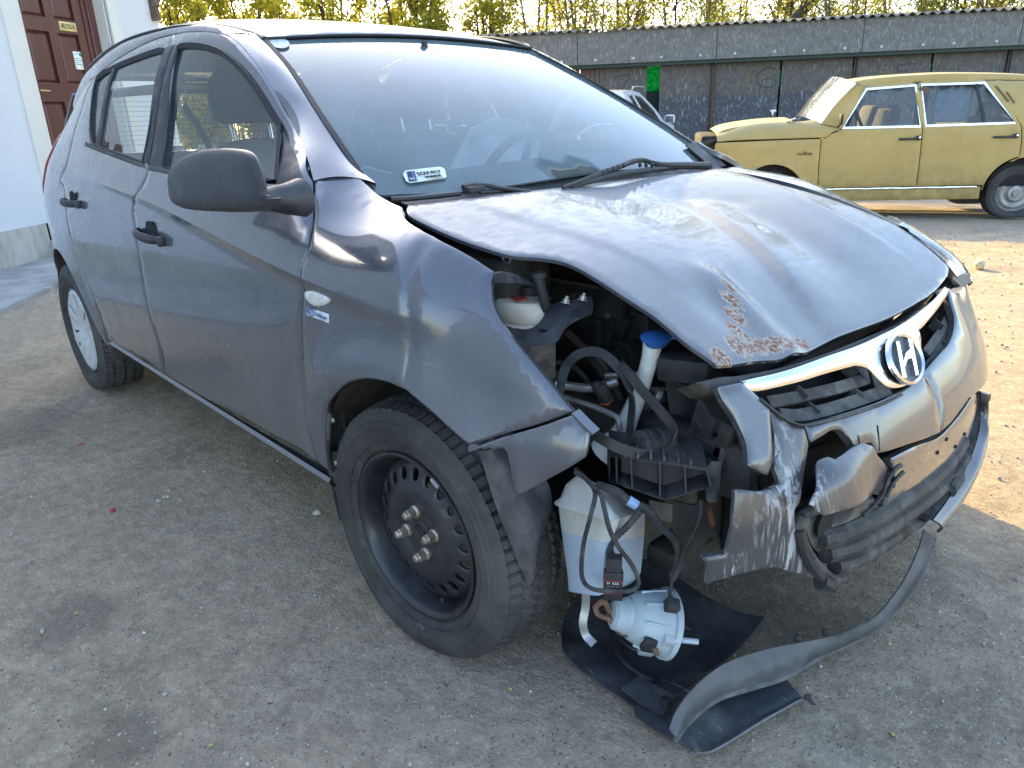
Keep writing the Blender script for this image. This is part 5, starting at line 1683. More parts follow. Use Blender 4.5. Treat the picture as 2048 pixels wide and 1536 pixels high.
ew, eh = .070, .0535
ring = MB()
nR = 40; V = []; F = []
for i in range(nR):
    a = 2 * pi * i / nR
    c_, s_ = cos(a), sin(a)
    for (k, zz) in ((1.0, 0), (1.0, .006), (.93, .010), (.86, .006), (.86, 0)):
        V.append(EO + EMt @ Vector((ew * c_ * k, eh * s_ * k, zz)))
for i in range(nR):
    for j in range(4):
        F.append((i * 5 + j, ((i + 1) % nR) * 5 + j, ((i + 1) % nR) * 5 + j + 1, i * 5 + j + 1))
ring.add(V, F)
badge = ring.build('emblem', car, M['chrome'], True)
me_ = MB(); me_.prism([(ew * .9 * cos(2 * pi * i / 30), eh * .9 * sin(2 * pi * i / 30)) for i in range(30)], -.004, .001, EMt, EO)
mm = NT('black_honeycomb_mesh')
_v = mm.n('ShaderNodeTexVoronoi'); _v.inputs['Scale'].default_value = 190; _v.inputs['Randomness'].default_value = 0
mm.l(mm.co(True), _v.inputs['Vector'])
mm.l(mm.ramp(_v.outputs['Distance'], [(.30, (.004, .004, .005)), (.42, (.05, .05, .055))]), mm.b.inputs['Base Color'])
mm.set(Roughness=.4)
me_.build('emblem_mesh', badge, mm.m, False)
bpy.data.objects['emblem_mesh'].location = (0, 0, 0)
hh = MB()
def bar(poly):
    V, F = prism_vf(poly, .001, .008)
    hh.add([EO + EMt @ Vector(v) for v in V], F)
bar([(-.050, -.028), (-.036, -.034), (-.003, .037), (-.016, .040)])
bar([(.003, -.039), (.016, -.040), (.050, .028), (.036, .034)])
bar([(-.036, -.014), (-.022, -.012), (-.002, -.002), (.018, -.004), (.034, .008), (.024, .013), (.004, .011), (-.016, .000)])
hh.build('emblem_letter', badge, M['chrome'], False, sharp=30)
# flip of parent offset: emblem pieces share the emblem's origin
for nme in ('emblem_mesh', 'emblem_letter'):
    bpy.data.objects[nme].location = (0, 0, 0)

# left headlamp, still in place
LA = [(.40, .735, .745), (.44, .720, .725), (.50, .690, .705), (.56, .640, .690), (.60, .56, .678)]
LB = [(.32, .690, .812), (.38, .660, .795), (.46, .620, .764), (.535, .570, .728), (.592, .50, .706)]
hl = ruled('headlamp', LB, LA, car, M['dark'], bulge=.02, res=16, n=3)
ruled('headlamp_lens', [(x + .012, y + .012, z + .006) for x, y, z in LB], [(x + .016, y + .012, z) for x, y, z in LA], hl, make_glass('lamp_glass', (.93, .95, .95), 0, .06), bulge=.12, res=20, n=6, world=True)
rf_ = MB(); rf_.tube([(x + .004, y + .004, z) for x, y, z in [((a[0] + b[0]) / 2, (a[1] + b[1]) / 2, (a[2] + b[2]) / 2) for a, b in zip(LA, LB)]], .022, 8)
rf_.build('reflector', hl, M['chrome'], True)
bpy.data.objects['reflector'].location = (0, 0, 0)
# painted corner piece of the bumper hanging under the right wing
CPT = [(0.2598, -0.83, 0.5762), (0.3181, -0.805, 0.608), (0.3838, -0.7808, 0.639), (0.4423, -0.7535, 0.6695)]
CPR = [(0.4423, -0.7535, 0.6695), (0.456, -0.7517, 0.6604), (0.4691, -0.7505, 0.6505), (0.4733, -0.7505, 0.6464), (0.4762, -0.7574, 0.6247), (0.4762, -0.7611, 0.6126), (0.4752, -0.7637, 0.6033)]
CPB = [(0.4752, -0.7637, 0.6033), (0.4501, -0.7741, 0.5805), (0.4097, -0.7809, 0.5486), (0.3684, -0.7896, 0.5159), (0.3456, -0.7989, 0.4994)]
CPL = [(0.3456, -0.7989, 0.4994), (0.3405, -0.8008, 0.5121), (0.3348, -0.8028, 0.5335), (0.3336, -0.8043, 0.5531), (0.3309, -0.8058, 0.5673), (0.3275, -0.8067, 0.5828), (0.3168, -0.8097, 0.5862), (0.3054, -0.814, 0.5803), (0.2958, -0.8171, 0.5822), (0.2864, -0.821, 0.5776), (0.2687, -0.8267, 0.5808), (0.2598, -0.83, 0.5762)]
panel('bumper_corner_piece', 'side', chain(CPT, CPR, CPB, CPL), car, P, step=.016, flange=.008, off=.002)
ribbon('bumper_corner_edge', [(0.4486, -0.759, 0.6764), (0.4631, -0.7571, 0.6666), (0.4821, -0.7543, 0.6537), (0.4885, -0.7531, 0.6499)], (0, 1, 0), .02, car, P, .004)

# ---------------------------------------------------------------- wheels and arches
def mat_tyre():
    t = NT('dusty_tyre_rubber')
    p = t.co(False)
    n = t.noise(p, 26, 6, .7); n2 = t.noise(p, 5, 4, .6)
    c = t.mix(t.rng(n, .3, .7), (.020, .020, .019), (.042, .041, .039))
    c = t.mix(t.math('MULTIPLY', t.rng(n2, .38, .68), .55), c, (.115, .108, .098))
    n4 = t.noise(p, 40, 5, .75, 1.0, ((1, .3, 1),))
    c = t.mix(t.math('MULTIPLY', t.rng(n4, .60, .70), .5), c, (.16, .15, .135))
    t.l(c, t.b.inputs['Base Color'])
    t.l(t.rng(n2, .3, .7, .5, .85), t.b.inputs['Roughness'])
    t.b.inputs['Specular IOR Level'].default_value = .35
    t.bump(t.noise(p, 240, 3), .25, .002)
    return t.m
M['tyre'] = mat_tyre()
M['rim'] = plain('black_steel_rim', (.014, .015, .019), .34, noise_=.25, dirt=((.07, .062, .055), .35, 9), coat=.2)
M['nut'] = plain('rusty_zinc_nut', (.42, .36, .29), .35, metal=.8, noise_=.35, scale=60, dirt=((.20, .10, .05), .6, 40))

def tyre_me(R=.304, flat=0.0, seed=1):
    # section: (y outward, r), outer side first; outward is -y in the wheel's own frame
    hw = .088
    sec = [(-.066, .190), (-.074, .197), (-.0745, .200), (-.079, .202), (-.0860, .214), (-.0862, .217), (-.0895, .218), (-.0905, .2225), (-.0885, .2235), (-.0915, .235), (-.0925, .247), (-.0945, .249), (-.0945, .253), (-.0920, .255), (-.0905, .266), (-.088, .268), (-.0865, .277), (-.082, .287), (-.077, .2935)]
    tread = [-.0735, -.066, -.058, -.050, -.046, -.0435, -.030, -.018, -.0065, -.004, .004, .0065, .018, .030, .0435, .046, .050, .058, .066, .0735]
    inner = [(-y, r) for y, r in rev(sec)]
    N = 360
    prof = sec + [(y, None) for y in tread] + inner
    V = []; F = []
    m = len(prof)
    for i in range(N):
        a = 2 * pi * i / N
        for (y, r) in prof:
            if r is None:
                rr = R - .012 * (abs(y) / .0735) ** 3.2
                d = 0.0
                if .0425 < abs(y) < .0475 or abs(y) < .0052: d = .008
                elif abs(y) >= .0475:
                    if (i + (0 if y < 0 else 2)) % 5 in (0,) : d = .009            # shoulder sipes
                else:
                    ph = i + int((abs(y) - .005) / .0125 * 2.2)
                    if ph % 5 == 0: d = .008                       # slanting cuts across the centre blocks
                    elif ph % 5 == 2 and abs(y) > .016: d = .003
                rr -= d
            else:
                rr = r
                if r > .280 and i % 5 == 0: rr -= .003
            V.append(Vector((cos(a) * rr, y, sin(a) * rr)))
        # raised ring and lettering ridge on the wall
    for i in range(N):
        j = (i + 1) % N
        for k in range(m - 1):
            F.append((i * m + k, i * m + k + 1, j * m + k + 1, j * m + k))
    return V, F
def squash(v, zc, floor=0.0):
    # deflated: the part that would be under the ground flattens and the walls belly out
    z = v.z + zc
    lim = floor
    if z < lim + .085:
        t = (lim + .085 - z) / .125
        zz = max(lim, lim + .085 - .085 * min(1.0, t * 1.12))
        b = max(0.0, min(1.0, t)) ** 1.3
        v = Vector((v.x * (1 + .07 * b), v.y * (1 + .26 * b), zz - zc))
    return v
def build_wheel(name, loc, side, steer, kind, label_r=None):
    """side -1: right; the wheel's own frame has its outer face at -y"""
    zc = loc[2]
    rim_y = .0
    RT = Matrix.Rotation(steer, 3, 'Z')
    def place(v):
        v = RT @ Vector(v)
        if side > 0: v = Vector((v.x, -v.y, v.z))
        return v
    wo = bpy.data.objects.new(name, None); COL.objects.link(wo)
    wo.parent = car; wo.location = Vector(loc) - Vector(car.location); wo.empty_display_size = .1
    V, F = tyre_me()
    V = [place(squash(v, zc, .004)) for v in V]
    if side > 0: F = [tuple(reversed(f)) for f in F]
    me = mesh('tyre', V, F, True, 30)
    bm = bmesh.new(); bm.from_mesh(me); bmesh.ops.recalc_face_normals(bm, faces=bm.faces); bm.to_mesh(me); bm.free()
    link('tyre', me, wo, M['tyre'])
    # rim barrel: outer flange, bead, well
    prof = [(.178, .060), (.186, .066), (.193, .070), (.1965, .075), (.195, .080), (.190, .081), (.184, .077), (.180, .070), (.177, .055), (.171, .035), (.167, .020), (.165, .0), (.160, -.02), (.165, -.05), (.18, -.07), (.195, -.075)]
    Mx = Matrix(((1, 0, 0), (0, 0, -1), (0, 1, 0)))                  # lathe z -> -y
    rv, rf = lathe_vf(prof, 72)
    rf = rf[:-2]
    rv = [place(Mx @ Vector(v)) for v in rv]
    rm = link('rim', mesh('rim', rv, rf, True, 40), wo, M['rim'])
    if kind == 'steel':
        def dish(x, z):
            r = sqrt(x * x + z * z)
            return -.022 - lerp_tab(r, [(0, .030), (.045, .030), (.062, .034), (.075, .040), (.090, .043), (.105, .040), (.120, .033), (.140, .026), (.152, .022), (.163, .016), (.168, .014)])
        holes = []
        for k in range(20):
            a = 2 * pi * k / 20 + .08
            rx, rz = .0105, .0135
            cx, cz = .137 * cos(a), .137 * sin(a)
            holes.append([Vector((cx + cos(a) * rz * cos(q) - sin(a) * rx * sin(q), 0, cz + sin(a) * rz * cos(q) + cos(a) * rx * sin(q))) for q in [2 * pi * j / 14 for j in range(14)]])
        bore = [Vector((.027 * cos(q), 0, .027 * sin(q))) for q in [2 * pi * j / 20 for j in range(20)]]
        outl = [Vector((.167 * cos(q), 0, .167 * sin(q))) for q in [2 * pi * j / 60 for j in range(60)]]
        d = panel('rim_disc', None, outl, wo, M['rim'], holes=holes + [bore], func=('y', dish), sgn=-1.0, step=.009, gap=0, bev=.0022, flange=.006, jitter=place)
        d.location = (0, 0, 0)
        hv, hf = lathe_vf([(.036, .022), (.036, .040), (.028, .042), (.027, .052), (.022, .054), (.020, .050), (.008, .049), (.006, .053), (.0001, .053)], 20)
        link('hub', mesh('hub', [place(Mx @ Vector(v)) for v in hv], hf, True, 35), wo, plain('dark_hub', (.02, .02, .022), .5, dirt=((.09, .07, .05), .5, 30)) if 'dark_hub' not in bpy.data.materials else bpy.data.materials['dark_hub'])
        nm = None
        for k in range(4):
            a = radians(104) + k * pi / 2
            c = Vector((.050 * cos(a), -.022, .050 * sin(a)))
            pr = [(.0155, .028), (.0155, .036), (.0115, .040), (.0112, .056), (.0095, .0585), (.009, .063), (.006, .066), (.0001, .0665)]
            nv, nf = lathe_vf(pr, 12)
            q = []
            for v in nv:
                v = Vector(v)
                if .039 < v.z < .0575:
                    an = atan2(v.y, v.x); s = 1 / max(.86, cos(((an + pi / 6) % (pi / 3)) - pi / 6)) * .93
                    v.x *= s; v.y *= s
                q.append(place(c + Mx @ v))
            link('wheel_nut', mesh('wheel_nut', q, nf, True, 30), wo, M['nut'])
        # clip-on weight and valve
        wb = MB(); wb.box(place((.098, -.083, .165)), (.026, .008, .010), RT @ Matrix.Rotation(radians(32), 3, 'Y'), .003)
        wb.build('balance_weight', wo, plain('zinc_weight', (.45, .45, .46), .4, metal=.6))
        vb = MB(); vb.tube([place((.058, -.02, -.150)), place((.060, -.045, -.148)), place((.061, -.060, -.146))], .0055, 8); vb.build('valve', wo, M['black'])
    else:
        def cap(x, z):
            r = sqrt(x * x + z * z)
            a = atan2(z, x)
            h = lerp_tab(r, [(0, .058), (.04, .060), (.06, .066), (.10, .074), (.15, .078), (.175, .080), (.192, .072)])
            rib = .5 + .5 * cos(7 * a)
            return -(h + .006 * rib * sstep(.05, .09, r) * sstep(.185, .16, r))
        holes = []
        for k in range(14):
            a = 2 * pi * (k + .5) / 14
            r0, r1 = (.085, .165) if k % 2 else (.120, .160)
            w0, w1 = .0025, .0075
            e = Vector((cos(a), 0, sin(a))); f = Vector((-sin(a), 0, cos(a)))
            holes.append([e * r0 - f * w0, e * (r0 + .02) - f * w1 * .8, e * (r1 - .01) - f * w1, e * r1 - f * w1 * .4, e * r1 + f * w1 * .4, e * (r1 - .01) + f * w1, e * (r0 + .02) + f * w1 * .8, e * r0 + f * w0])
        outl = [Vector((.193 * cos(q), 0, .193 * sin(q))) for q in [2 * pi * j / 60 for j in range(60)]]
        d = panel('hubcap', None, outl, wo, plain('silver_hubcap', (.60, .61, .62), .25, metal=.35, noise_=.06, dirt=((.35, .33, .30), .35, 12)) if 'silver_hubcap' not in bpy.data.materials else bpy.data.materials['silver_hubcap'],
                  holes=holes, func=('y', cap), sgn=-1.0, step=.011, gap=0, bev=.002, flange=.010, jitter=place)
        d.location = (0, 0, 0)
    return wo
build_wheel('front_wheel', (0, -.725, .275), -1, .058, 'steel')
build_wheel('rear_wheel', (-2.525, -.735, .283), -1, 0, 'cap')
build_wheel('front_wheel', (0, .735, .290), 1, -.058, 'cap')
build_wheel('rear_wheel', (-2.525, .735, .290), 1, 0, 'cap')

# wheel-arch liners, mud flap, torn liner
M['liner'] = plain('dusty_brown_liner', (.055, .047, .038), .9, noise_=.4, scale=10, dirt=((.17, .145, .11), .7, 8))
for wx in (0.0, -2.525):
    for sg in (-1, 1):
        rows = []
        for y in (.80, .72, .60, .50):
            rows.append([Vector((wx + .352 * cos(radians(a)), sg * y, .30 + .352 * sin(radians(a)))) for a in (range(60, 201, 10) if (wx == 0 and sg < 0) else range(-15, 196, 14))])
        sheet('wheel_arch_liner', rows, car, M['liner'], .004, smooth_k=2)
        w = MB(); w.box((wx - .12 if wx == 0 else wx, sg * .50, .42), (.44 if wx == 0 else .60, .02, .46)); w.build('inner_arch', car, M['dark'], True)
mf = MB()
mf.prism([(-.36, .46), (-.330, .50), (-.305, .48), (-.300, .36), (-.305, .30), (-.340, .30)], .765, .775, Matrix(((1, 0, 0), (0, 0, -1), (0, 1, 0))))
mf.build('liner_edge', car, M['dusty_black'], True)
sheet('mud_flap', [[(-0.2995, -0.8235, 0.3868), (-0.2722, -0.8207, 0.3946), (-0.2425, -0.8205, 0.4065)], [(-0.3461, -0.8044, 0.3105), (-0.3092, -0.8026, 0.3266), (-0.2749, -0.8035, 0.3479)], [(-0.3611, -0.79, 0.2362), (-0.329, -0.79, 0.2481), (-0.3032, -0.79, 0.2786)], [(-0.3445, -0.785, 0.1828), (-0.3285, -0.785, 0.1775), (-0.3159, -0.785, 0.1796)]], car, M['dusty_black'], .006, smooth_k=3)
mb_ = MB()
for q in [(-0.2184, -0.8407, 0.4993), (-0.2627, -0.8238, 0.3726)]:
    mb_.lathe([(.007, 0), (.006, .003), (.0001, .004)], 10, Matrix(((1, 0, 0), (0, 0, -1), (0, 1, 0))), q)
mb_.build('liner_screw', car, M['nut'], True)['kind'] = 'stuff'
ribbon('liner_lip', [(-0.2398, -0.8415, 0.5157), (-0.2707, -0.8344, 0.4575), (-0.3024, -0.8251, 0.3825)] + [(-0.3182, -0.8136, 0.3302)], (1, 0, 0), .03, car, M['dusty_black'], .006)
# front part of the liner, torn and hanging before the tyre
TL = [[(0.2584, -0.8108, 0.5633), (0.2664, -0.8064, 0.5363), (0.274, -0.7959, 0.4788), (0.286, -0.7819, 0.4092), (0.3021, -0.7656, 0.3379), (0.2996, -0.7358, 0.2599)], [(0.2744, -0.7911, 0.5636), (0.2946, -0.7834, 0.5274), (0.3128, -0.7757, 0.4698), (0.3284, -0.7653, 0.4088), (0.3298, -0.7534, 0.3502), (0.3099, -0.7338, 0.2869)],
      [(0.197, -0.7, 0.5024), (0.2463, -0.7, 0.4751), (0.2801, -0.7, 0.4436), (0.302, -0.7, 0.4028), (0.2949, -0.7, 0.3554), (0.2813, -0.7, 0.2921)], [(0.2034, -0.66, 0.4627), (0.2541, -0.66, 0.4631), (0.2816, -0.66, 0.4506), (0.2873, -0.66, 0.4084), (0.2748, -0.66, 0.364), (0.2502, -0.66, 0.313)]]
sheet('torn_liner', TL, car, plain('dusty_grey_liner', (.060, .058, .062), .7, noise_=.4, scale=14, dirt=((.16, .15, .14), .7, 18)), .004, smooth_k=5, noise_amp=.006)

# ---------------------------------------------------------------- what the missing headlight lays bare
M['bay_steel'] = plain('dark_blue_grey_bracket', (.060, .064, .075), .42, metal=.5, noise_=.3, scale=20, dirt=((.11, .10, .085), .55, 22))
M['grime'] = plain('grimy_engine_part', (.022, .022, .023), .6, noise_=.5, scale=22, dirt=((.085, .078, .066), .7, 16))
M['hose'] = plain('dusty_hose', (.030, .030, .030), .65, noise_=.3, scale=30, dirt=((.15, .135, .11), .7, 26))
M['alu'] = plain('dull_aluminium', (.42, .42, .41), .38, metal=.85, noise_=.2, scale=40, dirt=((.20, .18, .15), .6, 40))
M['milky'] = plain('milky_plastic', (.60, .60, .56), .42, noise_=.08, scale=20, dirt=((.34, .31, .26), .45, 14))
M['cream'] = plain('yellowed_milky_plastic', (.56, .49, .40), .42, noise_=.1, scale=20, dirt=((.30, .25, .19), .5, 12))

# dark masses behind: bulkhead, inner wing, engine, radiator and fan shroud
def dbox(name, c, s, mat='grime', rot=None, bev=.012):
    w = MB(); w.box(c, s, rot, bev); return w.build(name, car, M[mat], True)
dbox('bulkhead', (-.36, 0, .62), (.05, 1.30, .66), 'dark')
dbox('inner_wing', (-.10, -.56, .70), (.40, .04, .30), 'grime')
dbox('inner_wing', (-.03, .60, .60), (.66, .04, .36), 'dark')
dbox('engine_block', (.02, .08, .50), (.42, .72, .42), 'grime', None, .04)
dbox('engine_cover', (.02, .05, .755), (.40, .55, .10), 'grime', None, .03)
dbox('gearbox', (.05, .42, .40), (.35, .30, .30), 'dark', None, .04)
dbox('battery', (.12, .34, .74), (.20, .26, .17), 'dark', None, .01)
dbox('fan_shroud', (.44, .02, .48), (.05, .74, .50), 'grime', None, .015)
dbox('radiator', (.49, .02, .46), (.03, .70, .46), 'dark', None, .004)
dbox('crossmember', (.42, 0, .235), (.10, .92, .06), 'grime', None, .015)
dbox('top_crossmember', (.50, .08, .665), (.07, .88, .04), 'grime', None, .012)
dbox('side_rail', (.30, -.44, .50), (.62, .07, .11), 'grime', None, .012)
dbox('subframe', (-.05, 0, .22), (.55, 1.0, .07), 'dark', None, .02)
dbox('floor_pan', (-1.55, 0, .23), (2.5, 1.36, .05), 'dark', None, .01)
dbox('sump', (.02, .1, .27), (.30, .4, .16), 'grime', None, .03)
dbox('strut_tower', (-.02, -.52, .79), (.26, .16, .16), 'grime', None, .05)
w = MB()
for k in range(9):
    z = .30 + k * .045
    w.box((.512, .02, z), (.006, .66, .022))
ob = w.build('condenser_fin', car, M['alu'], True, smooth=False); ob['kind'] = 'stuff'
w = MB()
for k in range(7):
    w.box((.10 + .02 * k, -.29 + .008 * k, .57 + .02 * (k % 3)), (.03, .05, .22 - .02 * k), Matrix.Rotation(.2 * k, 3, 'Y'), .006)
w.build('engine_bracket', car, M['grime'], True)['kind'] = 'stuff'
# drive end of the engine: pulleys and covers facing the camera
RX = Matrix(((1, 0, 0), (0, 0, -1), (0, 1, 0)))                                     # lathe axis -> -y
def pulley(x, z, y, r, name='pulley'):
    w = MB(); w.lathe([(r, 0), (r, .004), (r * .95, .006), (r * .95, .022), (r, .024), (r, .028), (r * .8, .028), (r * .72, .016), (r * .3, .014), (r * .3, .03), (.0001, .03)], 28, RX, (x, y, z))
    return w.build(name, car, M['grime'], True)
pulley(.05, .47, -.31, .075); pulley(.19, .60, -.30, .045); pulley(-.08, .62, -.31, .055)
dbox('timing_cover', (.04, -.285, .58), (.26, .03, .34), 'grime', None, .012)
w = MB()
for (x, z, a) in ((.13, .69, 0), (.02, .72, 1), (-.06, .70, 2), (.15, .52, 3), (.10, .42, 1)):
    w.lathe([(.009, 0), (.009, .006), (.006, .007), (.0001, .008)], 6, RX, (x, -.30, z))
w.build('bolt_head', car, M['alu'], True)['kind'] = 'stuff'
# slanting braces and lines in the gloom
w = MB()
w.tube([(0.0947, -0.4, 0.6647), (0.1475, -0.4, 0.634), (0.2088, -0.42, 0.6117), (0.2442, -0.42, 0.5742)], .010, 8)
w.build('coolant_line', car, plain('dusty_maroon_hose', (.075, .045, .040), .7, dirt=((.14, .12, .10), .5, 20)), True)
w = MB(); w.tube([(0.1221, -0.47, 0.6203), (0.1724, -0.46, 0.6138), (0.2155, -0.46, 0.584), (0.238, -0.46, 0.5725)], .006, 7); w.build('wiring_loom', car, M['hose'], True)
w = MB(); w.tube([(0.189, -0.43, 0.6553), (0.2384, -0.43, 0.6096), (0.2652, -0.42, 0.5509), (0.296, -0.42, 0.5017)], .008, 7); w.build('wiring_loom', car, M['hose'], True)
w = MB(); w.tube([(0.1775, -0.55, 0.6061), (0.2048, -0.52, 0.5967), (0.2441, -0.5, 0.5952), (0.2675, -0.48, 0.5998), (0.2906, -0.46, 0.6109)], .0095, 10); w.build('aluminium_pipe', car, M['alu'], True)
w = MB(); w.tube([(0.2227, -0.56, 0.5892), (0.2686, -0.55, 0.5851), (0.3063, -0.54, 0.5792), (0.3436, -0.54, 0.5755), (0.3587, -0.54, 0.5702), (0.3641, -0.54, 0.5464)], .0058, 8); w.build('aluminium_pipe', car, M['alu'], True)
w = MB(); w.tube([(0.3282, -0.4, 0.5837), (0.3657, -0.42, 0.5953), (0.3663, -0.43, 0.5799), (0.3481, -0.43, 0.562), (0.3374, -0.43, 0.5336), (0.3483, -0.44, 0.5141), (0.3738, -0.44, 0.5082)], .0085, 9); w.build('aluminium_pipe', car, M['alu'], True)
w = MB(); w.tube([(0.3748, -0.42, 0.5846), (0.3565, -0.42, 0.5744), (0.3497, -0.42, 0.5506), (0.3655, -0.43, 0.5303), (0.3883, -0.44, 0.5213)], .011, 9); w.build('coolant_hose', car, M['grime'], True)
w = MB(); w.tube([(0.2486, -0.45, 0.6093), (0.2909, -0.42, 0.6156), (0.3272, -0.4, 0.6165)], .0065, 8); w.tube([(0.3231, -0.41, 0.5819), (0.3496, -0.36, 0.5823)], .0045, 8); w.build('aluminium_pipe', car, M['alu'], True)
# radiator duct: tall dark moulding between the lamp opening and the fan
sheet('air_duct', [[(0.3794, -0.42, 0.6232), (0.4192, -0.4, 0.6167), (0.4946, -0.43, 0.6382), (0.5526, -0.46, 0.6367)], [(0.3945, -0.42, 0.5518), (0.4404, -0.4, 0.5476), (0.5093, -0.42, 0.5628), (0.5761, -0.46, 0.5652)], [(0.4099, -0.42, 0.4791), (0.4565, -0.4, 0.4704), (0.5252, -0.42, 0.4891), (0.6011, -0.46, 0.5034)], [(0.4605, -0.42, 0.4288), (0.495, -0.4, 0.411), (0.5626, -0.42, 0.4218), (0.6253, -0.46, 0.4512)]],
      car, M['grime'], .006, smooth_k=3)
dbox('lamp_carrier', ([(0.4387, -0.44, 0.6679)])[0], (.10, .06, .05), 'grime', Matrix.Rotation(.4, 3, 'Z'), .012)
for q, s in (([(0.4998, -0.46, 0.5728)], (.05, .02, .10)), ([(0.5256, -0.45, 0.607)], (.035, .03, .08)), ([(0.5078, -0.48, 0.5151)], (.09, .05, .035)), ([(0.5503, -0.46, 0.5674)], (.03, .03, .10))):
    dbox('duct_rib', q[0], s, 'grime', Matrix.Rotation(.25, 3, 'Y'), .006)
w = MB(); w.tube([(0.5569, -0.49, 0.5195), (0.5508, -0.47, 0.5458), (0.5604, -0.46, 0.5704), (0.569, -0.45, 0.5796)], .006, 7); w.build('wiring_loom', car, M['hose'], True)

# milky reservoir with a red label under the wing's edge
RV = Vector(([(0.1182, -0.56, 0.7315)])[0])
w = MB()
prof = [(.0001, -.055), (.058, -.055), (.066, -.045), (.067, -.005), (.060, .004), (.063, .010), (.060, .034), (.050, .046), (.0001, .050)]
V, F = lathe_vf(prof, 28)
w.add([RV + Vector((v[0] * 1.15, v[1] * .85, v[2])) for v in V], F)
rsv = w.build('fluid_reservoir', car, M['cream'], True)
lb = MB(); quad_on(lb, RV + Vector((.0, -.012, .0495)), (.9, -.4, .02), (.3, .9, .12), .060, .026, .0015)
lb.build('red_label', rsv, plain('red_label_print', (.38, .05, .04), .5))
bpy.data.objects['red_label'].location = (0, 0, 0)
w = MB(); w.lathe([(.026, .046), (.026, .066), (.020, .070), (.0001, .071)], 18, None, RV + Vector((-.012, .03, 0))); w.build('reservoir_cap', rsv, M['black']); bpy.data.objects['reservoir_cap'].location = (0, 0, 0)
# upper bracket of the radiator support, torn end, with two bolts
BR_ = [[(0.1153, -0.62, 0.7352), (0.1382, -0.6, 0.7307), (0.1721, -0.585, 0.7325), (0.1875, -0.57, 0.7506), (0.1837, -0.55, 0.7706), (0.2254, -0.53, 0.7844), (0.2553, -0.5, 0.7923)],
       [(0.1595, -0.64, 0.733), (0.1792, -0.625, 0.7271), (0.2089, -0.61, 0.7324), (0.2306, -0.59, 0.7471), (0.2332, -0.57, 0.7634), (0.257, -0.55, 0.7712), (0.2768, -0.52, 0.7804)],
       [(0.2091, -0.66, 0.7247), (0.2207, -0.645, 0.7175), (0.2464, -0.63, 0.719), (0.2629, -0.61, 0.7256), (0.2652, -0.59, 0.7483), (0.2818, -0.57, 0.7656), (0.2875, -0.535, 0.7682)]]
br = sheet('radiator_support_bracket', BR_, car, M['bay_steel'], .004, smooth_k=4)
for q in [(0.2273, -0.545, 0.7805), (0.2495, -0.52, 0.7851)]:
    w = MB(); Mz = Matrix.Rotation(-.35, 3, 'X')
    w.lathe([(.011, .0), (.011, .002), (.008, .003), (.008, .009), (.004, .010), (.004, .015), (.0001, .0155)], 10, Mz, q)
    o = w.build('bolt', br, M['alu']); o.location = (0, 0, 0)
w = MB()
for q, a, b in (([(0.2238, -0.6, 0.7359)], .020, .008), ([(0.1763, -0.622, 0.7331)], .009, .005), ([(0.2063, -0.648, 0.7273)], .008, .004)):
    w.prism([(a * cos(t * pi / 8), b * sin(t * pi / 8)) for t in range(16)], .002, .0035, Matrix.Rotation(-.35, 3, 'X') @ Matrix.Rotation(.6, 3, 'Z'), q[0])
o = w.build('bracket_slot', br, M['dark']); o.location = (0, 0, 0); o['kind'] = 'stuff'
PO = [[(0.22, -0.67, 0.7291), (0.2201, -0.67, 0.7033), (0.2197, -0.67, 0.6681), (0.2226, -0.67, 0.6412)], [(0.2451, -0.65, 0.7215), (0.2443, -0.65, 0.6985), (0.2431, -0.65, 0.6682), (0.2447, -0.65, 0.638)], [(0.2588, -0.61, 0.7228), (0.2582, -0.61, 0.6967), (0.2574, -0.61, 0.662), (0.2553, -0.61, 0.6326)]]
sheet('support_post', PO, car, plain('rust_flecked_post', (.035, .032, .030), .6, noise_=.5, scale=25, dirt=((.20, .13, .08), .7, 30)), .004, smooth_k=2)
# bonnet stop and hinge ring, strip of torn inner wing
w = MB(); w.tube([(0.1776, -0.57, 0.833), (0.1852, -0.57, 0.8111), (0.1878, -0.565, 0.7854), (0.1877, -0.56, 0.762)], [.013, .011, .010, .008], 10); w.build('bump_stop', car, M['black'], True)
w = MB(); w.lathe([(.016, -.004), (.016, .006), (.010, .006), (.010, -.004)], 16, None, ([(0.1791, -0.57, 0.8352)])[0]); w.build('bump_stop_cup', car, M['grime'], True)
sheet('torn_inner_wing_strip', [[(0.23, -0.725, 0.872), (0.2038, -0.68, 0.8632), (0.1832, -0.63, 0.8457), (0.1686, -0.57, 0.8158)], [(0.2261, -0.725, 0.8535), (0.2053, -0.68, 0.842), (0.1895, -0.63, 0.8311), (0.1769, -0.57, 0.813)]], car, M['bay_steel'], .003, smooth_k=4)
ring = [Vector(([(0.1207, -0.6, 0.8678)])[0]) + Vector((.011 * cos(a), 0, .011 * sin(a))) for a in [2 * pi * k / 12 for k in range(12)]]
w = MB(); w.tube(ring, .0022, 6, closed=True, smooth=2); w.build('lifting_eye', car, M['alu'], True)

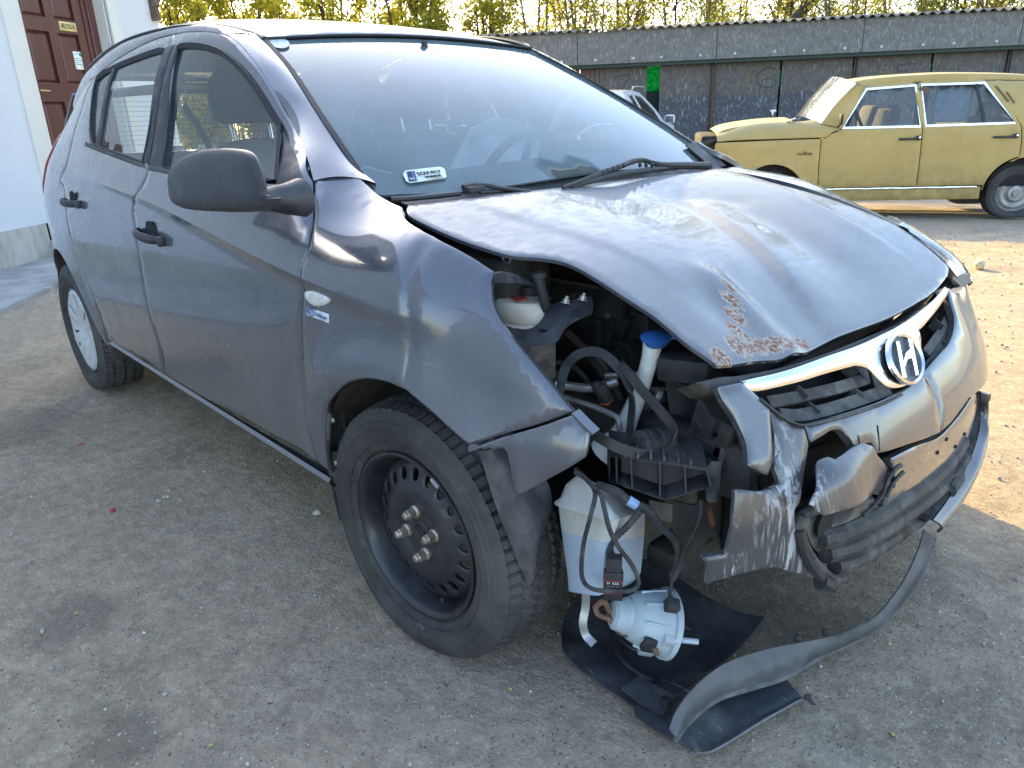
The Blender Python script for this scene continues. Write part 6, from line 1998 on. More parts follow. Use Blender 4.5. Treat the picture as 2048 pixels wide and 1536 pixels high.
# washer bottle: filler neck with blue cap, tank with its fluid
NK = [(0.3846, -0.47, 0.715), (0.3846, -0.478, 0.6859), (0.3791, -0.485, 0.6509), (0.3695, -0.49, 0.6117), (0.3586, -0.5, 0.5717), (0.3497, -0.51, 0.5347), (0.3405, -0.52, 0.508), (0.3244, -0.53, 0.4809)]
w = MB(); w.tube(NK, [.0195, .0165, .0160, .0165, .0185, .022, .030, .040], 16); w.build('washer_neck', car, M['milky'], True)
w = MB()
cx_ = Vector(([(0.3902, -0.47, 0.723)])[0])
Mc = Matrix.Rotation(.12, 3, 'X') @ Matrix.Rotation(.10, 3, 'Y')
w.lathe([(.0205, -.012), (.022, -.010), (.022, -.002), (.0285, .0), (.029, .004), (.024, .008), (.0001, .010)], 22, Mc, cx_)
w.box(cx_ + Vector((.022, .022, .003)), (.026, .018, .005), Mc @ Matrix.Rotation(.78, 3, 'Z'), .002)
w.build('washer_cap', car, plain('blue_cap', (.03, .13, .42), .4), True)
# tank as stacked outlines: near-left corner column, front edge, right edge, back
TK = []
lev = [  # left px, front-edge px, right px  (all at their own distance)
    ([(0.3625, -0.665, 0.4969), (0.3851, -0.672, 0.5053), (0.3524, -0.6, 0.453)]),
    ([(0.3456, -0.68, 0.4778), (0.447, -0.7, 0.498), (0.3723, -0.56, 0.4228)]),
    ([(0.3355, -0.685, 0.4485), (0.4756, -0.712, 0.4842), (0.3873, -0.55, 0.401)]),
    ([(0.3215, -0.69, 0.4356), (0.4887, -0.722, 0.4799), (0.3945, -0.54, 0.3908)]),
    ([(0.3226, -0.69, 0.4296), (0.4887, -0.722, 0.4741), (0.4216, -0.53, 0.3882)]),
    ([(0.327, -0.685, 0.426), (0.4806, -0.715, 0.4639), (0.429, -0.53, 0.3866)]),
    ([(0.329, -0.68, 0.3721), (0.4727, -0.708, 0.4185), (0.428, -0.53, 0.3366)]),
    ([(0.3325, -0.675, 0.315), (0.4616, -0.7, 0.3634), (0.4245, -0.53, 0.2865)]),
    ([(0.337, -0.672, 0.2695), (0.4546, -0.697, 0.318), (0.4207, -0.53, 0.2445)]),
    ([(0.3385, -0.67, 0.2317), (0.4407, -0.692, 0.2824), (0.4009, -0.53, 0.2134)]),
]
for L, Fp, Rp in lev:
    L, Fp, Rp = Vector(L), Vector(Fp), Vector(Rp)
    B = L + (Rp - Fp)
    z = (L.z + Fp.z + Rp.z) / 3
    pts = [L, Fp, Rp, Vector((B.x, B.y, B.z))]
    loop = []
    for i in range(4):
        a, b, c = pts[i - 1], pts[i], pts[(i + 1) % 4]
        r = .16
        loop += [b.lerp(a, r), b.lerp(a, r * .4).lerp(b.lerp(c, r * .4), .5) , b.lerp(c, r)]
    TK.append(loop)
def stack(loops, cap0, cap1):
    n = len(loops[0]); V = [p for l in loops for p in l]; F = []
    for i in range(len(loops) - 1):
        for k in range(n): F.append((i * n + k, i * n + (k + 1) % n, (i + 1) * n + (k + 1) % n, (i + 1) * n + k))
    if cap0: F.append(tuple(range(n)))
    if cap1: F.append(tuple((len(loops) - 1) * n + k for k in range(n)))
    return V, F
def vol(name, loops, parent, mat, world=True):
    V, F = stack(loops, True, True)
    me = mesh(name, V, F, True, 38)
    bm = bmesh.new(); bm.from_mesh(me); bmesh.ops.recalc_face_normals(bm, faces=bm.faces); bm.to_mesh(me); bm.free()
    return link(name, me, parent, mat, world)
tank = vol('washer_tank', TK[:7], car, M['milky'])
fl = vol('washer_fluid', TK[6:], tank, plain('tank_filled_with_blue_fluid', (.42, .50, .60), .35, noise_=.06, scale=8, dirt=((.40, .42, .42), .35, 10)), False)
fl.location = (0, 0, 0)
text_part('moulded_mark', '5.0L', .012, ([(0.352, -0.7, 0.4257)])[0], (.75, -.66, -.0), (0, 0, 1), tank, M['black'], lift=.004, world=False)
bpy.data.objects['moulded_mark'].location = (0, 0, 0)

# ribbed drive belt thrown off its pulleys
BELT = [(0.4082, -0.57, 0.5414), (0.4052, -0.56, 0.5823), (0.4, -0.55, 0.6183), (0.3818, -0.54, 0.6481), (0.3572, -0.54, 0.6754), (0.3211, -0.54, 0.6938), (0.293, -0.55, 0.6964), (0.2745, -0.57, 0.6873), (0.2664, -0.59, 0.665), (0.2825, -0.62, 0.6389), (0.309, -0.64, 0.6198), (0.347, -0.655, 0.6085), (0.395, -0.665, 0.5968), (0.4374, -0.66, 0.5837), (0.4629, -0.63, 0.564), (0.48, -0.59, 0.5507), (0.494, -0.56, 0.5517), (0.4931, -0.54, 0.5665), (0.4785, -0.53, 0.5858), (0.4472, -0.53, 0.6119), (0.4158, -0.535, 0.638), (0.3886, -0.54, 0.6656), (0.3619, -0.54, 0.6835)]
bl = ribbon('drive_belt', BELT, lambda t, p, tg: Vector((.55, -.35, -.75)) if t < .55 else Vector((.2, -.1, -1)), .019, car, plain('ribbed_belt', (.020, .020, .021), .55, dirt=((.10, .09, .08), .5, 20)), .004, k=7)
w = MB()
Ma, _o = frame3((0, 0, 0), (.2, .8, -.1), (0, .1, 1))
AL = Vector(([(0.4604, -0.56, 0.5572)])[0])
Mp = Matrix((Ma.col[1], Ma.col[2], Ma.col[0])).transposed()
w.lathe([(.014, -.04), (.026, -.038), (.028, -.03), (.025, -.028), (.025, -.02), (.028, -.018), (.028, -.008), (.025, -.006), (.025, .004), (.028, .006), (.028, .03), (.02, .036), (.0001, .037)], 22, Mp, AL)
w.build('washer_pump_motor', car, M['grime'], True)
# loose plug with an orange insert
PQ = Vector(([(0.2861, -0.5, 0.5947)])[0]); MQ = Matrix.Rotation(.35, 3, 'X') @ Matrix.Rotation(-.3, 3, 'Y')
w = MB(); w.box(PQ, (.026, .022, .040), MQ, .003); w.box(PQ + MQ @ Vector((0, -.006, .018)), (.018, .016, .026), MQ, .003); pg = w.build('loose_plug', car, M['black'], True)
w = MB(); w.box(PQ + MQ @ Vector((.0, -.002, -.0205)), (.021, .018, .004), MQ); w.build('plug_insert', pg, plain('orange_insert', (.65, .16, .05), .5)); bpy.data.objects['plug_insert'].location = (0, 0, 0)

# end of the plastic bumper support with its ribs
A0 = [Vector(p) for p in [(0.4028, -0.62, 0.5373), (0.4497, -0.64, 0.5534), (0.5145, -0.6, 0.5527), (0.5701, -0.56, 0.5443)]]
A1 = [Vector(p) for p in [(0.4033, -0.62, 0.4818), (0.4581, -0.645, 0.5026), (0.5246, -0.61, 0.4854), (0.5812, -0.56, 0.5122)]]
sup = MB()
def slab(P, Q, t):
    n = (Q[0] - P[0]).cross(P[1] - P[0]).normalized() * t
    V = [P[0], P[1], Q[1], Q[0]]; V += [v + n for v in V]
    sup.add(V, [(0, 1, 2, 3), (7, 6, 5, 4), (0, 4, 5, 1), (1, 5, 6, 2), (2, 6, 7, 3), (3, 7, 4, 0)])
back = Vector((-.055, .065, .012))
for i in range(3):
    slab((A0[i], A0[i + 1]), (A0[i] + back, A0[i + 1] + back), .003)
    slab((A1[i], A1[i + 1]), (A1[i] + back, A1[i + 1] + back), .003)
    slab((A0[i] + back * .5, A0[i + 1] + back * .5), (A1[i] + back * .5, A1[i + 1] + back * .5), .003)
for t in (0, .18, .4, .62, .82, 1.0):
    def at(A, t):
        u = t * 3; j = min(2, int(u)); return A[j].lerp(A[j + 1], u - j)
    a, b = at(A0, t), at(A1, t)
    slab((a, a + back * .9), (b, b + back * .9), .003)
sup.build('bumper_support', car, M['black'], True, smooth=False)
w = MB()
for t in (.36, .46, .56, .66, .78, .88):
    u = t * 3; j = min(2, int(u)); a = A0[j].lerp(A0[j + 1], u - j)
    w.box(a + Vector((-.012, .014, .006)), (.004, .045, .008), Matrix.Rotation(.7, 3, 'Z'), .001)
w.build('support_rib', car, M['dusty_black'], True)['kind'] = 'stuff'
sheet('support_tray', [[(0.3789, -0.58, 0.5294), (0.433, -0.55, 0.5258), (0.4903, -0.52, 0.5337), (0.5467, -0.5, 0.5348)], [(0.4028, -0.62, 0.5353), (0.466, -0.615, 0.546), (0.5234, -0.59, 0.5482), (0.5722, -0.56, 0.5431)]], car, M['black'], .004, smooth_k=3)
sheet('dusty_side_plate', [[(0.5424, -0.53, 0.534), (0.5533, -0.51, 0.5335), (0.5656, -0.5, 0.532)], [(0.561, -0.54, 0.5093), (0.567, -0.52, 0.5018), (0.5712, -0.51, 0.4966)], [(0.5736, -0.55, 0.4779), (0.5798, -0.54, 0.4712), (0.5796, -0.52, 0.4661)]], car, M['dusty_black'], .004, smooth_k=3)
sheet('lower_duct', [[(0.478, -0.52, 0.4299), (0.5098, -0.5, 0.4232), (0.5411, -0.47, 0.4337)], [(0.4808, -0.52, 0.3655), (0.5076, -0.5, 0.3568), (0.5376, -0.47, 0.3673)], [(0.4817, -0.5, 0.2889), (0.4987, -0.49, 0.2827), (0.5012, -0.46, 0.2906)]], car, M['grime'], .005, smooth_k=3)
w = MB(); w.tube([(0.5367, -0.48, 0.4519), (0.5357, -0.48, 0.4143), (0.5441, -0.48, 0.3852)], .006, 6); w.build('rusty_bar', car, plain('rusty_bar_metal', (.15, .055, .03), .8, noise_=.5), True)
sheet('radiator_side', [[(0.4106, -0.5, 0.3966), (0.4186, -0.46, 0.3767), (0.4292, -0.44, 0.3681)], [(0.412, -0.5, 0.3538), (0.4202, -0.46, 0.3355), (0.4309, -0.44, 0.329)]], car, M['alu'], .003, smooth_k=2)
# wiring that hangs over the tank
w = MB()
w.tube([(0.3832, -0.69, 0.5194), (0.4189, -0.7, 0.5215), (0.4575, -0.72, 0.5166), (0.4616, -0.735, 0.4824), (0.4463, -0.735, 0.4264), (0.4343, -0.73, 0.3735), (0.4377, -0.73, 0.3349), (0.4673, -0.735, 0.3327), (0.5065, -0.72, 0.3403), (0.526, -0.7, 0.3418), (0.5244, -0.68, 0.3476), (0.5093, -0.68, 0.3757), (0.4997, -0.705, 0.4187), (0.5031, -0.735, 0.47), (0.4884, -0.735, 0.5149), (0.4731, -0.725, 0.5214), (0.4075, -0.69, 0.5167), (0.358, -0.66, 0.506)], .0042, 8)
w.build('washer_hose', car, M['hose'], True)
w = MB()
w.tube([(0.4122, -0.66, 0.4929), (0.4557, -0.66, 0.4945), (0.4808, -0.65, 0.4768), (0.4989, -0.63, 0.4646), (0.5087, -0.6, 0.4221), (0.5263, -0.58, 0.3915), (0.5239, -0.56, 0.3493), (0.516, -0.56, 0.2995)], [.0075, .0085, .0085, .0080, .0075, .008, .0065, .005], 9)
w.build('taped_loom', car, M['hose'], True)
w = MB(); w.tube([(0.4763, -0.653, 0.4824), (0.4896, -0.644, 0.4727)], .0095, 9, smooth=1); w.build('blue_tape', car, plain('pale_blue_tape', (.22, .32, .50), .6), True)
w = MB()
lp = crom([(0.5021, -0.65, 0.471), (0.4851, -0.66, 0.4403), (0.4699, -0.68, 0.414), (0.4658, -0.69, 0.3961), (0.4741, -0.69, 0.381)], 10)
w.tube(lp, [.0072 if i % 2 else .0058 for i in range(len(lp))], 8, smooth=1)
w.build('corrugated_conduit', car, M['hose'], True)
w = MB(); w.tube([(0.553, -0.54, 0.4661), (0.559, -0.55, 0.4419), (0.552, -0.56, 0.4019), (0.5422, -0.57, 0.3706), (0.535, -0.57, 0.3352), (0.5199, -0.57, 0.2974)], .0055, 7); w.build('wiring_loom', car, M['grime'], True)
PQ = Vector(([(0.4848, -0.7, 0.3761)])[0]); MQ = Matrix.Rotation(radians(38), 3, 'Z')
w = MB(); w.box(PQ, (.028, .022, .034), MQ, .003); w.box(PQ + Vector((0, 0, -.024)), (.034, .018, .016), MQ, .003); w.build('connector', car, M['grime'], True)
PQ = Vector(([(0.4871, -0.705, 0.3378)])[0])
w = MB(); w.box(PQ, (.034, .018, .058), MQ, .002); ctl = w.build('control_unit', car, M['black'], True)
XD = MQ @ Vector((1, 0, 0)); ND = MQ @ Vector((0, -1, 0))
redp = plain('red_print', (.45, .05, .05), .5); whp = plain('white_print', (.7, .7, .7), .5)
lb = MB(); quad_on(lb, PQ + ND * .0095, XD, (0, 0, 1), .031, .028, .0008); o = lb.build('red_label', ctl, redp); o.location = (0, 0, 0)
lb = MB(); quad_on(lb, PQ + ND * .0100, XD, (0, 0, 1), .029, .026, .0008); o = lb.build('label_field', ctl, M['black']); o.location = (0, 0, 0)
for s, z, sz in (('H  KIA', .009, .0075), ('HLLD UNIT ASSY', .0025, .0032), ('92190-1J000', -.003, .0050), ('12V  MADE IN KOREA', -.0095, .0026)):
    o = text_part('lettering', s, sz, PQ + ND * .0109 + Vector((0, 0, z)), XD, (0, 0, 1), ctl, whp, world=False, lift=.0002); o.location = (0, 0, 0)

# ---------------------------------------------------------------- torn-off pieces on the ground and the dangling fog lamp
def mat_torn():
    t = NT('torn_black_plastic')
    p = t.co(True)
    n = t.noise(p, 6, 6, .65); n2 = t.noise(p, 30, 5, .7)
    c = t.mix(t.rng(n, .3, .7), (.022, .024, .030), (.044, .047, .056))
    c = t.mix(t.math('MULTIPLY', t.rng(n, .44, .68), t.rng(n2, .3, .7)), c, (.125, .12, .11))
    s_ = t.noise(p, 45, 3, .6, .5, ((.22, 2.2, 1), (0, 0, radians(50))))
    c = t.mix(t.math('MULTIPLY', t.rng(s_, .67, .71), .55), c, (.28, .28, .28))
    t.l(c, t.b.inputs['Base Color'])
    t.l(t.rng(n, .35, .7, .30, .7), t.b.inputs['Roughness'])
    t.bump(n2, .12, .003)
    return t.m
SP = mat_torn()
SPE = plain('scuffed_plastic_edge', (.10, .10, .105), .5, noise_=.3, dirt=((.22, .21, .2), .6, 20))
lip_root = thing('torn_spoiler', (.62, -.30, 0), 'torn black bumper spoiler and splash shield lying on the ground under the wrecked nose', 'car part')
# splash shield: broad moulded sheet, corners lifted
TR = [[(0.2412, -0.5882, 0.03), (0.2051, -0.5334, 0.03), (0.1765, -0.4536, 0.03), (0.1564, -0.3567, 0.03), (0.1661, -0.2696, 0.03)] + [(0.2144, -0.2369, 0.05)],
      [(0.2934, -0.6318, 0.035)] + [(0.3105, -0.5682, 0.025), (0.3151, -0.497, 0.025), (0.3028, -0.4155, 0.025), (0.293, -0.3305, 0.025)] + [(0.3036, -0.2448, 0.045)],
      [(0.3578, -0.6389, 0.025), (0.3867, -0.5824, 0.025), (0.3987, -0.5042, 0.025), (0.3991, -0.4145, 0.025), (0.3907, -0.3218, 0.025)] + [(0.3986, -0.257, 0.04)],
      [(0.4323, -0.6368, 0.02), (0.4568, -0.5783, 0.02), (0.4703, -0.5023, 0.02), (0.4761, -0.4102, 0.02), (0.4722, -0.3142, 0.02)] + [(0.4881, -0.2547, 0.04)],
      [(0.4955, -0.6469, 0.03), (0.5212, -0.5891, 0.03), (0.5367, -0.5088, 0.03), (0.5449, -0.417, 0.03), (0.547, -0.33, 0.03)] + [(0.5409, -0.2377, 0.045)]]
tray = sheet('splash_shield', TR, lip_root, SP, .004, smooth_k=6, noise_amp=.004)
TR2 = [[(0.4955, -0.6469, 0.03), (0.5223, -0.5823, 0.03), (0.5499, -0.5017, 0.03), (0.5763, -0.4137, 0.03), (0.594, -0.3245, 0.03)], [(0.5153, -0.661, 0.028), (0.5542, -0.6094, 0.028), (0.5902, -0.5269, 0.028), (0.6239, -0.4351, 0.028), (0.6483, -0.36, 0.028)], [(0.577, -0.6546, 0.02), (0.609, -0.6053, 0.02), (0.6419, -0.5191, 0.02), (0.6727, -0.4325, 0.02), (0.6919, -0.3747, 0.02)], [(0.6298, -0.6382, 0.01), (0.6506, -0.6007, 0.01), (0.6739, -0.5172, 0.01), (0.6951, -0.4328, 0.01), (0.707, -0.3753, 0.01)]]
sheet('splash_shield_lip', TR2, lip_root, SP, .004, smooth_k=5)
ribbon('shield_flange', [(0.6422, -0.6476, 0.02), (0.6556, -0.626, 0.02), (0.67, -0.5614, 0.02), (0.6823, -0.4967, 0.02), (0.695, -0.444, 0.02), (0.7095, -0.3882, 0.02)] + [(0.7345, -0.3863, 0.03)], lambda t, p, tg: Vector((.7, -.2, .6)), .024, lip_root, SPE, .004)
ribbon('shield_crease', [(0.5983, -0.6208, 0.045), (0.6163, -0.6372, 0.045), (0.6383, -0.6534, 0.045), (0.657, -0.6684, 0.045)], (1, .3, .3), .010, lip_root, SPE, .006)
w = MB()
for c0, r in (([(0.4435, -0.4754, 0.034)], .105), ([(0.3881, -0.4556, 0.038)], .075)):
    c0 = Vector(c0[0]); pts = [c0 + Vector((r * cos(a) * 1.1, r * sin(a) * .9, .0)) for a in [2 * pi * k / 20 for k in range(5, 17)]]
    w.tube(pts, .0045, 6, smooth=2)
o = w.build('moulded_ring', lip_root, SP, True); o['kind'] = 'stuff'
w = MB(); w.lathe([(.012, 0), (.011, .006), (.006, .008), (.0001, .008)], 14, None, ([(0.5451, -0.6128, 0.05)])[0]); w.build('push_clip', lip_root, M['black'], True)
ribbon('shield_bracket', [(0.46, -0.6123, 0.046), (0.4928, -0.6171, 0.046), (0.5248, -0.6158, 0.046), (0.5537, -0.613, 0.046)], (1, .5, .1), .05, lip_root, SP, .006)
# the spoiler strip: still joined at the left end, sweeping down to the ground and back over the shield
LU = [(0.7374, 0.089, 0.21)] + [(0.7356, 0.0826, 0.17)] + [(0.7387, 0.0419, 0.14)] + [(0.7396, -0.0252, 0.11)] + [(0.7353, -0.121, 0.09)] + [(0.7179, -0.1765, 0.08)] + [(0.6878, -0.2428, 0.075)] + [(0.6618, -0.3126, 0.085)] + [(0.6355, -0.3923, 0.1)] + [(0.6096, -0.4905, 0.115)] + [(0.6016, -0.5613, 0.12)] + [(0.6006, -0.6245, 0.115)] + [(0.6024, -0.6665, 0.1)] + [(0.6077, -0.6892, 0.08)]
LL = [(0.7421, 0.1561, 0.16)] + [(0.7403, 0.1524, 0.12)] + [(0.7475, 0.0984, 0.09)] + [(0.7409, 0.0524, 0.055)] + [(0.731, -0.029, 0.03)] + [(0.7193, -0.0875, 0.018)] + [(0.6969, -0.1604, 0.012)] + [(0.6779, -0.2436, 0.018)] + [(0.6642, -0.37, 0.035)] + [(0.6386, -0.4629, 0.05)] + [(0.6133, -0.5339, 0.055)] + [(0.6062, -0.5958, 0.055)] + [(0.607, -0.6401, 0.05)] + [(0.6142, -0.6785, 0.055)]
MID = [Vector(a).lerp(Vector(b), .5) + Vector((.010, -.006, .004)) for a, b in zip(LU, LL)]
M['lip'] = plain('scuffed_dark_spoiler', (.062, .063, .070), .42, noise_=.3, scale=10, dirt=((.20, .19, .17), .6, 9))
sheet('spoiler_strip', [LU, MID, LL], lip_root, M['lip'], .0035, smooth_k=5)
ribbon('spoiler_rim', [Vector(p) + Vector((.002, -.001, .001)) for p in LL], (0, 0, 1), .012, lip_root, SPE, .006)
w = MB()
for i in range(2, 12):
    p = Vector(LL[i] if i < 6 else LU[i]) if i < 8 else None
    if p is None: continue
    w.box(p + Vector((-.006, 0, .006)), (.012, .006, .014), Matrix.Rotation(.9, 3, 'Z'), .001)
w.build('spoiler_tab', lip_root, SP, True)['kind'] = 'stuff'
# part of the strip still on the bumper's left side
R1 = [(0.6962, 0.502, 0.42)] + [(0.693, 0.5474, 0.36)] + [(0.7044, 0.5124, 0.31)] + [(0.7227, 0.4162, 0.28)] + [(0.734, 0.3036, 0.25)] + [(0.7411, 0.2, 0.235)] + [(0.7432, 0.1144, 0.225)]
R2 = [(0.6975, 0.5349, 0.4)] + [(0.7063, 0.5385, 0.345)] + [(0.7206, 0.5096, 0.28)] + [(0.7405, 0.4107, 0.25)] + [(0.7488, 0.3087, 0.215)] + [(0.7515, 0.22, 0.2)] + [(0.7488, 0.1453, 0.185)]
sheet('bumper_lower_lip', [R1, [Vector(a).lerp(Vector(b), .5) + Vector((.012, .006, 0)) for a, b in zip(R1, R2)], R2], car, M['paint_bump'], .006, smooth_k=4)
sheet('lip_underside', [[Vector(a) + Vector((-.03, -.01, .0)) for a in R1], R1], car, M['dusty_black'], .004, smooth_k=3)

# fog lamp hanging from its wires
fg = thing('fog_lamp', (.40, -.53, 0), 'pale plastic fog lamp dangling on its wires above the splash shield', 'fog lamp')
FC = Vector(([(0.47, -0.585, 0.1882)])[0])
NX = Vector((.52, .72, -.30)).normalized()                                       # the lens end points away to the right
XF = Vector((.72, -.60, -.20)); XF = (XF - NX * XF.dot(NX)).normalized()
Mf = Matrix((XF, NX.cross(XF), NX)).transposed()
M['fogp'] = plain('pale_blue_grey_plastic', (.38, .44, .47), .38, noise_=.08, scale=20, dirt=((.22, .21, .19), .35, 14))
w = MB()
V, F = lathe_vf([(.0001, -.072), (.022, -.072), (.030, -.066), (.033, -.050), (.036, -.046), (.036, -.038), (.042, -.034), (.050, -.018), (.056, .0), (.060, .022), (.061, .036), (.066, .038), (.067, .048), (.062, .052), (.0001, .054)], 30)
w.add([FC + Mf @ Vector((v[0] * (1.0 + .10 * (v[2] > 0)), v[1] * 1.0, v[2])) for v in V], F)
for k in range(9):
    a = 2 * pi * k / 9
    w.box(FC + Mf @ Vector((.052 * cos(a), .052 * sin(a), .006)), (.016, .005, .052), Mf @ Matrix.Rotation(a, 3, 'Z') @ Matrix.Rotation(.22, 3, 'Y'), .001)
w.box(FC + Mf @ Vector((.055, -.010, .030)), (.022, .040, .028), Mf @ Matrix.Rotation(.3, 3, 'Z'), .003)
w.box(FC + Mf @ Vector((.020, .052, .020)), (.034, .022, .030), Mf @ Matrix.Rotation(.4, 3, 'Z'), .003)
w.tube([FC + Mf @ Vector((.050, -.012, .040)), FC + Mf @ Vector((.062, -.030, .085))], .0055, 8, smooth=1)
w.build('lamp_housing', fg, M['fogp'], True)
w = MB()
w.box(FC + Mf @ Vector((.058, .004, -.004)), (.012, .030, .026), Mf, .002)
for k in range(4): w.box(FC + Mf @ Vector((.066, -.006 + k * .007, -.004)), (.003, .002, .022), Mf)
w.build('bulb_holder', fg, M['black'], True)
w = MB(); w.box(([(0.5177, -0.568, 0.2344)])[0], (.024, .030, .026), Mf @ Matrix.Rotation(.3, 3, 'Z'), .003); w.build('lamp_plug', fg, M['grime'], True)
RB = plain('rusty_brown_bracket', (.16, .085, .05), .75, noise_=.5, scale=40, dirt=((.06, .045, .035), .6, 30))
w = MB(); w.tube([(0.4053, -0.66, 0.2273), (0.413, -0.66, 0.2104), (0.4376, -0.65, 0.204), (0.4496, -0.64, 0.1792), (0.4714, -0.63, 0.1739), (0.4977, -0.62, 0.1665), (0.5191, -0.62, 0.1648), (0.5265, -0.62, 0.1551)], .0055, 6)
w.tube([(0.4079, -0.66, 0.2263), (0.4171, -0.65, 0.2363), (0.4214, -0.64, 0.2193), (0.4292, -0.64, 0.2034)], .006, 6); w.build('lamp_bracket', fg, RB, True)
ribbon('bracket_tongue', [(0.3909, -0.67, 0.2542), (0.3894, -0.67, 0.2186), (0.3917, -0.68, 0.1899), (0.3995, -0.68, 0.1645), (0.4203, -0.68, 0.1548)], (1, .6, 0), .016, fg, M['alu'], .003)
w = MB(); w.tube([(0.4996, -0.55, 0.2981), (0.5076, -0.555, 0.2762), (0.5098, -0.56, 0.2571), (0.5187, -0.565, 0.2413)], .003, 6); w.tube([(0.5177, -0.55, 0.3309), (0.5103, -0.55, 0.2919), (0.5061, -0.557, 0.2651), (0.5105, -0.565, 0.2429)], .0022, 6)
w.build('lamp_wire', fg, M['grime'], True)

# ---------------------------------------------------------------- trim of the wreck: mirror, handles, mouldings, wipers, stickers
# belt mouldings and pillar covers
def strip_between(name, top, bot, mirror=False, off=.004):
    return panel(name, 'side', chain(top, [top[-1], bot[-1]], rev(bot), [bot[0], top[0]]), car, M['satin'], off=off, step=.03, bev=.002, flange=.006, gap=.0008, mirror=mirror)
for mir in (False, True):
    strip_between('belt_moulding', [(-1.2884, -0.7863, 1.0267), (-0.9679, -0.7848, 1.0148), (-0.7073, -0.7842, 1.0061), (-0.4511, -0.787, 0.9983)], [(-1.2749, -0.7937, 1.0113), (-0.951, -0.7937, 1.0013), (-0.6896, -0.7939, 0.9941), (-0.4361, -0.7962, 0.9865)], mir)
    strip_between('belt_moulding', [(-2.0553, -0.7499, 1.093), (-1.7824, -0.7646, 1.0687), (-1.5386, -0.776, 1.0475), (-1.3358, -0.785, 1.03)], [(-2.0439, -0.7583, 1.0755), (-1.7659, -0.7726, 1.0526), (-1.5237, -0.7835, 1.0325), (-1.3044, -0.7922, 1.0149)], mir)
    strip_between('pillar_cover', [(-1.4669, -0.6108, 1.3728), (-1.4255, -0.6093, 1.3753), (-1.3877, -0.6086, 1.3766)], [(-1.3371, -0.7843, 1.0315), (-1.3124, -0.7854, 1.0291), (-1.2884, -0.7863, 1.0267)], mir, .003)
    strip_between('pillar_cover', [(-1.3827, -0.6089, 1.3762), (-1.3657, -0.6109, 1.3733), (-1.3427, -0.6161, 1.3656)], [(-1.2799, -0.7861, 1.0268), (-1.227, -0.7869, 1.0237), (-1.1673, -0.7878, 1.0194)], mir, .003)
    strip_between('window_divider', [(-1.9844, -0.6256, 1.344), (-1.9668, -0.6254, 1.3446), (-1.9494, -0.6252, 1.3452)], [(-1.917, -0.759, 1.0779), (-1.8877, -0.7608, 1.0747), (-1.8528, -0.7627, 1.0715)], mir, .001)
    for W_ in (WIN_F, WIN_R):
        pts = [Vector((p.x, -p.y if mir else p.y, p.z)) for p in W_[::2]]
        ribbon('window_rubber', pts, lambda t, p, tg: Vector((0, 1, 0)).cross(tg), .016, car, M['rubber'], .006, k=1, closed=True)
    panel('mirror_triangle', 'side', chain([(-0.6451, -0.6596, 1.1239), (-0.56, -0.6827, 1.0879), (-0.4203, -0.7365, 1.0418), (-0.3393, -0.7597, 0.994)], [(-0.3393, -0.7597, 0.994), (-0.3769, -0.7784, 0.9963), (-0.4511, -0.787, 0.9983)], [(-0.4511, -0.787, 0.9983), (-0.5656, -0.7156, 1.0606), (-0.6451, -0.6596, 1.1239)]), car, M['satin'], off=.003, step=.03, mirror=mir, bev=.003)

# door mirror: deep shell, lower half darker, stalk to the door corner
def mirror(side):
    root_c = Vector((([(-0.3498, -0.7833, 0.9774)])[0]))
    # cross-sections from the outer end inwards, each an ellipse-like outline in the plane across y
    SEC = []
    # (centre px-derived x, z, half length x, half height z, y)
    data = [(-.560, 1.005, .020, .030, -1.005), (-.535, 1.012, .050, .055, -.995), (-.505, 1.020, .075, .072, -.975), (-.470, 1.028, .088, .080, -.945), (-.440, 1.032, .088, .082, -.915), (-.415, 1.034, .084, .080, -.890), (-.400, 1.030, .070, .066, -.872)]
    return data
MO = [(-0.6924, -0.945, 0.9955), (-0.6748, -0.945, 1.0283), (-0.6083, -0.945, 1.0579), (-0.4995, -0.945, 1.0798), (-0.3742, -0.945, 1.0899), (-0.2542, -0.945, 1.0898), (-0.1949, -0.945, 1.083), (-0.1725, -0.945, 1.0617), (-0.1611, -0.945, 1.0331), (-0.1606, -0.945, 1.0094), (-0.1533, -0.945, 1.0061), (-0.1667, -0.945, 0.9906), (-0.1871, -0.945, 0.98), (-0.2991, -0.945, 0.97), (-0.4281, -0.945, 0.9629), (-0.5727, -0.945, 0.9572), (-0.6586, -0.945, 0.96), (-0.6916, -0.945, 0.9722)]
mc = sum((Vector(p) for p in MO), Vector()) / len(MO)
def shell(loop, mirrored):
    # domed front, open rear face with the glass
    P = crom(loop, 3, True)
    V = []; F = []
    n = len(P)
    lay = [(1.0, .055), (1.0, .0), (.985, -.018), (.94, -.036), (.84, -.052), (.66, -.064), (.40, -.071), (.15, -.073)]
    # the mirror's front faces forward (+x) and a little outward
    d = Vector((.93, -.36, .03)).normalized()
    for (s, o) in lay:
        for p in P:
            V.append(mc + (p - mc) * s - d * o * 1.0 * -1 * -1 if False else mc + (p - mc) * s - d * o)
    for i in range(len(lay) - 1):
        for k in range(n): F.append((i * n + k, i * n + (k + 1) % n, (i + 1) * n + (k + 1) % n, (i + 1) * n + k))
    F.append(tuple((len(lay) - 1) * n + k for k in range(n)))
    F.append(tuple(range(n)))
    return V, F
SEAMZ = ([(-0.3887, -0.945, 0.9943)])[0][2]
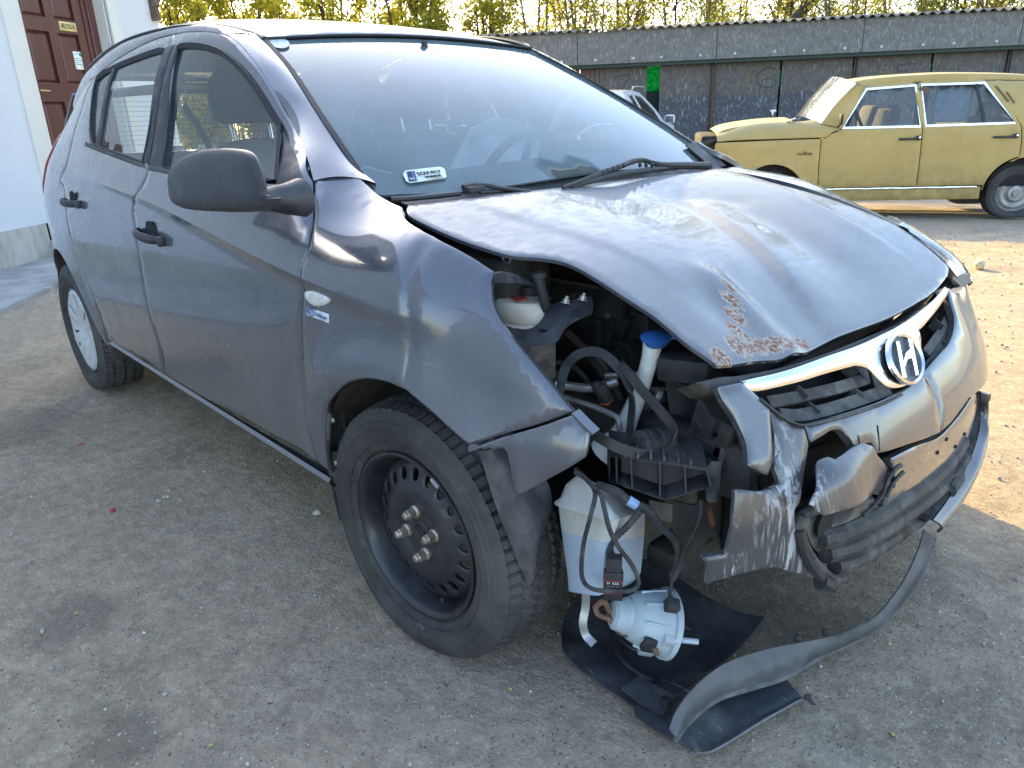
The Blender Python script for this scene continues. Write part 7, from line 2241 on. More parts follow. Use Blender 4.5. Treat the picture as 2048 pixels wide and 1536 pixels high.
for sg in (1,):                                                     # the left-hand mirror is gone
    V, F = shell(MO, False)
    V = [Vector((v.x, v.y * sg, v.z)) for v in V]
    if sg < 0: F = [tuple(reversed(f)) for f in F]
    me = mesh('door_mirror', V, F, True, 60)
    bm = bmesh.new(); bm.from_mesh(me)
    bmesh.ops.recalc_face_normals(bm, faces=bm.faces)
    bm.to_mesh(me); bm.free()
    mo = link('door_mirror', me, car, M['mirror_black'], True)
    # lower edge trim
    low = [(-0.6649, -0.955, 0.9815), (-0.6296, -0.955, 0.9628), (-0.5449, -0.955, 0.96), (-0.4026, -0.955, 0.9656), (-0.2756, -0.955, 0.9726), (-0.1654, -0.955, 0.9824)]
    mid = [(-0.6337, -0.965, 0.9931), (-0.5652, -0.965, 0.9863), (-0.4481, -0.965, 0.9891), (-0.3406, -0.965, 0.9947), (-0.2198, -0.965, 1.0009), (-0.1155, -0.965, 1.0081)]
    rows = [[Vector((a[0] + .045, a[1] * sg, a[2])) for a in mid], [Vector((a[0] + .043, a[1] * sg, a[2])) for a in [Vector(p).lerp(Vector(q), .5) for p, q in zip(low, mid)]], [Vector((a[0] + .020, a[1] * sg, a[2] - .002)) for a in low]]
    o = sheet('mirror_lower_shell', rows, mo, M['black'], .004, smooth_k=4); o.location = (0, 0, 0)
    st_ = MB()
    foot = [Vector(p) for p in [(-0.2206, -0.93, 0.9936), (-0.233, -0.9, 0.9919), (-0.2353, -0.87, 0.9888), (-0.2427, -0.835, 0.988)]]
    st_.tube([Vector((p.x, p.y * sg, p.z)) for p in foot], [.022, .026, .032, .040], 12)
    o = st_.build('mirror_arm', mo, M['mirror_black']); o.location = (0, 0, 0)
    # mirror glass looks backwards
    g = [mc + (Vector(p) - mc) * .86 - Vector((.93, -.36, .03)).normalized() * .0565 for p in MO]
    o = plate('mirror_glass', crom([Vector((p.x, p.y * sg, p.z)) for p in g], 2, True), mo, M['chrome'], .002); o.location = (0, 0, 0)

# door handles: bowl, grip, lock button
def handle(c, L, sg, slope):
    c = Vector((c[0], c[1] * sg, c[2]))
    X = Vector((1, 0, slope)).normalized(); Y = Vector((0, -sg, 0)); Z = X.cross(Y) if sg > 0 else Y.cross(X)
    Mh = Matrix((X, Y, Vector((0, 0, 1)))).transposed()
    w = MB()
    w.prism([(.034 * cos(a) * 1.25, .030 * sin(a)) for a in [2 * pi * k / 20 for k in range(20)]], -.002, .0012, Mh @ Matrix(((1, 0, 0), (0, 0, 1), (0, 1, 0))), c + Vector((0, 0, .012)))
    bowl = w.build('handle_bowl', car, M['dark'], True)
    w = MB()
    pts = [c + Mh @ Vector((t * L, .008 + .026 * (1 - abs(2 * t) ** 3), 0)) for t in (-.5, -.44, -.3, 0, .3, .44, .5)]
    V = []; F = []; n = 10
    P_ = crom(pts, 4)
    for i, p in enumerate(P_):
        t = i / (len(P_) - 1)
        hz = .014 * (1 - .25 * abs(2 * t - 1) ** 2); hy = .010
        for k in range(n):
            a = 2 * pi * k / n
            V.append(p + Mh @ Vector((0, hy * cos(a), hz * sin(a))))
    for i in range(len(P_) - 1):
        for k in range(n): F.append((i * n + k, i * n + (k + 1) % n, (i + 1) * n + (k + 1) % n, (i + 1) * n + k))
    F.append(tuple(range(n))); F.append(tuple((len(P_) - 1) * n + k for k in range(n)))
    w.add(V, F)
    w.build('door_handle', car, M['handle'], True)
    w = MB(); w.box(c + Mh @ Vector((L * .5 + .014, .010, .0)), (.022, .028, .030), Mh, .007); w.build('lock_cover', car, M['handle'], True)
M['handle'] = plain('satin_black_handle', (.024, .024, .028), .38, dirt=((.15, .15, .15), .25, 20))
for sg in (1, -1):
    handle(Vector(([(-1.2042, -0.8437, 0.8288)])[0]), .185, sg, -.07)
    handle(Vector(([(-2.0875, -0.8295, 0.876)])[0]), .175, sg, -.02)
# side repeater lamp and dealer's sticker on the right wing
def on_s(q, o=.002): return Vector((q[0], q[1] - o, q[2]))
LP = chain([(-0.2638, -0.8465, 0.7906), (-0.2403, -0.8477, 0.7963), (-0.2106, -0.8484, 0.7974), (-0.176, -0.8472, 0.7936), (-0.156, -0.8446, 0.7855)], [(-0.156, -0.8446, 0.7855), (-0.1709, -0.8444, 0.7758), (-0.1982, -0.8455, 0.7663), (-0.227, -0.8467, 0.762), (-0.2544, -0.8476, 0.7679), (-0.2648, -0.8475, 0.7796), (-0.2638, -0.8465, 0.7906)])
panel('side_repeater', 'side', LP, car, plain('clear_repeater_lens', (.62, .60, .56), .10, coat=1.0, noise_=.3, scale=120), off=.006, step=.008, bev=.004, flange=.008)
S0 = Vector(([(-0.2207, -0.8444, 0.7438)])[0]); SX = (Vector(([(-0.1817, -0.8429, 0.7413)])[0]) - Vector(([(-0.2608, -0.8461, 0.7465)])[0])).normalized()
SYv = Vector((0, 0, 1))
stp = panel('dealer_sticker', 'side', [(-0.2683, -0.8453, 0.7575), (-0.1727, -0.8415, 0.7545), (-0.1775, -0.8419, 0.731), (-0.2738, -0.8455, 0.7352)], car, plain('white_sticker', (.66, .68, .70), .35), off=.0012, step=.02, bev=0, flange=.0006)
bluep = plain('blue_print', (.03, .08, .26), .45)
o = text_part('lettering', 'Kzolbauer', .0125, Vector(([(-0.2032, -0.8457, 0.7448)])[0]), SX, SYv, stp, bluep, world=True, bold=.0004, sx=.85)
o = text_part('lettering', 'Gepjarmu Kft.', .006, Vector(([(-0.2015, -0.8456, 0.7352)])[0]), SX, SYv, stp, bluep, world=True, sx=.85)
Mo_, _o = frame3((0, 0, 0), SX, SYv)
ec = Vector(([(-0.2448, -0.8474, 0.7471)])[0])
w = MB()
w.tube([ec + Mo_ @ Vector((.0125 * cos(a), .0085 * sin(a), 0)) for a in [2 * pi * k / 16 for k in range(16)]], .0012, 5, closed=True, smooth=2)
o = w.build('sticker_oval', stp, bluep, True)
o = text_part('lettering', 'H', .015, ec, SX, SYv, stp, bluep, bold=.0006)

# wipers
def wp(p, o=.012): return Vector((p[0], p[1], wind_z(p[0], p[1]) + o))
w = MB()
w.tube([(-0.2062, -0.6408, 0.9666), (-0.1938, -0.5987, 0.9652), (-0.1808, -0.5387, 0.9655), (-0.1685, -0.4758, 0.9657)] , .0065, 7)
w.tube([(-0.1565, -0.4255, 0.9638), (-0.1463, -0.3718, 0.9628), (-0.1369, -0.3236, 0.9611)], .0055, 7)
w.build('wiper_blade', car, M['black'], True)
w = MB(); w.tube([(-0.169, -0.4656, 0.9771), (-0.1657, -0.432, 0.9788), (-0.1582, -0.3999, 0.9774), (-0.1424, -0.3748, 0.9701), (-0.1265, -0.3415, 0.9632), (-0.1106, -0.3074, 0.9561)], [.008, .009, .006, .005, .005, .005], 8); w.box(([(-0.1631, -0.4377, 0.9726)])[0], (.03, .055, .014), Matrix.Rotation(.15, 3, 'Z'), .004)
w.build('wiper_arm', car, M['black'], True)
w = MB()
w.tube([(-0.105, -0.2004, 0.9573), (-0.1131, -0.1271, 0.9653), (-0.1293, -0.0311, 0.9771), (-0.1466, 0.0719, 0.9872), (-0.1612, 0.1374, 0.9943), (-0.1675, 0.1926, 0.996), (-0.1557, 0.2237, 0.9872), (-0.1441, 0.2606, 0.978), (-0.143, 0.3707, 0.9689), (-0.1511, 0.5104, 0.9588)], [.005, .006, .0075, .0075, .0075, .007, .007, .009, .011, .012], 8)
w.build('wiper_arm', car, M['black'], True)
w = MB()
w.tube([(-0.1119, -0.1658, 0.9552), (-0.1197, -0.0816, 0.9625), (-0.1285, 0.0292, 0.9686), (-0.1357, 0.1686, 0.9697), (-0.1481, 0.3401, 0.9666)], .008, 8); w.tube([(-0.1101, -0.1492, 0.9587), (-0.121, -0.0407, 0.968), (-0.13, 0.0732, 0.973), (-0.1349, 0.1901, 0.9722)], .004, 6)
w.build('wiper_blade', car, M['black'], True)
w = MB()
for q in [(-0.1262, -0.0247, 0.9793), (-0.1311, 0.0012, 0.9823), (-0.1344, 0.0257, 0.9843), (-0.1399, 0.0531, 0.9874), (-0.1437, 0.0811, 0.9892), (-0.1411, 0.1524, 0.9856), (-0.1399, 0.178, 0.9838), (-0.1369, 0.2016, 0.9809)]:
    w.box(q, (.010, .004, .012), None, .001)
w.build('wiper_clip', car, M['black'], True)['kind'] = 'stuff'
# scuttle panel below the screen
sheet('scuttle_panel', [[Vector((-.250, y, wind_z(-.250, y) + .006 - .02)) for y in (-.62, -.4, 0, .4, .62)], [Vector((-.13, y, .935)) for y in (-.60, -.4, 0, .4, .60)]], car, M['black'], .004, smooth_k=3)
sheet('scuttle_corner', [[(-0.2784, 0.5665, 1.0165), (-0.3089, 0.6615, 1.0209), (-0.3124, 0.7113, 1.0151)], [(-0.2019, 0.5496, 0.975), (-0.2295, 0.6482, 0.9776), (-0.2184, 0.6764, 0.9665)] , [(-0.1639, 0.5504, 0.9496), (-0.1782, 0.6154, 0.9493), (-0.184, 0.66, 0.946)]], car, M['black'], .004, smooth_k=3)
# stickers behind the screen: registration sticker, round-cornered disc, sensor cover
def wsheet(name, loop, mat, off, parent=None):
    return panel(name, 'wind', loop, parent or ws, mat, off=off, bev=0, flange=.0006, step=.03, gap=0)
V0 = [(-0.2793, -0.5529, 1.0107), (-0.288, -0.5404, 1.0174), (-0.2744, -0.4475, 1.0201), (-0.265, -0.4415, 1.0153), (-0.2397, -0.4567, 0.9987), (-0.2357, -0.4676, 0.9951), (-0.2485, -0.5569, 0.992), (-0.2571, -0.5615, 0.9965)]
stk = wsheet('registration_sticker', V0, plain('white_sticker_film', (.60, .66, .66), .4), .0015)
wsheet('blue_field', [(-0.2825, -0.5404, 1.0142), (-0.2794, -0.5196, 1.015), (-0.2487, -0.5367, 0.9947), (-0.252, -0.557, 0.9941)], plain('blue_sticker_field', (.03, .06, .26), .4), .0028, stk)
a, b = Vector(([(-0.2788, -0.5404, 1.012)])[0]), Vector(([(-0.2649, -0.4477, 1.0146)])[0])
TX = (b - a).normalized(); TY = Vector((-1, 0, .53))
text_part('lettering', 'SOV-917', .019, Vector(([(-0.259, -0.4929, 1.0101)])[0]), TX, TY, stk, M['dark'], bold=.0008, sx=.9)
text_part('lettering', 'H', .017, Vector(([(-0.2528, -0.5459, 1.001)])[0]), TX, TY, stk, plain('white_print_b', (.7, .7, .7), .5))
w = MB()
q0 = Vector(([(-0.2473, -0.4906, 1.0034)])[0]); Mt, _o = frame3((0, 0, 0), TX, TY)
for k in range(12): w.box(q0 + Mt @ Vector((-.020 + k * .0036, 0, 0)), (.0022 if k % 3 else .001, .008, .0008), Mt)
w.build('barcode', stk, M['dark'], True)['kind'] = 'stuff'
dsk = wsheet('vignette_disc', chain([(-0.9536, -0.5048, 1.3566), (-0.9526, -0.4636, 1.3591), (-0.9324, -0.4564, 1.351)], [(-0.9324, -0.4564, 1.351), (-0.9075, -0.4678, 1.3395), (-0.8887, -0.4896, 1.3298), (-0.888, -0.5083, 1.328), (-0.9003, -0.5195, 1.3325), (-0.9288, -0.5156, 1.3452), (-0.9536, -0.5048, 1.3566)]), plain('pale_disc_print', (.42, .48, .48), .5, noise_=.5, scale=160), .0015)

# ---------------------------------------------------------------- cabin seen through the glass
M['seat'] = plain('dark_seat_fabric', (.035, .036, .040), .9, noise_=.3, scale=120)
M['dash'] = plain('dark_grey_dash', (.050, .052, .055), .75)
M['trim_in'] = plain('grey_cabin_trim', (.26, .26, .25), .8)
def seat(x, y):
    w = MB()
    prof = []
    V = []; F = []
    rows = [(.56, .23, .10), (.66, .25, .11), (.80, .245, .11), (.95, .225, .095), (1.03, .19, .08), (1.075, .12, .05), (1.085, .03, .02)]
    n = 20
    for (z, hy, hx) in rows:
        for k in range(n):
            a = 2 * pi * k / n
            V.append((x - (z - .55) * .32 + hx * (abs(cos(a)) ** .6) * (1 if cos(a) > 0 else -1), y + hy * (abs(sin(a)) ** .6) * (1 if sin(a) > 0 else -1), z))
    for i in range(len(rows) - 1):
        for k in range(n): F.append((i * n + k, i * n + (k + 1) % n, (i + 1) * n + (k + 1) % n, (i + 1) * n + k))
    F.append(tuple((len(rows) - 1) * n + k for k in range(n)))
    w.add(V, F)
    w.box((x + .24, y, .50), (.52, .50, .16), None, .06)
    s = w.build('seat', car, M['seat'], True)
    w = MB(); V = []; F = []
    rows = [(1.135, .09, .035), (1.15, .125, .050), (1.22, .135, .058), (1.28, .125, .055), (1.315, .09, .035), (1.32, .02, .01)]
    for (z, hy, hx) in rows:
        for k in range(n):
            a = 2 * pi * k / n
            V.append((x - .205 + (z - 1.14) * .1 + hx * (abs(cos(a)) ** .7) * (1 if cos(a) > 0 else -1), y + hy * (abs(sin(a)) ** .7) * (1 if sin(a) > 0 else -1), z))
    for i in range(len(rows) - 1):
        for k in range(n): F.append((i * n + k, i * n + (k + 1) % n, (i + 1) * n + (k + 1) % n, (i + 1) * n + k))
    F.append(tuple(range(n))); F.append(tuple((len(rows) - 1) * n + k for k in range(n)))
    w.add(V, F)
    hr = w.build('headrest', s, M['seat'], True)
    hr.location = (0, 0, 0)
    w = MB()
    for dy in (-.07, .07): w.tube([(x - .185, y + dy, 1.05), (x - .205, y + dy, 1.16)], .006, 8, smooth=1)
    p = w.build('headrest_post', s, M['chrome'], True); p.location = (0, 0, 0)
seat(-1.27, -.36); seat(-1.27, .36)
w = MB(); w.box((-2.15, 0, .62), (.20, 1.24, .50), Matrix.Rotation(-.3, 3, 'Y'), .06); w.box((-1.95, 0, .45), (.45, 1.24, .16), None, .05)
rs_ = w.build('rear_seat', car, M['seat'], True)
for y in (-.38, .38):
    w = MB(); w.box((-2.24, y, .96), (.09, .22, .13), None, .035); o = w.build('headrest', rs_, M['seat'], True); o.location = (0, 0, 0)
# dashboard
D0 = [[Vector((-.30, y, .905)) for y in (-.60, -.3, 0, .3, .60)], [Vector((-.48, y, .93 + (.02 if y > .1 else 0))) for y in (-.62, -.3, 0, .3, .62)], [Vector((-.66, y, .915 + (.045 if y == .3 else 0))) for y in (-.64, -.3, 0, .3, .64)], [Vector((-.74, y, .80)) for y in (-.66, -.3, 0, .3, .66)], [Vector((-.68, y, .55)) for y in (-.66, -.3, 0, .3, .66)]]
sheet('dashboard', D0, car, M['dash'], .01, smooth_k=4)
# steering wheel (left-hand drive) with the spent airbag
SC = Vector((-.86, .36, .90)); SA = Vector((-.90, 0, .43)).normalized(); SY_ = Vector((0, 1, 0)); SX_ = SA.cross(SY_)
w = MB()
w.tube([SC + SY_ * (.185 * cos(a)) + SX_ * (.185 * sin(a)) for a in [2 * pi * k / 24 for k in range(24)]], .015, 10, closed=True, smooth=2)
for a in (.2, 2.9, 4.7): w.tube([SC, SC + SY_ * (.18 * cos(a)) + SX_ * (.18 * sin(a))], .014, 6, smooth=1)
w.tube([SC, SC - SA * .25], .035, 8, smooth=1)
sw = w.build('steering_wheel', car, M['dark'], True)
def cloth(name, grid, amp, mat, sc=6.0):
    o = sheet(name, grid, car, mat, .002, smooth_k=6)
    for v in o.data.vertices:
        d = Vector((mnoise.noise(v.co * sc), mnoise.noise(v.co * sc + Vector((7, 3, 1))), mnoise.noise(v.co * sc + Vector((1, 9, 4)))))
        v.co += d * amp
    return o
M['airbag'] = plain('white_airbag_cloth', (.62, .63, .62), .8, noise_=.05)
W = Vector
cloth('airbag', [[SC + W((-.06, -.20, .10)), SC + W((-.12, -.10, .20)), SC + W((-.10, .06, .22)), SC + W((-.05, .14, .15))],
                 [SC + W((-.10, -.26, -.02)), SC + W((-.20, -.12, .10)), SC + W((-.18, .06, .12)), SC + W((-.08, .16, .06))],
                 [SC + W((-.06, -.24, -.14)), SC + W((-.14, -.12, -.06)), SC + W((-.12, .02, -.04)), SC + W((-.05, .10, -.05))],
                 [SC + W((-.02, -.26, -.30)), SC + W((-.05, -.17, -.26)), SC + W((-.05, -.08, -.24)), SC + W((-.02, .0, -.14))]], .05, M['airbag'])
# seat belts, rear-view mirror, far pillars' inner trim, roof lining, parcel shelf
for y in (-.60, .60):
    ribbon('seat_belt', [(-1.42, y, 1.20), (-1.36, y * .93, 1.05), (-1.25, y * .9, .75), (-1.22, y * .9, .5)], (1, 0, .2), .045, car, M['seat'], .003)
    ribbon('pillar_trim', [(-1.44, y * .96, 1.36), (-1.40, y * 1.12, 1.15), (-1.38, y * 1.24, .95), (-1.38, y * 1.28, .6)], (1, 0, 0), .10, car, M['trim_in'], .02)
    ribbon('door_lining', [(-.40, y * 1.25, .70), (-.9, y * 1.28, .70), (-1.4, y * 1.28, .70), (-2.1, y * 1.26, .70)], (0, 0, 1), .46, car, M['trim_in'], .02)
    ribbon('pillar_trim', [(-.40, y * 1.07, .97), (-.62, y * 1.0, 1.12), (-.95, y * .88, 1.33)], (1, .0, .5), .05, car, M['trim_in'], .02)
    ribbon('pillar_trim', [(-2.30, y * .92, 1.36), (-2.55, y * 1.0, 1.18), (-2.62, y * 1.12, .95)], (1, 0, .3), .28, car, M['trim_in'], .02)
w = MB(); w.box((-.88, .0, 1.285), (.03, .22, .06), Matrix.Rotation(.2, 3, 'Y'), .015); w.tube([(-.88, 0, 1.29), (-.90, 0, 1.36)], .010, 8, smooth=1); w.build('rear_view_mirror', car, M['black'], True)
rl = [[Vector((x, y, roof_z(x, y) - .03)) for y in (-.48, -.25, 0, .25, .48)] for x in (-1.02, -1.5, -2.1, -2.8)]
sheet('roof_lining', rl, car, M['trim_in'], .006, smooth_k=3)
w = MB(); w.box((-2.65, 0, .93), (.55, 1.10, .02), None, .004); w.build('parcel_shelf', car, M['dash'], True)
w = MB(); w.box((-1.45, 0, .30), (2.3, 1.36, .04)); w.build('carpet', car, M['dark'], True)
# child-seat-like bundle and wires hanging in the passenger footwell side
cloth('airbag', [[W((-.52, -.55, .97)), W((-.60, -.45, 1.02)), W((-.62, -.35, .99))], [W((-.62, -.56, .92)), W((-.72, -.46, .97)), W((-.70, -.36, .93))], [W((-.60, -.55, .80)), W((-.70, -.46, .80)), W((-.68, -.38, .78))]], .03, M['airbag'])

# ---------------------------------------------------------------- the old yellow saloon
WD = Vector((.799, .601, 0)).normalized()
ys = thing('yellow_saloon', (-1.149, 7.704, -.110), 'old mustard yellow saloon with flat tyres parked before the garages', 'car', atan2(-WD.y, -WD.x))
M['yel'] = None
def mat_yellow():
    t = NT('faded_mustard_paint')
    p = t.co(False)
    n = t.noise(p, 2.2, 6, .65); n2 = t.noise(p, 14, 6, .7)
    c = t.mix(t.rng(n, .3, .7), (.365, .250, .072), (.445, .315, .10))
    c = t.mix(t.math('MULTIPLY', t.rng(n2, .48, .72), .5), c, (.30, .23, .10))
    n3 = t.noise(p, 30, 5, .7, .5, ((.4, 1, 2.0),))
    c = t.mix(t.math('MULTIPLY', t.rng(n3, .66, .72), .6), c, (.12, .07, .03))
    sz = t.n('ShaderNodeSeparateXYZ'); t.l(p, sz.inputs[0])
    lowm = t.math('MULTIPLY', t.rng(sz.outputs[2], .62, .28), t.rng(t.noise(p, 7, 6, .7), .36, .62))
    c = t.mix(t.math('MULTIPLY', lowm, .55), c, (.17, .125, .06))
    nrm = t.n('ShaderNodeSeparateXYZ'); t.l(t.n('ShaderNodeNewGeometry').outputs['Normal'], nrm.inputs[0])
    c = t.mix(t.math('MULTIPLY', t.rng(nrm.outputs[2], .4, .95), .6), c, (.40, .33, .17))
    t.l(c, t.b.inputs['Base Color'])
    t.l(t.rng(n2, .3, .7, .42, .7), t.b.inputs['Roughness'])
    return t.m
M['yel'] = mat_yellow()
def ysd(x, z):
    v = -.012 * ((z - .62) / .3) ** 2
    if z > .93: v -= .30 * (z - .93) + .25 * (z - .93) ** 2
    v -= .06 * sstep(2.9, 3.25, x) + .04 * sstep(-.5, -.9, x)
    v += .006 * exp(-((z - .915) / .012) ** 2)
    for wx in (-.075, 2.43):
        r = sqrt((x - wx) ** 2 + (z - .26) ** 2)
        v += .010 * exp(-((r - .36) / .03) ** 2)
    return v
FY = ('y', ysd)
def yp(name, loop, mat, holes=(), parent=None, off=0, step=.05, mirror=False, bev=.006, flange=.02, gap=.004):
    o = panel(name, None, loop, parent or ys, mat, holes=holes, func=FY, sgn=1.0, step=step, gap=gap, bev=bev, flange=flange, off=off, world=False)
    if parent is not None: o.location = (0, 0, 0)
    if mirror:
        c = o.copy(); c.data = o.data.copy(); COL.objects.link(c)
        for v in c.data.vertices: v.co.y = -1.60 - v.co.y
        c.data.flip_normals()
        return o, c
    return o
def arc(cx, cz, r, a0, a1, n=12): return [Vector((cx + r * cos(radians(a0 + (a1 - a0) * i / n)), 0, cz + r * sin(radians(a0 + (a1 - a0) * i / n)))) for i in range(n + 1)]
WFy = [(1.5053, 0, 1.3407), (1.0201, 0, 1.3593), (0.9885, 0, 0.9561), (1.7428, 0, 0.9654)]
WRy = [(0.9638, 0, 1.3618), (0.3589, 0, 1.3557), (0.0945, 0, 0.961), (0.9313, 0, 0.9592)]
cutA = [(1.9531, 0, 0.8659), (1.9535, 0, 0.6089), (1.943, 0, 0.3938)] ; cutB = [(0.963, 0, 0.9454), (0.9508, 0, 0.6099), (0.9439, 0, 0.3065)] ; cutC = [(0.0355, 0, 0.9398), (0.0081, 0, 0.7836), (0.0046, 0, 0.631)]
xA, xB, xC = cutA[0][0], cutB[0][0], cutC[0][0]
BOTY = .275
def yq(*pts): return [Vector((x, 0, z)) for x, z in pts]
zs = .955
# front wing with the wheel arch
far = arc(2.43, .26, .345, 8, 172)
yp('front_wing', chain([cutA[0]], cutA[1:], yq((cutA[-1][0], BOTY), (2.09, BOTY)), rev(far), yq((2.775, .30), (3.06, .34)), yq((3.06, .34), (3.07, .60), (3.05, .83)), [(3.0378, 0, 0.8565), (2.4065, 0, 0.864), (1.9026, 0, 0.8644)]), M['yel'], mirror=True)
# doors
fdo = yp('front_door', chain(cutA, yq((cutA[-1][0], BOTY + .07), (cutB[-1][0], BOTY + .07)), rev(cutB), [(0.963, 0, 0.9454)] + [(1.0193, 0, 1.3878), (1.5325, 0, 1.3659), (1.7518, 0, 0.9557)], [(1.8377, 0, 0.9181), (1.9031, 0, 0.8695)]), M['yel'], holes=[[Vector(p) for p in WFy]])
rdo = yp('rear_door', chain(cutB, yq((cutB[-1][0], BOTY + .07), (.31, BOTY + .07)), arc(-.075, .26, .375, 5, 80), [cutC[-1]], rev(cutC), [(0.0355, 0, 0.9398), (0.3359, 0, 1.3828)] + [(0.9861, 0, 1.3865), (0.963, 0, 0.9454)]), M['yel'], holes=[[Vector(p) for p in WRy]])
yp('rear_wing', chain(cutC, arc(-.075, .26, .355, 62, 172), yq((-.38, .30), (-.85, .36)), yq((-.85, .36), (-.93, .6), (-.92, .90)), yq((-.92, .90), (-.55, .94), (-.25, 1.10), (-.16, 1.36)), [(0.3359, 0, 1.3828), (0.0355, 0, 0.9398)]), M['yel'], mirror=True)
yp('sill', chain(yq((2.08, BOTY + .062), (.31, BOTY + .062)), yq((.31, .20), (2.08, .20))), M['yel'], off=-.01, mirror=True)
yp('chrome_strip', chain([(1.8713, 0, 0.3447), (0.3591, 0, 0.342)], [(0.3563, 0, 0.324), (1.8695, 0, 0.3261)]), M['chrome'], off=.006, bev=.002, gap=0)
for W_, d in ((WFy, fdo), (WRy, rdo)):
    g = yp('window_glass', [Vector(p) for p in W_], M['glass_old'], parent=d, off=-.012, bev=0, gap=-.006, flange=.003)
    pts = [Vector((p[0], ysd(p[0], p[2]) + .004, p[2])) for p in W_]
    o = ribbon('chrome_frame', pts, lambda t, p, tg: Vector((0, 1, 0)).cross(tg), .024, d, M['chrome'], .008, k=1, closed=True, world=False)
def yv(p, o=.004): return Vector((p[0], ysd(p[0], p[2]) + o, p[2]))
for a, b, w_, d in (([(1.6181, 0, 1.1352)], [(1.5551, 0, 0.9694)], .03, fdo), ([(0.4359, 0, 1.3495)], [(0.3721, 0, 0.9556)], .03, rdo)):
    ribbon('window_divider', [yv(a[0]), yv(b[0])], (1, 0, .1), w_, d, M['black'], .006, world=False)
for q, L, d in (([(1.0833, 0, 0.835)], .20, fdo), ([(0.1736, 0, 0.8276)], .22, rdo)):
    c = yv(q[0], .018)
    w = MB(); w.box(c, (L, .016, .024), None, .006); w.box(c + Vector((-L / 2 + .01, 0, .008)), (.05, .024, .045), None, .008); w.build('door_handle', d, M['black'])
    w = MB(); w.lathe([(.012, 0), (.010, .006), (.0001, .007)], 10, Matrix(((1, 0, 0), (0, 0, 1), (0, -1, 0))), c + Vector((-L / 2 + .005, .012, .012))); w.build('lock', d, M['chrome'])
text_part('lettering', 'toBay', .055, yv(([(2.1066, 0, 0.7164)])[0], .006), (-1, 0, 0), (0, 0, 1), ys, M['dark'], world=False, sx=1.2)
# bonnet, roof, boot, screens: stretched between the side edges and their mirror images
def mirr(l): return [Vector((p[0], -1.60 - p[1], p[2])) for p in l]
HE = [yv(p, -.01) for p in [(3.028, 0, 0.8719), (2.7865, 0, 0.8804), (2.4077, 0, 0.8794), (1.9041, 0, 0.8797), (1.8298, 0, 0.938)]]
HT = [Vector((p[0], -.16, p[2])) for p in [(3.0317, 0, 0.9395), (2.9395, 0, 0.9832), (2.7639, 0, 1.0135), (2.4868, 0, 1.0376), (2.2323, 0, 1.0418)]]
ruled('bonnet', [HE[0], HE[1], HE[2], HE[3]], [HT[0] , HT[2], HT[3], HT[4] + Vector((-.02, 0, .0))], ys, M['yel'], bulge=.10, res=24, world=False, up=Vector((2.5, -.8, .5)))
ruled('bonnet', HT, mirr(HT), ys, M['yel'], bulge=.03, res=24, world=False, up=Vector((2.5, -.8, .5)), n=10)
ruled('scuttle', [HE[3], HE[4], yv(([(1.7518, 0, 0.9557)])[0], -.01)], [HT[4], HT[4] + Vector((-.10, -.05, .0)), HT[4] + Vector((-.2, -.06, .01))], ys, M['yel'], bulge=.05, res=12, world=False, up=Vector((2.0, -.8, .4)))
RE = [yv(p, -.004) for p in [(1.7523, 0, 0.9607), (1.6368, 0, 1.1704), (1.5331, 0, 1.3708), (1.4287, 0, 1.3857), (1.0016, 0, 1.3966), (0.3367, 0, 1.3875)]] + [Vector((-.16, ysd(-.16, 1.36) - .004, 1.36))]
RT_ = [Vector((p[0], -.30, p[2] + .01)) for p in [(1.6435, 0, 1.4042), (1.6062, 0, 1.4171), (1.3635, 0, 1.4404), (0.9576, 0, 1.4515), (0.6407, 0, 1.4495), (0.1702, 0, 1.4245)]] + [Vector((-.20, -.30, 1.40))]
ruled('roof_side', RE[2:], RT_, ys, M['yel'], bulge=.10, res=30, world=False, up=Vector((1, -.8, .5)))
ruled('roof', RT_, mirr(RT_), ys, M['yel'], bulge=.03, res=30, world=False, up=Vector((1, -.8, .5)), n=8)
PB = [Vector((p[0], -.10, p[2])) for p in [(1.9524, 0, 1.0124), (1.8184, 0, 1.2115), (1.6424, 0, 1.3945)]]
ruled('screen_pillar', RE[:3], PB, ys, M['yel'], bulge=.06, res=16, world=False, up=Vector((1, -.8, .5)))
WSy = [Vector((p[0], -.12, p[2] + .002)) for p in [(1.9524, 0, 1.0124), (1.8184, 0, 1.2115), (1.6429, 0, 1.3994)]]
ruled('windscreen', WSy, mirr(WSy), ys, M['glass_old'], bulge=.10, res=16, world=False, up=Vector((.5, -.8, .5)), n=12, flange=.004)
ruled('windscreen_frame', [p + Vector((.0, .02, .0)) for p in WSy], [p + Vector((.03, -.03, .02)) for p in WSy], ys, M['chrome'], world=False, res=12, up=Vector((.5, -.8, .5)))
TL_ = [Vector((-.16, -.20, 1.385)), Vector((-.34, -.17, 1.15)), Vector((-.56, -.12, .945))]
ruled('rear_screen', TL_, mirr(TL_), ys, M['glass_old'], bulge=.06, res=16, world=False, up=Vector((.5, -.8, .5)), n=8, flange=.004)
TB = [Vector((-.50, -.07, .95)), Vector((-.75, -.07, .925)), Vector((-.92, -.08, .88)), Vector((-.95, -.08, .60)), Vector((-.88, -.08, .36))]
ruled('boot', TB, mirr(TB), ys, M['yel'], bulge=.03, res=20, world=False, up=Vector((.3, -.8, .5)), n=8)
w = MB(); w.box((1.2, -.8, .62), (4.0, 1.36, .62), None, .04); w.box((2.75, -.8, .55), (.60, 1.40, .50), None, .03); w.build('inner_body', ys, M['dark'])
w = MB(); w.box((3.045, -.8, .64), (.05, 1.3, .26), None, .02); w.box((3.10, -.55, .86), (.16, .9, .05), Matrix.Rotation(.25, 3, 'Y'), .02); w.build('front_panel', ys, M['black'])
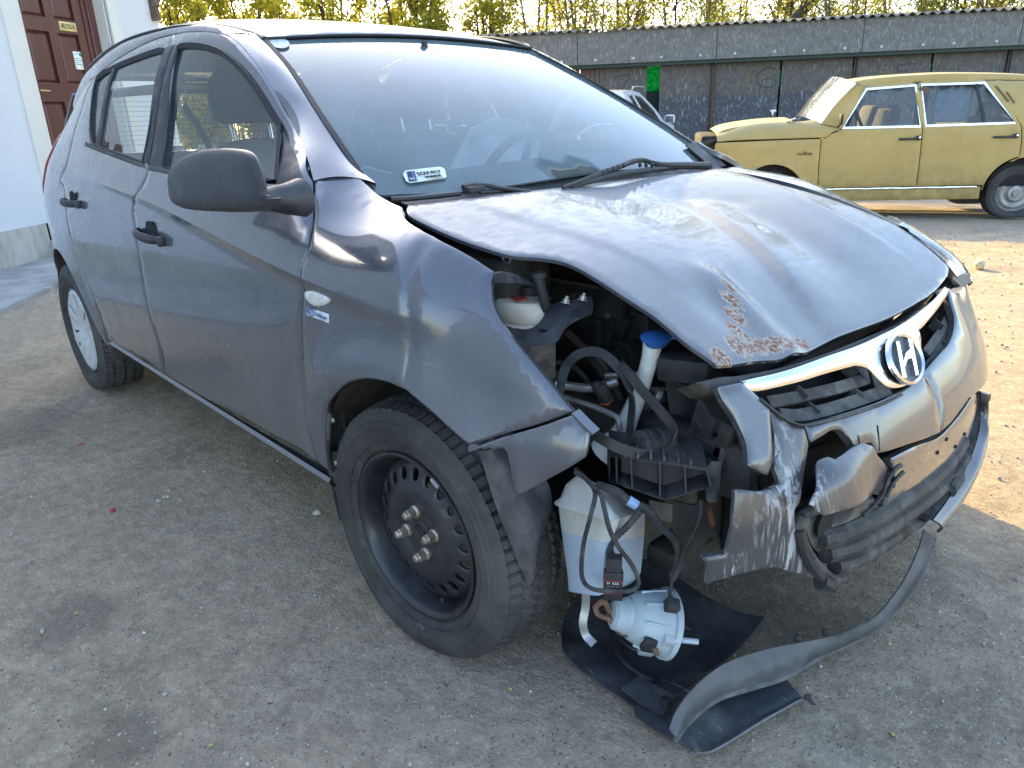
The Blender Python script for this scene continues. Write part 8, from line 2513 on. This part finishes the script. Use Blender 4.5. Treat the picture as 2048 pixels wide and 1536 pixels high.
w = MB(); w.tube([(3.0, -.02, .40), (3.10, -.10, .40), (3.13, -.8, .40), (3.10, -1.5, .40), (3.0, -1.58, .40)], .05, 8); w.build('bumper', ys, M['chrome'])
for x in (-.075, 2.43):
    for sgn_ in (0, 1):
        V, F = tyre_me(.300)
        V = [squash(Vector((v.x, v.y + .05, v.z)), .245, .0) for v in V]
        wo = bpy.data.objects.new('wheel', None); COL.objects.link(wo); wo.parent = ys
        wo.location = (x, -.14, .245) if sgn_ == 0 else (x, -1.46, .245); wo.rotation_euler = (0, 0, pi if sgn_ == 0 else 0)
        link('tyre', mesh('tyre', V, F, True, 30), wo, M['tyre'])
        w = MB(); w.lathe([(.198, .03), (.205, .045), (.20, .058), (.188, .060), (.180, .045), (.170, .035), (.150, .055), (.140, .060), (.10, .045), (.085, .055), (.075, .075), (.04, .080), (.035, .095), (.0001, .098)], 36, Matrix(((1, 0, 0), (0, 0, -1), (0, 1, 0))), (0, .05, 0))
        for k in range(4):
            a = 2 * pi * k / 4 + .5
            w.lathe([(.011, .055), (.011, .078), (.0001, .080)], 6, Matrix(((1, 0, 0), (0, 0, -1), (0, 1, 0))), (.062 * cos(a), .05, .062 * sin(a)))
        w.build('rim', wo, plain('weathered_silver_rim', (.34, .33, .31), .5, metal=.5, dirt=((.15, .13, .11), .6, 14)) if 'weathered_silver_rim' not in bpy.data.materials else bpy.data.materials['weathered_silver_rim'])
    w = MB(); V = []; F = []
    for i, y in enumerate((-.02, -.30)):
        V += [(x + .35 * cos(radians(a)), y, .26 + .35 * sin(radians(a))) for a in range(-5, 190, 13)]
    n = len(V) // 2
    F = [(k, k + 1, n + k + 1, n + k) for k in range(n - 1)]
    w.add(V, F); w.build('wheel_arch', ys, M['dark'])
# mirror, vents, seats, curtain and clutter inside
w = MB(); w.tube([yv(([(1.7939, 0, 0.9771)])[0], .0), yv(([(1.7776, 0, 1.0116)])[0], .10)], .010, 6, smooth=1); w.box(yv(([(1.7873, 0, 1.0569)])[0], .12), (.03, .10, .10), None, .02); w.build('wing_mirror', ys, M['black'])
w = MB()
for a, b in (((2007, 178), (2026, 210)),): pass
w.tube([yv(p, .006) for p in [(0.2566, 0, 1.3187), (0.1487, 0, 1.1684)]], .010, 6, smooth=1); w.tube([yv(p, .006) for p in [(0.1596, 0, 1.2584), (0.0956, 0, 1.1522)]], .008, 6, smooth=1)
w.build('pillar_vent', ys, plain('brownish_trim', (.14, .10, .04), .6))
for x, y in ((1.25, -.42), (1.25, -1.18), (.35, -.8)):
    w = MB(); w.box((x, y, .92), (.14, .52 if x > 1 else 1.2, .52), Matrix.Rotation(-.25, 3, 'Y'), .06); w.build('seat', ys, plain('brown_seat_cloth', (.12, .10, .085), .9) if 'brown_seat_cloth' not in bpy.data.materials else bpy.data.materials['brown_seat_cloth'])
w = MB(); w.box((.62, -.30, 1.16), (.34, .04, .36), None, .01); w.build('blue_grey_box', ys, plain('blue_grey_board', (.30, .36, .46), .7))
w = MB(); w.box((.30, -.28, 1.20), (.30, .03, .34), None, .01); w.build('folded_cloth', ys, plain('beige_cloth', (.42, .36, .30), .85))
w = MB(); w.box((.95, -.22, 1.14), (.09, .03, .40), Matrix.Rotation(-.06, 3, 'Y'), .004); sgn_b = w.build('upright_panel', ys, plain('brown_board_in_car', (.10, .05, .025), .6))
text_part('lettering', 'G', .07, (.95, -.203, 1.18), (-1, 0, 0), (0, 0, 1), ys, plain('white_print_c', (.75, .75, .72), .5), world=False)
w = MB(); w.tube([(1.55 + .02, -.40 + .17 * cos(a), .98 + .17 * sin(a)) for a in [2 * pi * k / 16 for k in range(16)]], .012, 6, closed=True, smooth=2); w.build('steering_wheel', ys, M['dark'])
# loose paper and a crumpled wrapper on the scuttle
w = MB(); w.box(Vector(HT[4]) + Vector((.02, -.0, .02)), (.10, .06, .012), Matrix.Rotation(.3, 3, 'Y'), .004); tag(w.build('crumpled_wrapper', None, plain('pale_wrapper', (.55, .50, .42), .6)), 'crumpled pale wrapper lying at the foot of the yellow car windscreen', 'litter')
bpy.data.objects['crumpled_wrapper'].matrix_world = Matrix.Translation(Vector(ys.location)) @ Matrix.Rotation(ys.rotation_euler.z, 4, 'Z')

# ---------------------------------------------------------------- white hatchback by the garages, seen from behind
WF = Vector((cos(radians(115)), sin(radians(115)), 0)); WR = Vector((WF.y, -WF.x, 0))
q = Vector(([(-6.1443, 7.744, 0.3254)])[0])
wc = thing('white_hatchback', (q.x, q.y, ground_z(q.x, q.y)), 'white hatchback with roof rails standing tail towards us before the garages', 'car', radians(115))
wc.scale = (1, 1, 1.045)
M['white'] = plain('white_car_paint', (.66, .67, .68), .25, coat=.8, noise_=.04, dirt=((.4, .39, .36), .3, 6))
Wd = 1.52                                                            # local frame: x forward, y left; the right side at y=0
def wsd(x, z):
    v = .0
    v += .02 * ((z - .6) / .3) ** 2
    if z > .90: v += .34 * (z - .90)
    v += .10 * sstep(.35, -.02, x) ** 2 + .12 * sstep(3.0, 3.5, x)
    return v
FW = ('y', wsd)
def wp_(name, loop, mat, holes=(), off=0, parent=None, step=.07):
    o = panel(name, None, loop, parent or wc, mat, holes=holes, func=FW, sgn=-1.0, step=step, off=off, world=False, bev=.004, flange=.015)
    c = o.copy(); c.data = o.data.copy(); COL.objects.link(c)
    for v in c.data.vertices: v.co.y = Wd - v.co.y
    c.data.flip_normals()
    return o
def xz(*p): return [Vector((a, 0, b)) for a, b in p]
W1 = xz((.56, .98), (.72, 1.38), (1.0, 1.40), (1.0, .96)); W2 = xz((1.07, .96), (1.07, 1.40), (1.55, 1.37), (1.95, 1.16), (2.10, .95))
wheelR = [Vector((.55 + .33 * cos(radians(a)), 0, .30 + .33 * sin(radians(a)))) for a in range(0, 181, 15)]
wheelF = [Vector((2.85 + .33 * cos(radians(a)), 0, .30 + .33 * sin(radians(a)))) for a in range(0, 181, 15)]
wp_('body_side', chain(xz((.02, .25), (.0, .6), (.05, .92), (.18, 1.2), (.40, 1.43)), xz((.40, 1.43), (1.0, 1.47), (1.6, 1.43)), xz((1.6, 1.43), (2.0, 1.22), (2.35, .98)), xz((2.35, .98), (3.1, .88), (3.45, .70)), xz((3.45, .70), (3.5, .4), (3.4, .25)), xz((3.4, .25), (3.18, .30)), wheelF, xz((2.52, .25), (.88, .25)), wheelR, xz((.22, .25), (.02, .25))), M['white'], holes=[W1, W2])
wp_('side_window', W1, M['black_gloss'], off=-.008); wp_('side_window', W2, M['black_gloss'], off=-.008)
def cross(name, prof, mat, off=0.0, inset_=.0, bulge=.05):
    A = [Vector((x, wsd(x, z) + inset_, z)) for x, z in prof]; B = [Vector((x, Wd - wsd(x, z) - inset_, z)) for x, z in prof]
    return ruled(name, A, B, wc, mat, bulge=bulge, res=20, n=10, world=False, up=Vector((1.6, .75, .7)))
cross('roof', [(.40, 1.43), (1.0, 1.47), (1.6, 1.43)], M['white'], bulge=.02)
cross('windscreen', [(1.6, 1.43), (2.0, 1.22), (2.35, .98)], M['black_gloss'], bulge=.04)
cross('bonnet', [(2.35, .98), (3.1, .88), (3.45, .70), (3.5, .4), (3.4, .25)], M['white'], bulge=.03)
cross('tailgate', [(.02, .25), (.0, .6), (.05, .92)], M['white'], bulge=.03)
cross('rear_window', [(.045, .93), (.17, 1.19), (.33, 1.37)], M['black_gloss'], inset_=.10, bulge=.03)
for s_ in (0, 1):
    A = [Vector((x, wsd(x, z), z)) for x, z in ((.05, .92), (.18, 1.2), (.40, 1.43))]; B = [Vector((x, wsd(x, z) + .15, z)) for x, z in ((.04, .92), (.165, 1.2), (.39, 1.43))]
    if s_: A = [Vector((p.x, Wd - p.y, p.z)) for p in A]; B = [Vector((p.x, Wd - p.y, p.z)) for p in B]
    ruled('rear_pillar', A, B, wc, M['white'], bulge=.08, res=12, world=False, up=Vector((1.6, .75, .7)))
    y0 = .13 if s_ == 0 else Wd - .13
    w = MB(); w.box((.0, y0, .80), (.06, .14, .26), Matrix.Rotation(-.05, 3, 'Y'), .03); w.build('tail_lamp', wc, M['tail_red'])
    w = MB(); w.tube([(.5, .20 if s_ == 0 else Wd - .20, 1.46), (.62, .20 if s_ == 0 else Wd - .20, 1.50), (1.3, .21 if s_ == 0 else Wd - .21, 1.505), (1.5, .21 if s_ == 0 else Wd - .21, 1.46)], .014, 6); w.build('roof_rail', wc, M['alu'])
    w = MB(); w.box((2.05, -.09 if s_ == 0 else Wd + .09, 1.02), (.08, .17, .13), None, .035); mm_ = w.build('wing_mirror', wc, M['white'])
    w = MB(); w.box((2.008, -.09 if s_ == 0 else Wd + .09, 1.02), (.006, .13, .095), None, .002); w.build('mirror_glass', mm_, plain('mirror_dark', (.10, .11, .12), .1) if 'mirror_dark' not in bpy.data.materials else bpy.data.materials['mirror_dark'])
cross('bumper', [(-.04, .30), (-.05, .48), (-.01, .56)], M['white'], bulge=.03)
w = MB(); w.box((-.045, Wd / 2 + .03, .72), (.012, .52, .115), None, .004); npl = w.build('number_plate', wc, plain('white_plate', (.72, .73, .74), .4))
w = MB(); w.box((-.053, Wd / 2 + .03 + .235, .72), (.004, .045, .11)); w.build('blue_band', npl, plain('blue_plate_band', (.03, .06, .28), .4))
text_part('lettering', 'SLT-491', .105, (-.052, Wd / 2 + .005, .72), (0, -1, 0), (0, 0, 1), npl, M['dark'], world=False, bold=.003, sx=.95)
for x in (.55, 2.85):
    for y in (.12, Wd - .12):
        w = MB(); w.lathe([(.20, -.09), (.27, -.085), (.29, -.06), (.29, .06), (.27, .085), (.20, .09), (.18, .06), (.0001, .05)], 28, Matrix(((1, 0, 0), (0, 0, 1), (0, -1, 0))), (x, y, .29)); w.build('wheel', wc, M['tyre'])
w = MB(); w.box((1.7, Wd / 2, .5), (3.2, 1.3, .5)); w.build('inner_body', wc, M['dark'])

# ---------------------------------------------------------------- litter on the yard
def bit(name, p, s, mat, label, cat, thick=.3, group=None):
    rs_b = random.Random(int(p[0] * 1000) + 5)
    w = MB(); o_ = rs_b.random() * 40
    V = [Vector((v.x, v.y * .62, v.z * thick)) * s * (1 + .5 * mnoise.noise(v * 1.6 + Vector((o_, 0, 0)))) for v in ico_vf(2, 1.0)[0]]
    w.add(V, ico_vf(2, 1.0)[1])
    o = w.build(name, None, mat, sharp=None)
    o.location = (p[0], p[1], ground_z(p[0], p[1]) + s * thick * .75); o.rotation_euler = (0, 0, rs_b.uniform(0, 6))
    return tag(o, label, cat, group)
STW = plain('pale_stone', (.50, .48, .44), .9, noise_=.4, scale=60, bump=.5)
REDP = plain('red_petal', (.45, .03, .08), .6); LEAFY = plain('yellow_green_bud', (.38, .38, .12), .6)
G = [(-0.7014, -0.6806, 0)] ; bit('stone', G[0], .012, STW, 'white pebble on the ground just left of the front wheel', 'stone', .8)
G = [(-1.8621, -1.0479, 0)] ; bit('petal', G[0], .011, REDP, 'small red petal on the asphalt beside the rear wheel', 'petal', .25)
G = [(-1.2076, -1.1219, 0)] ; bit('petal', G[0], .014, REDP, 'longer red petal lying nearer in the left foreground', 'petal', .2)
for px_, lab in (([(-1.2655, -0.879, 0)], 'yellow green bud on the ground below the door sill'), ([(0.8657, -0.3336, 0)], 'pale green leaf bit in the right foreground'), ([(-0.7013, -1.3536, 0)], 'pale green bud at the left edge of the yard'), ([(0.2617, -0.7651, 0)], 'yellow bud on the ground before the front wheel'), ([(0.7569, -0.0781, 0)], 'yellow bud beside the torn spoiler'), ([(-0.0401, -1.2801, 0)], 'green bud at the bottom left')):
    bit('leaf_bud', px_[0], .006, LEAFY, lab, 'leaf', .35)
G = [(-0.4197, 4.3653, -0.0211)] ; bit('paper_lump', G[0], .055, plain('pale_yellow_lump', (.52, .46, .30), .9, noise_=.3), 'pale crumpled lump in the sunlight beyond the car nose', 'litter', .75)
rs = random.Random(21)
for k in range(26):
    x, y = rs.uniform(-1.6, 1.1), rs.uniform(-1.55, -.75)
    bit('stone', (x, y, 0), rs.choice((.004, .005, .007)), STW, 'small pale stone scattered on the yard in the foreground', 'stone', .7, group='small pale stones in the foreground')
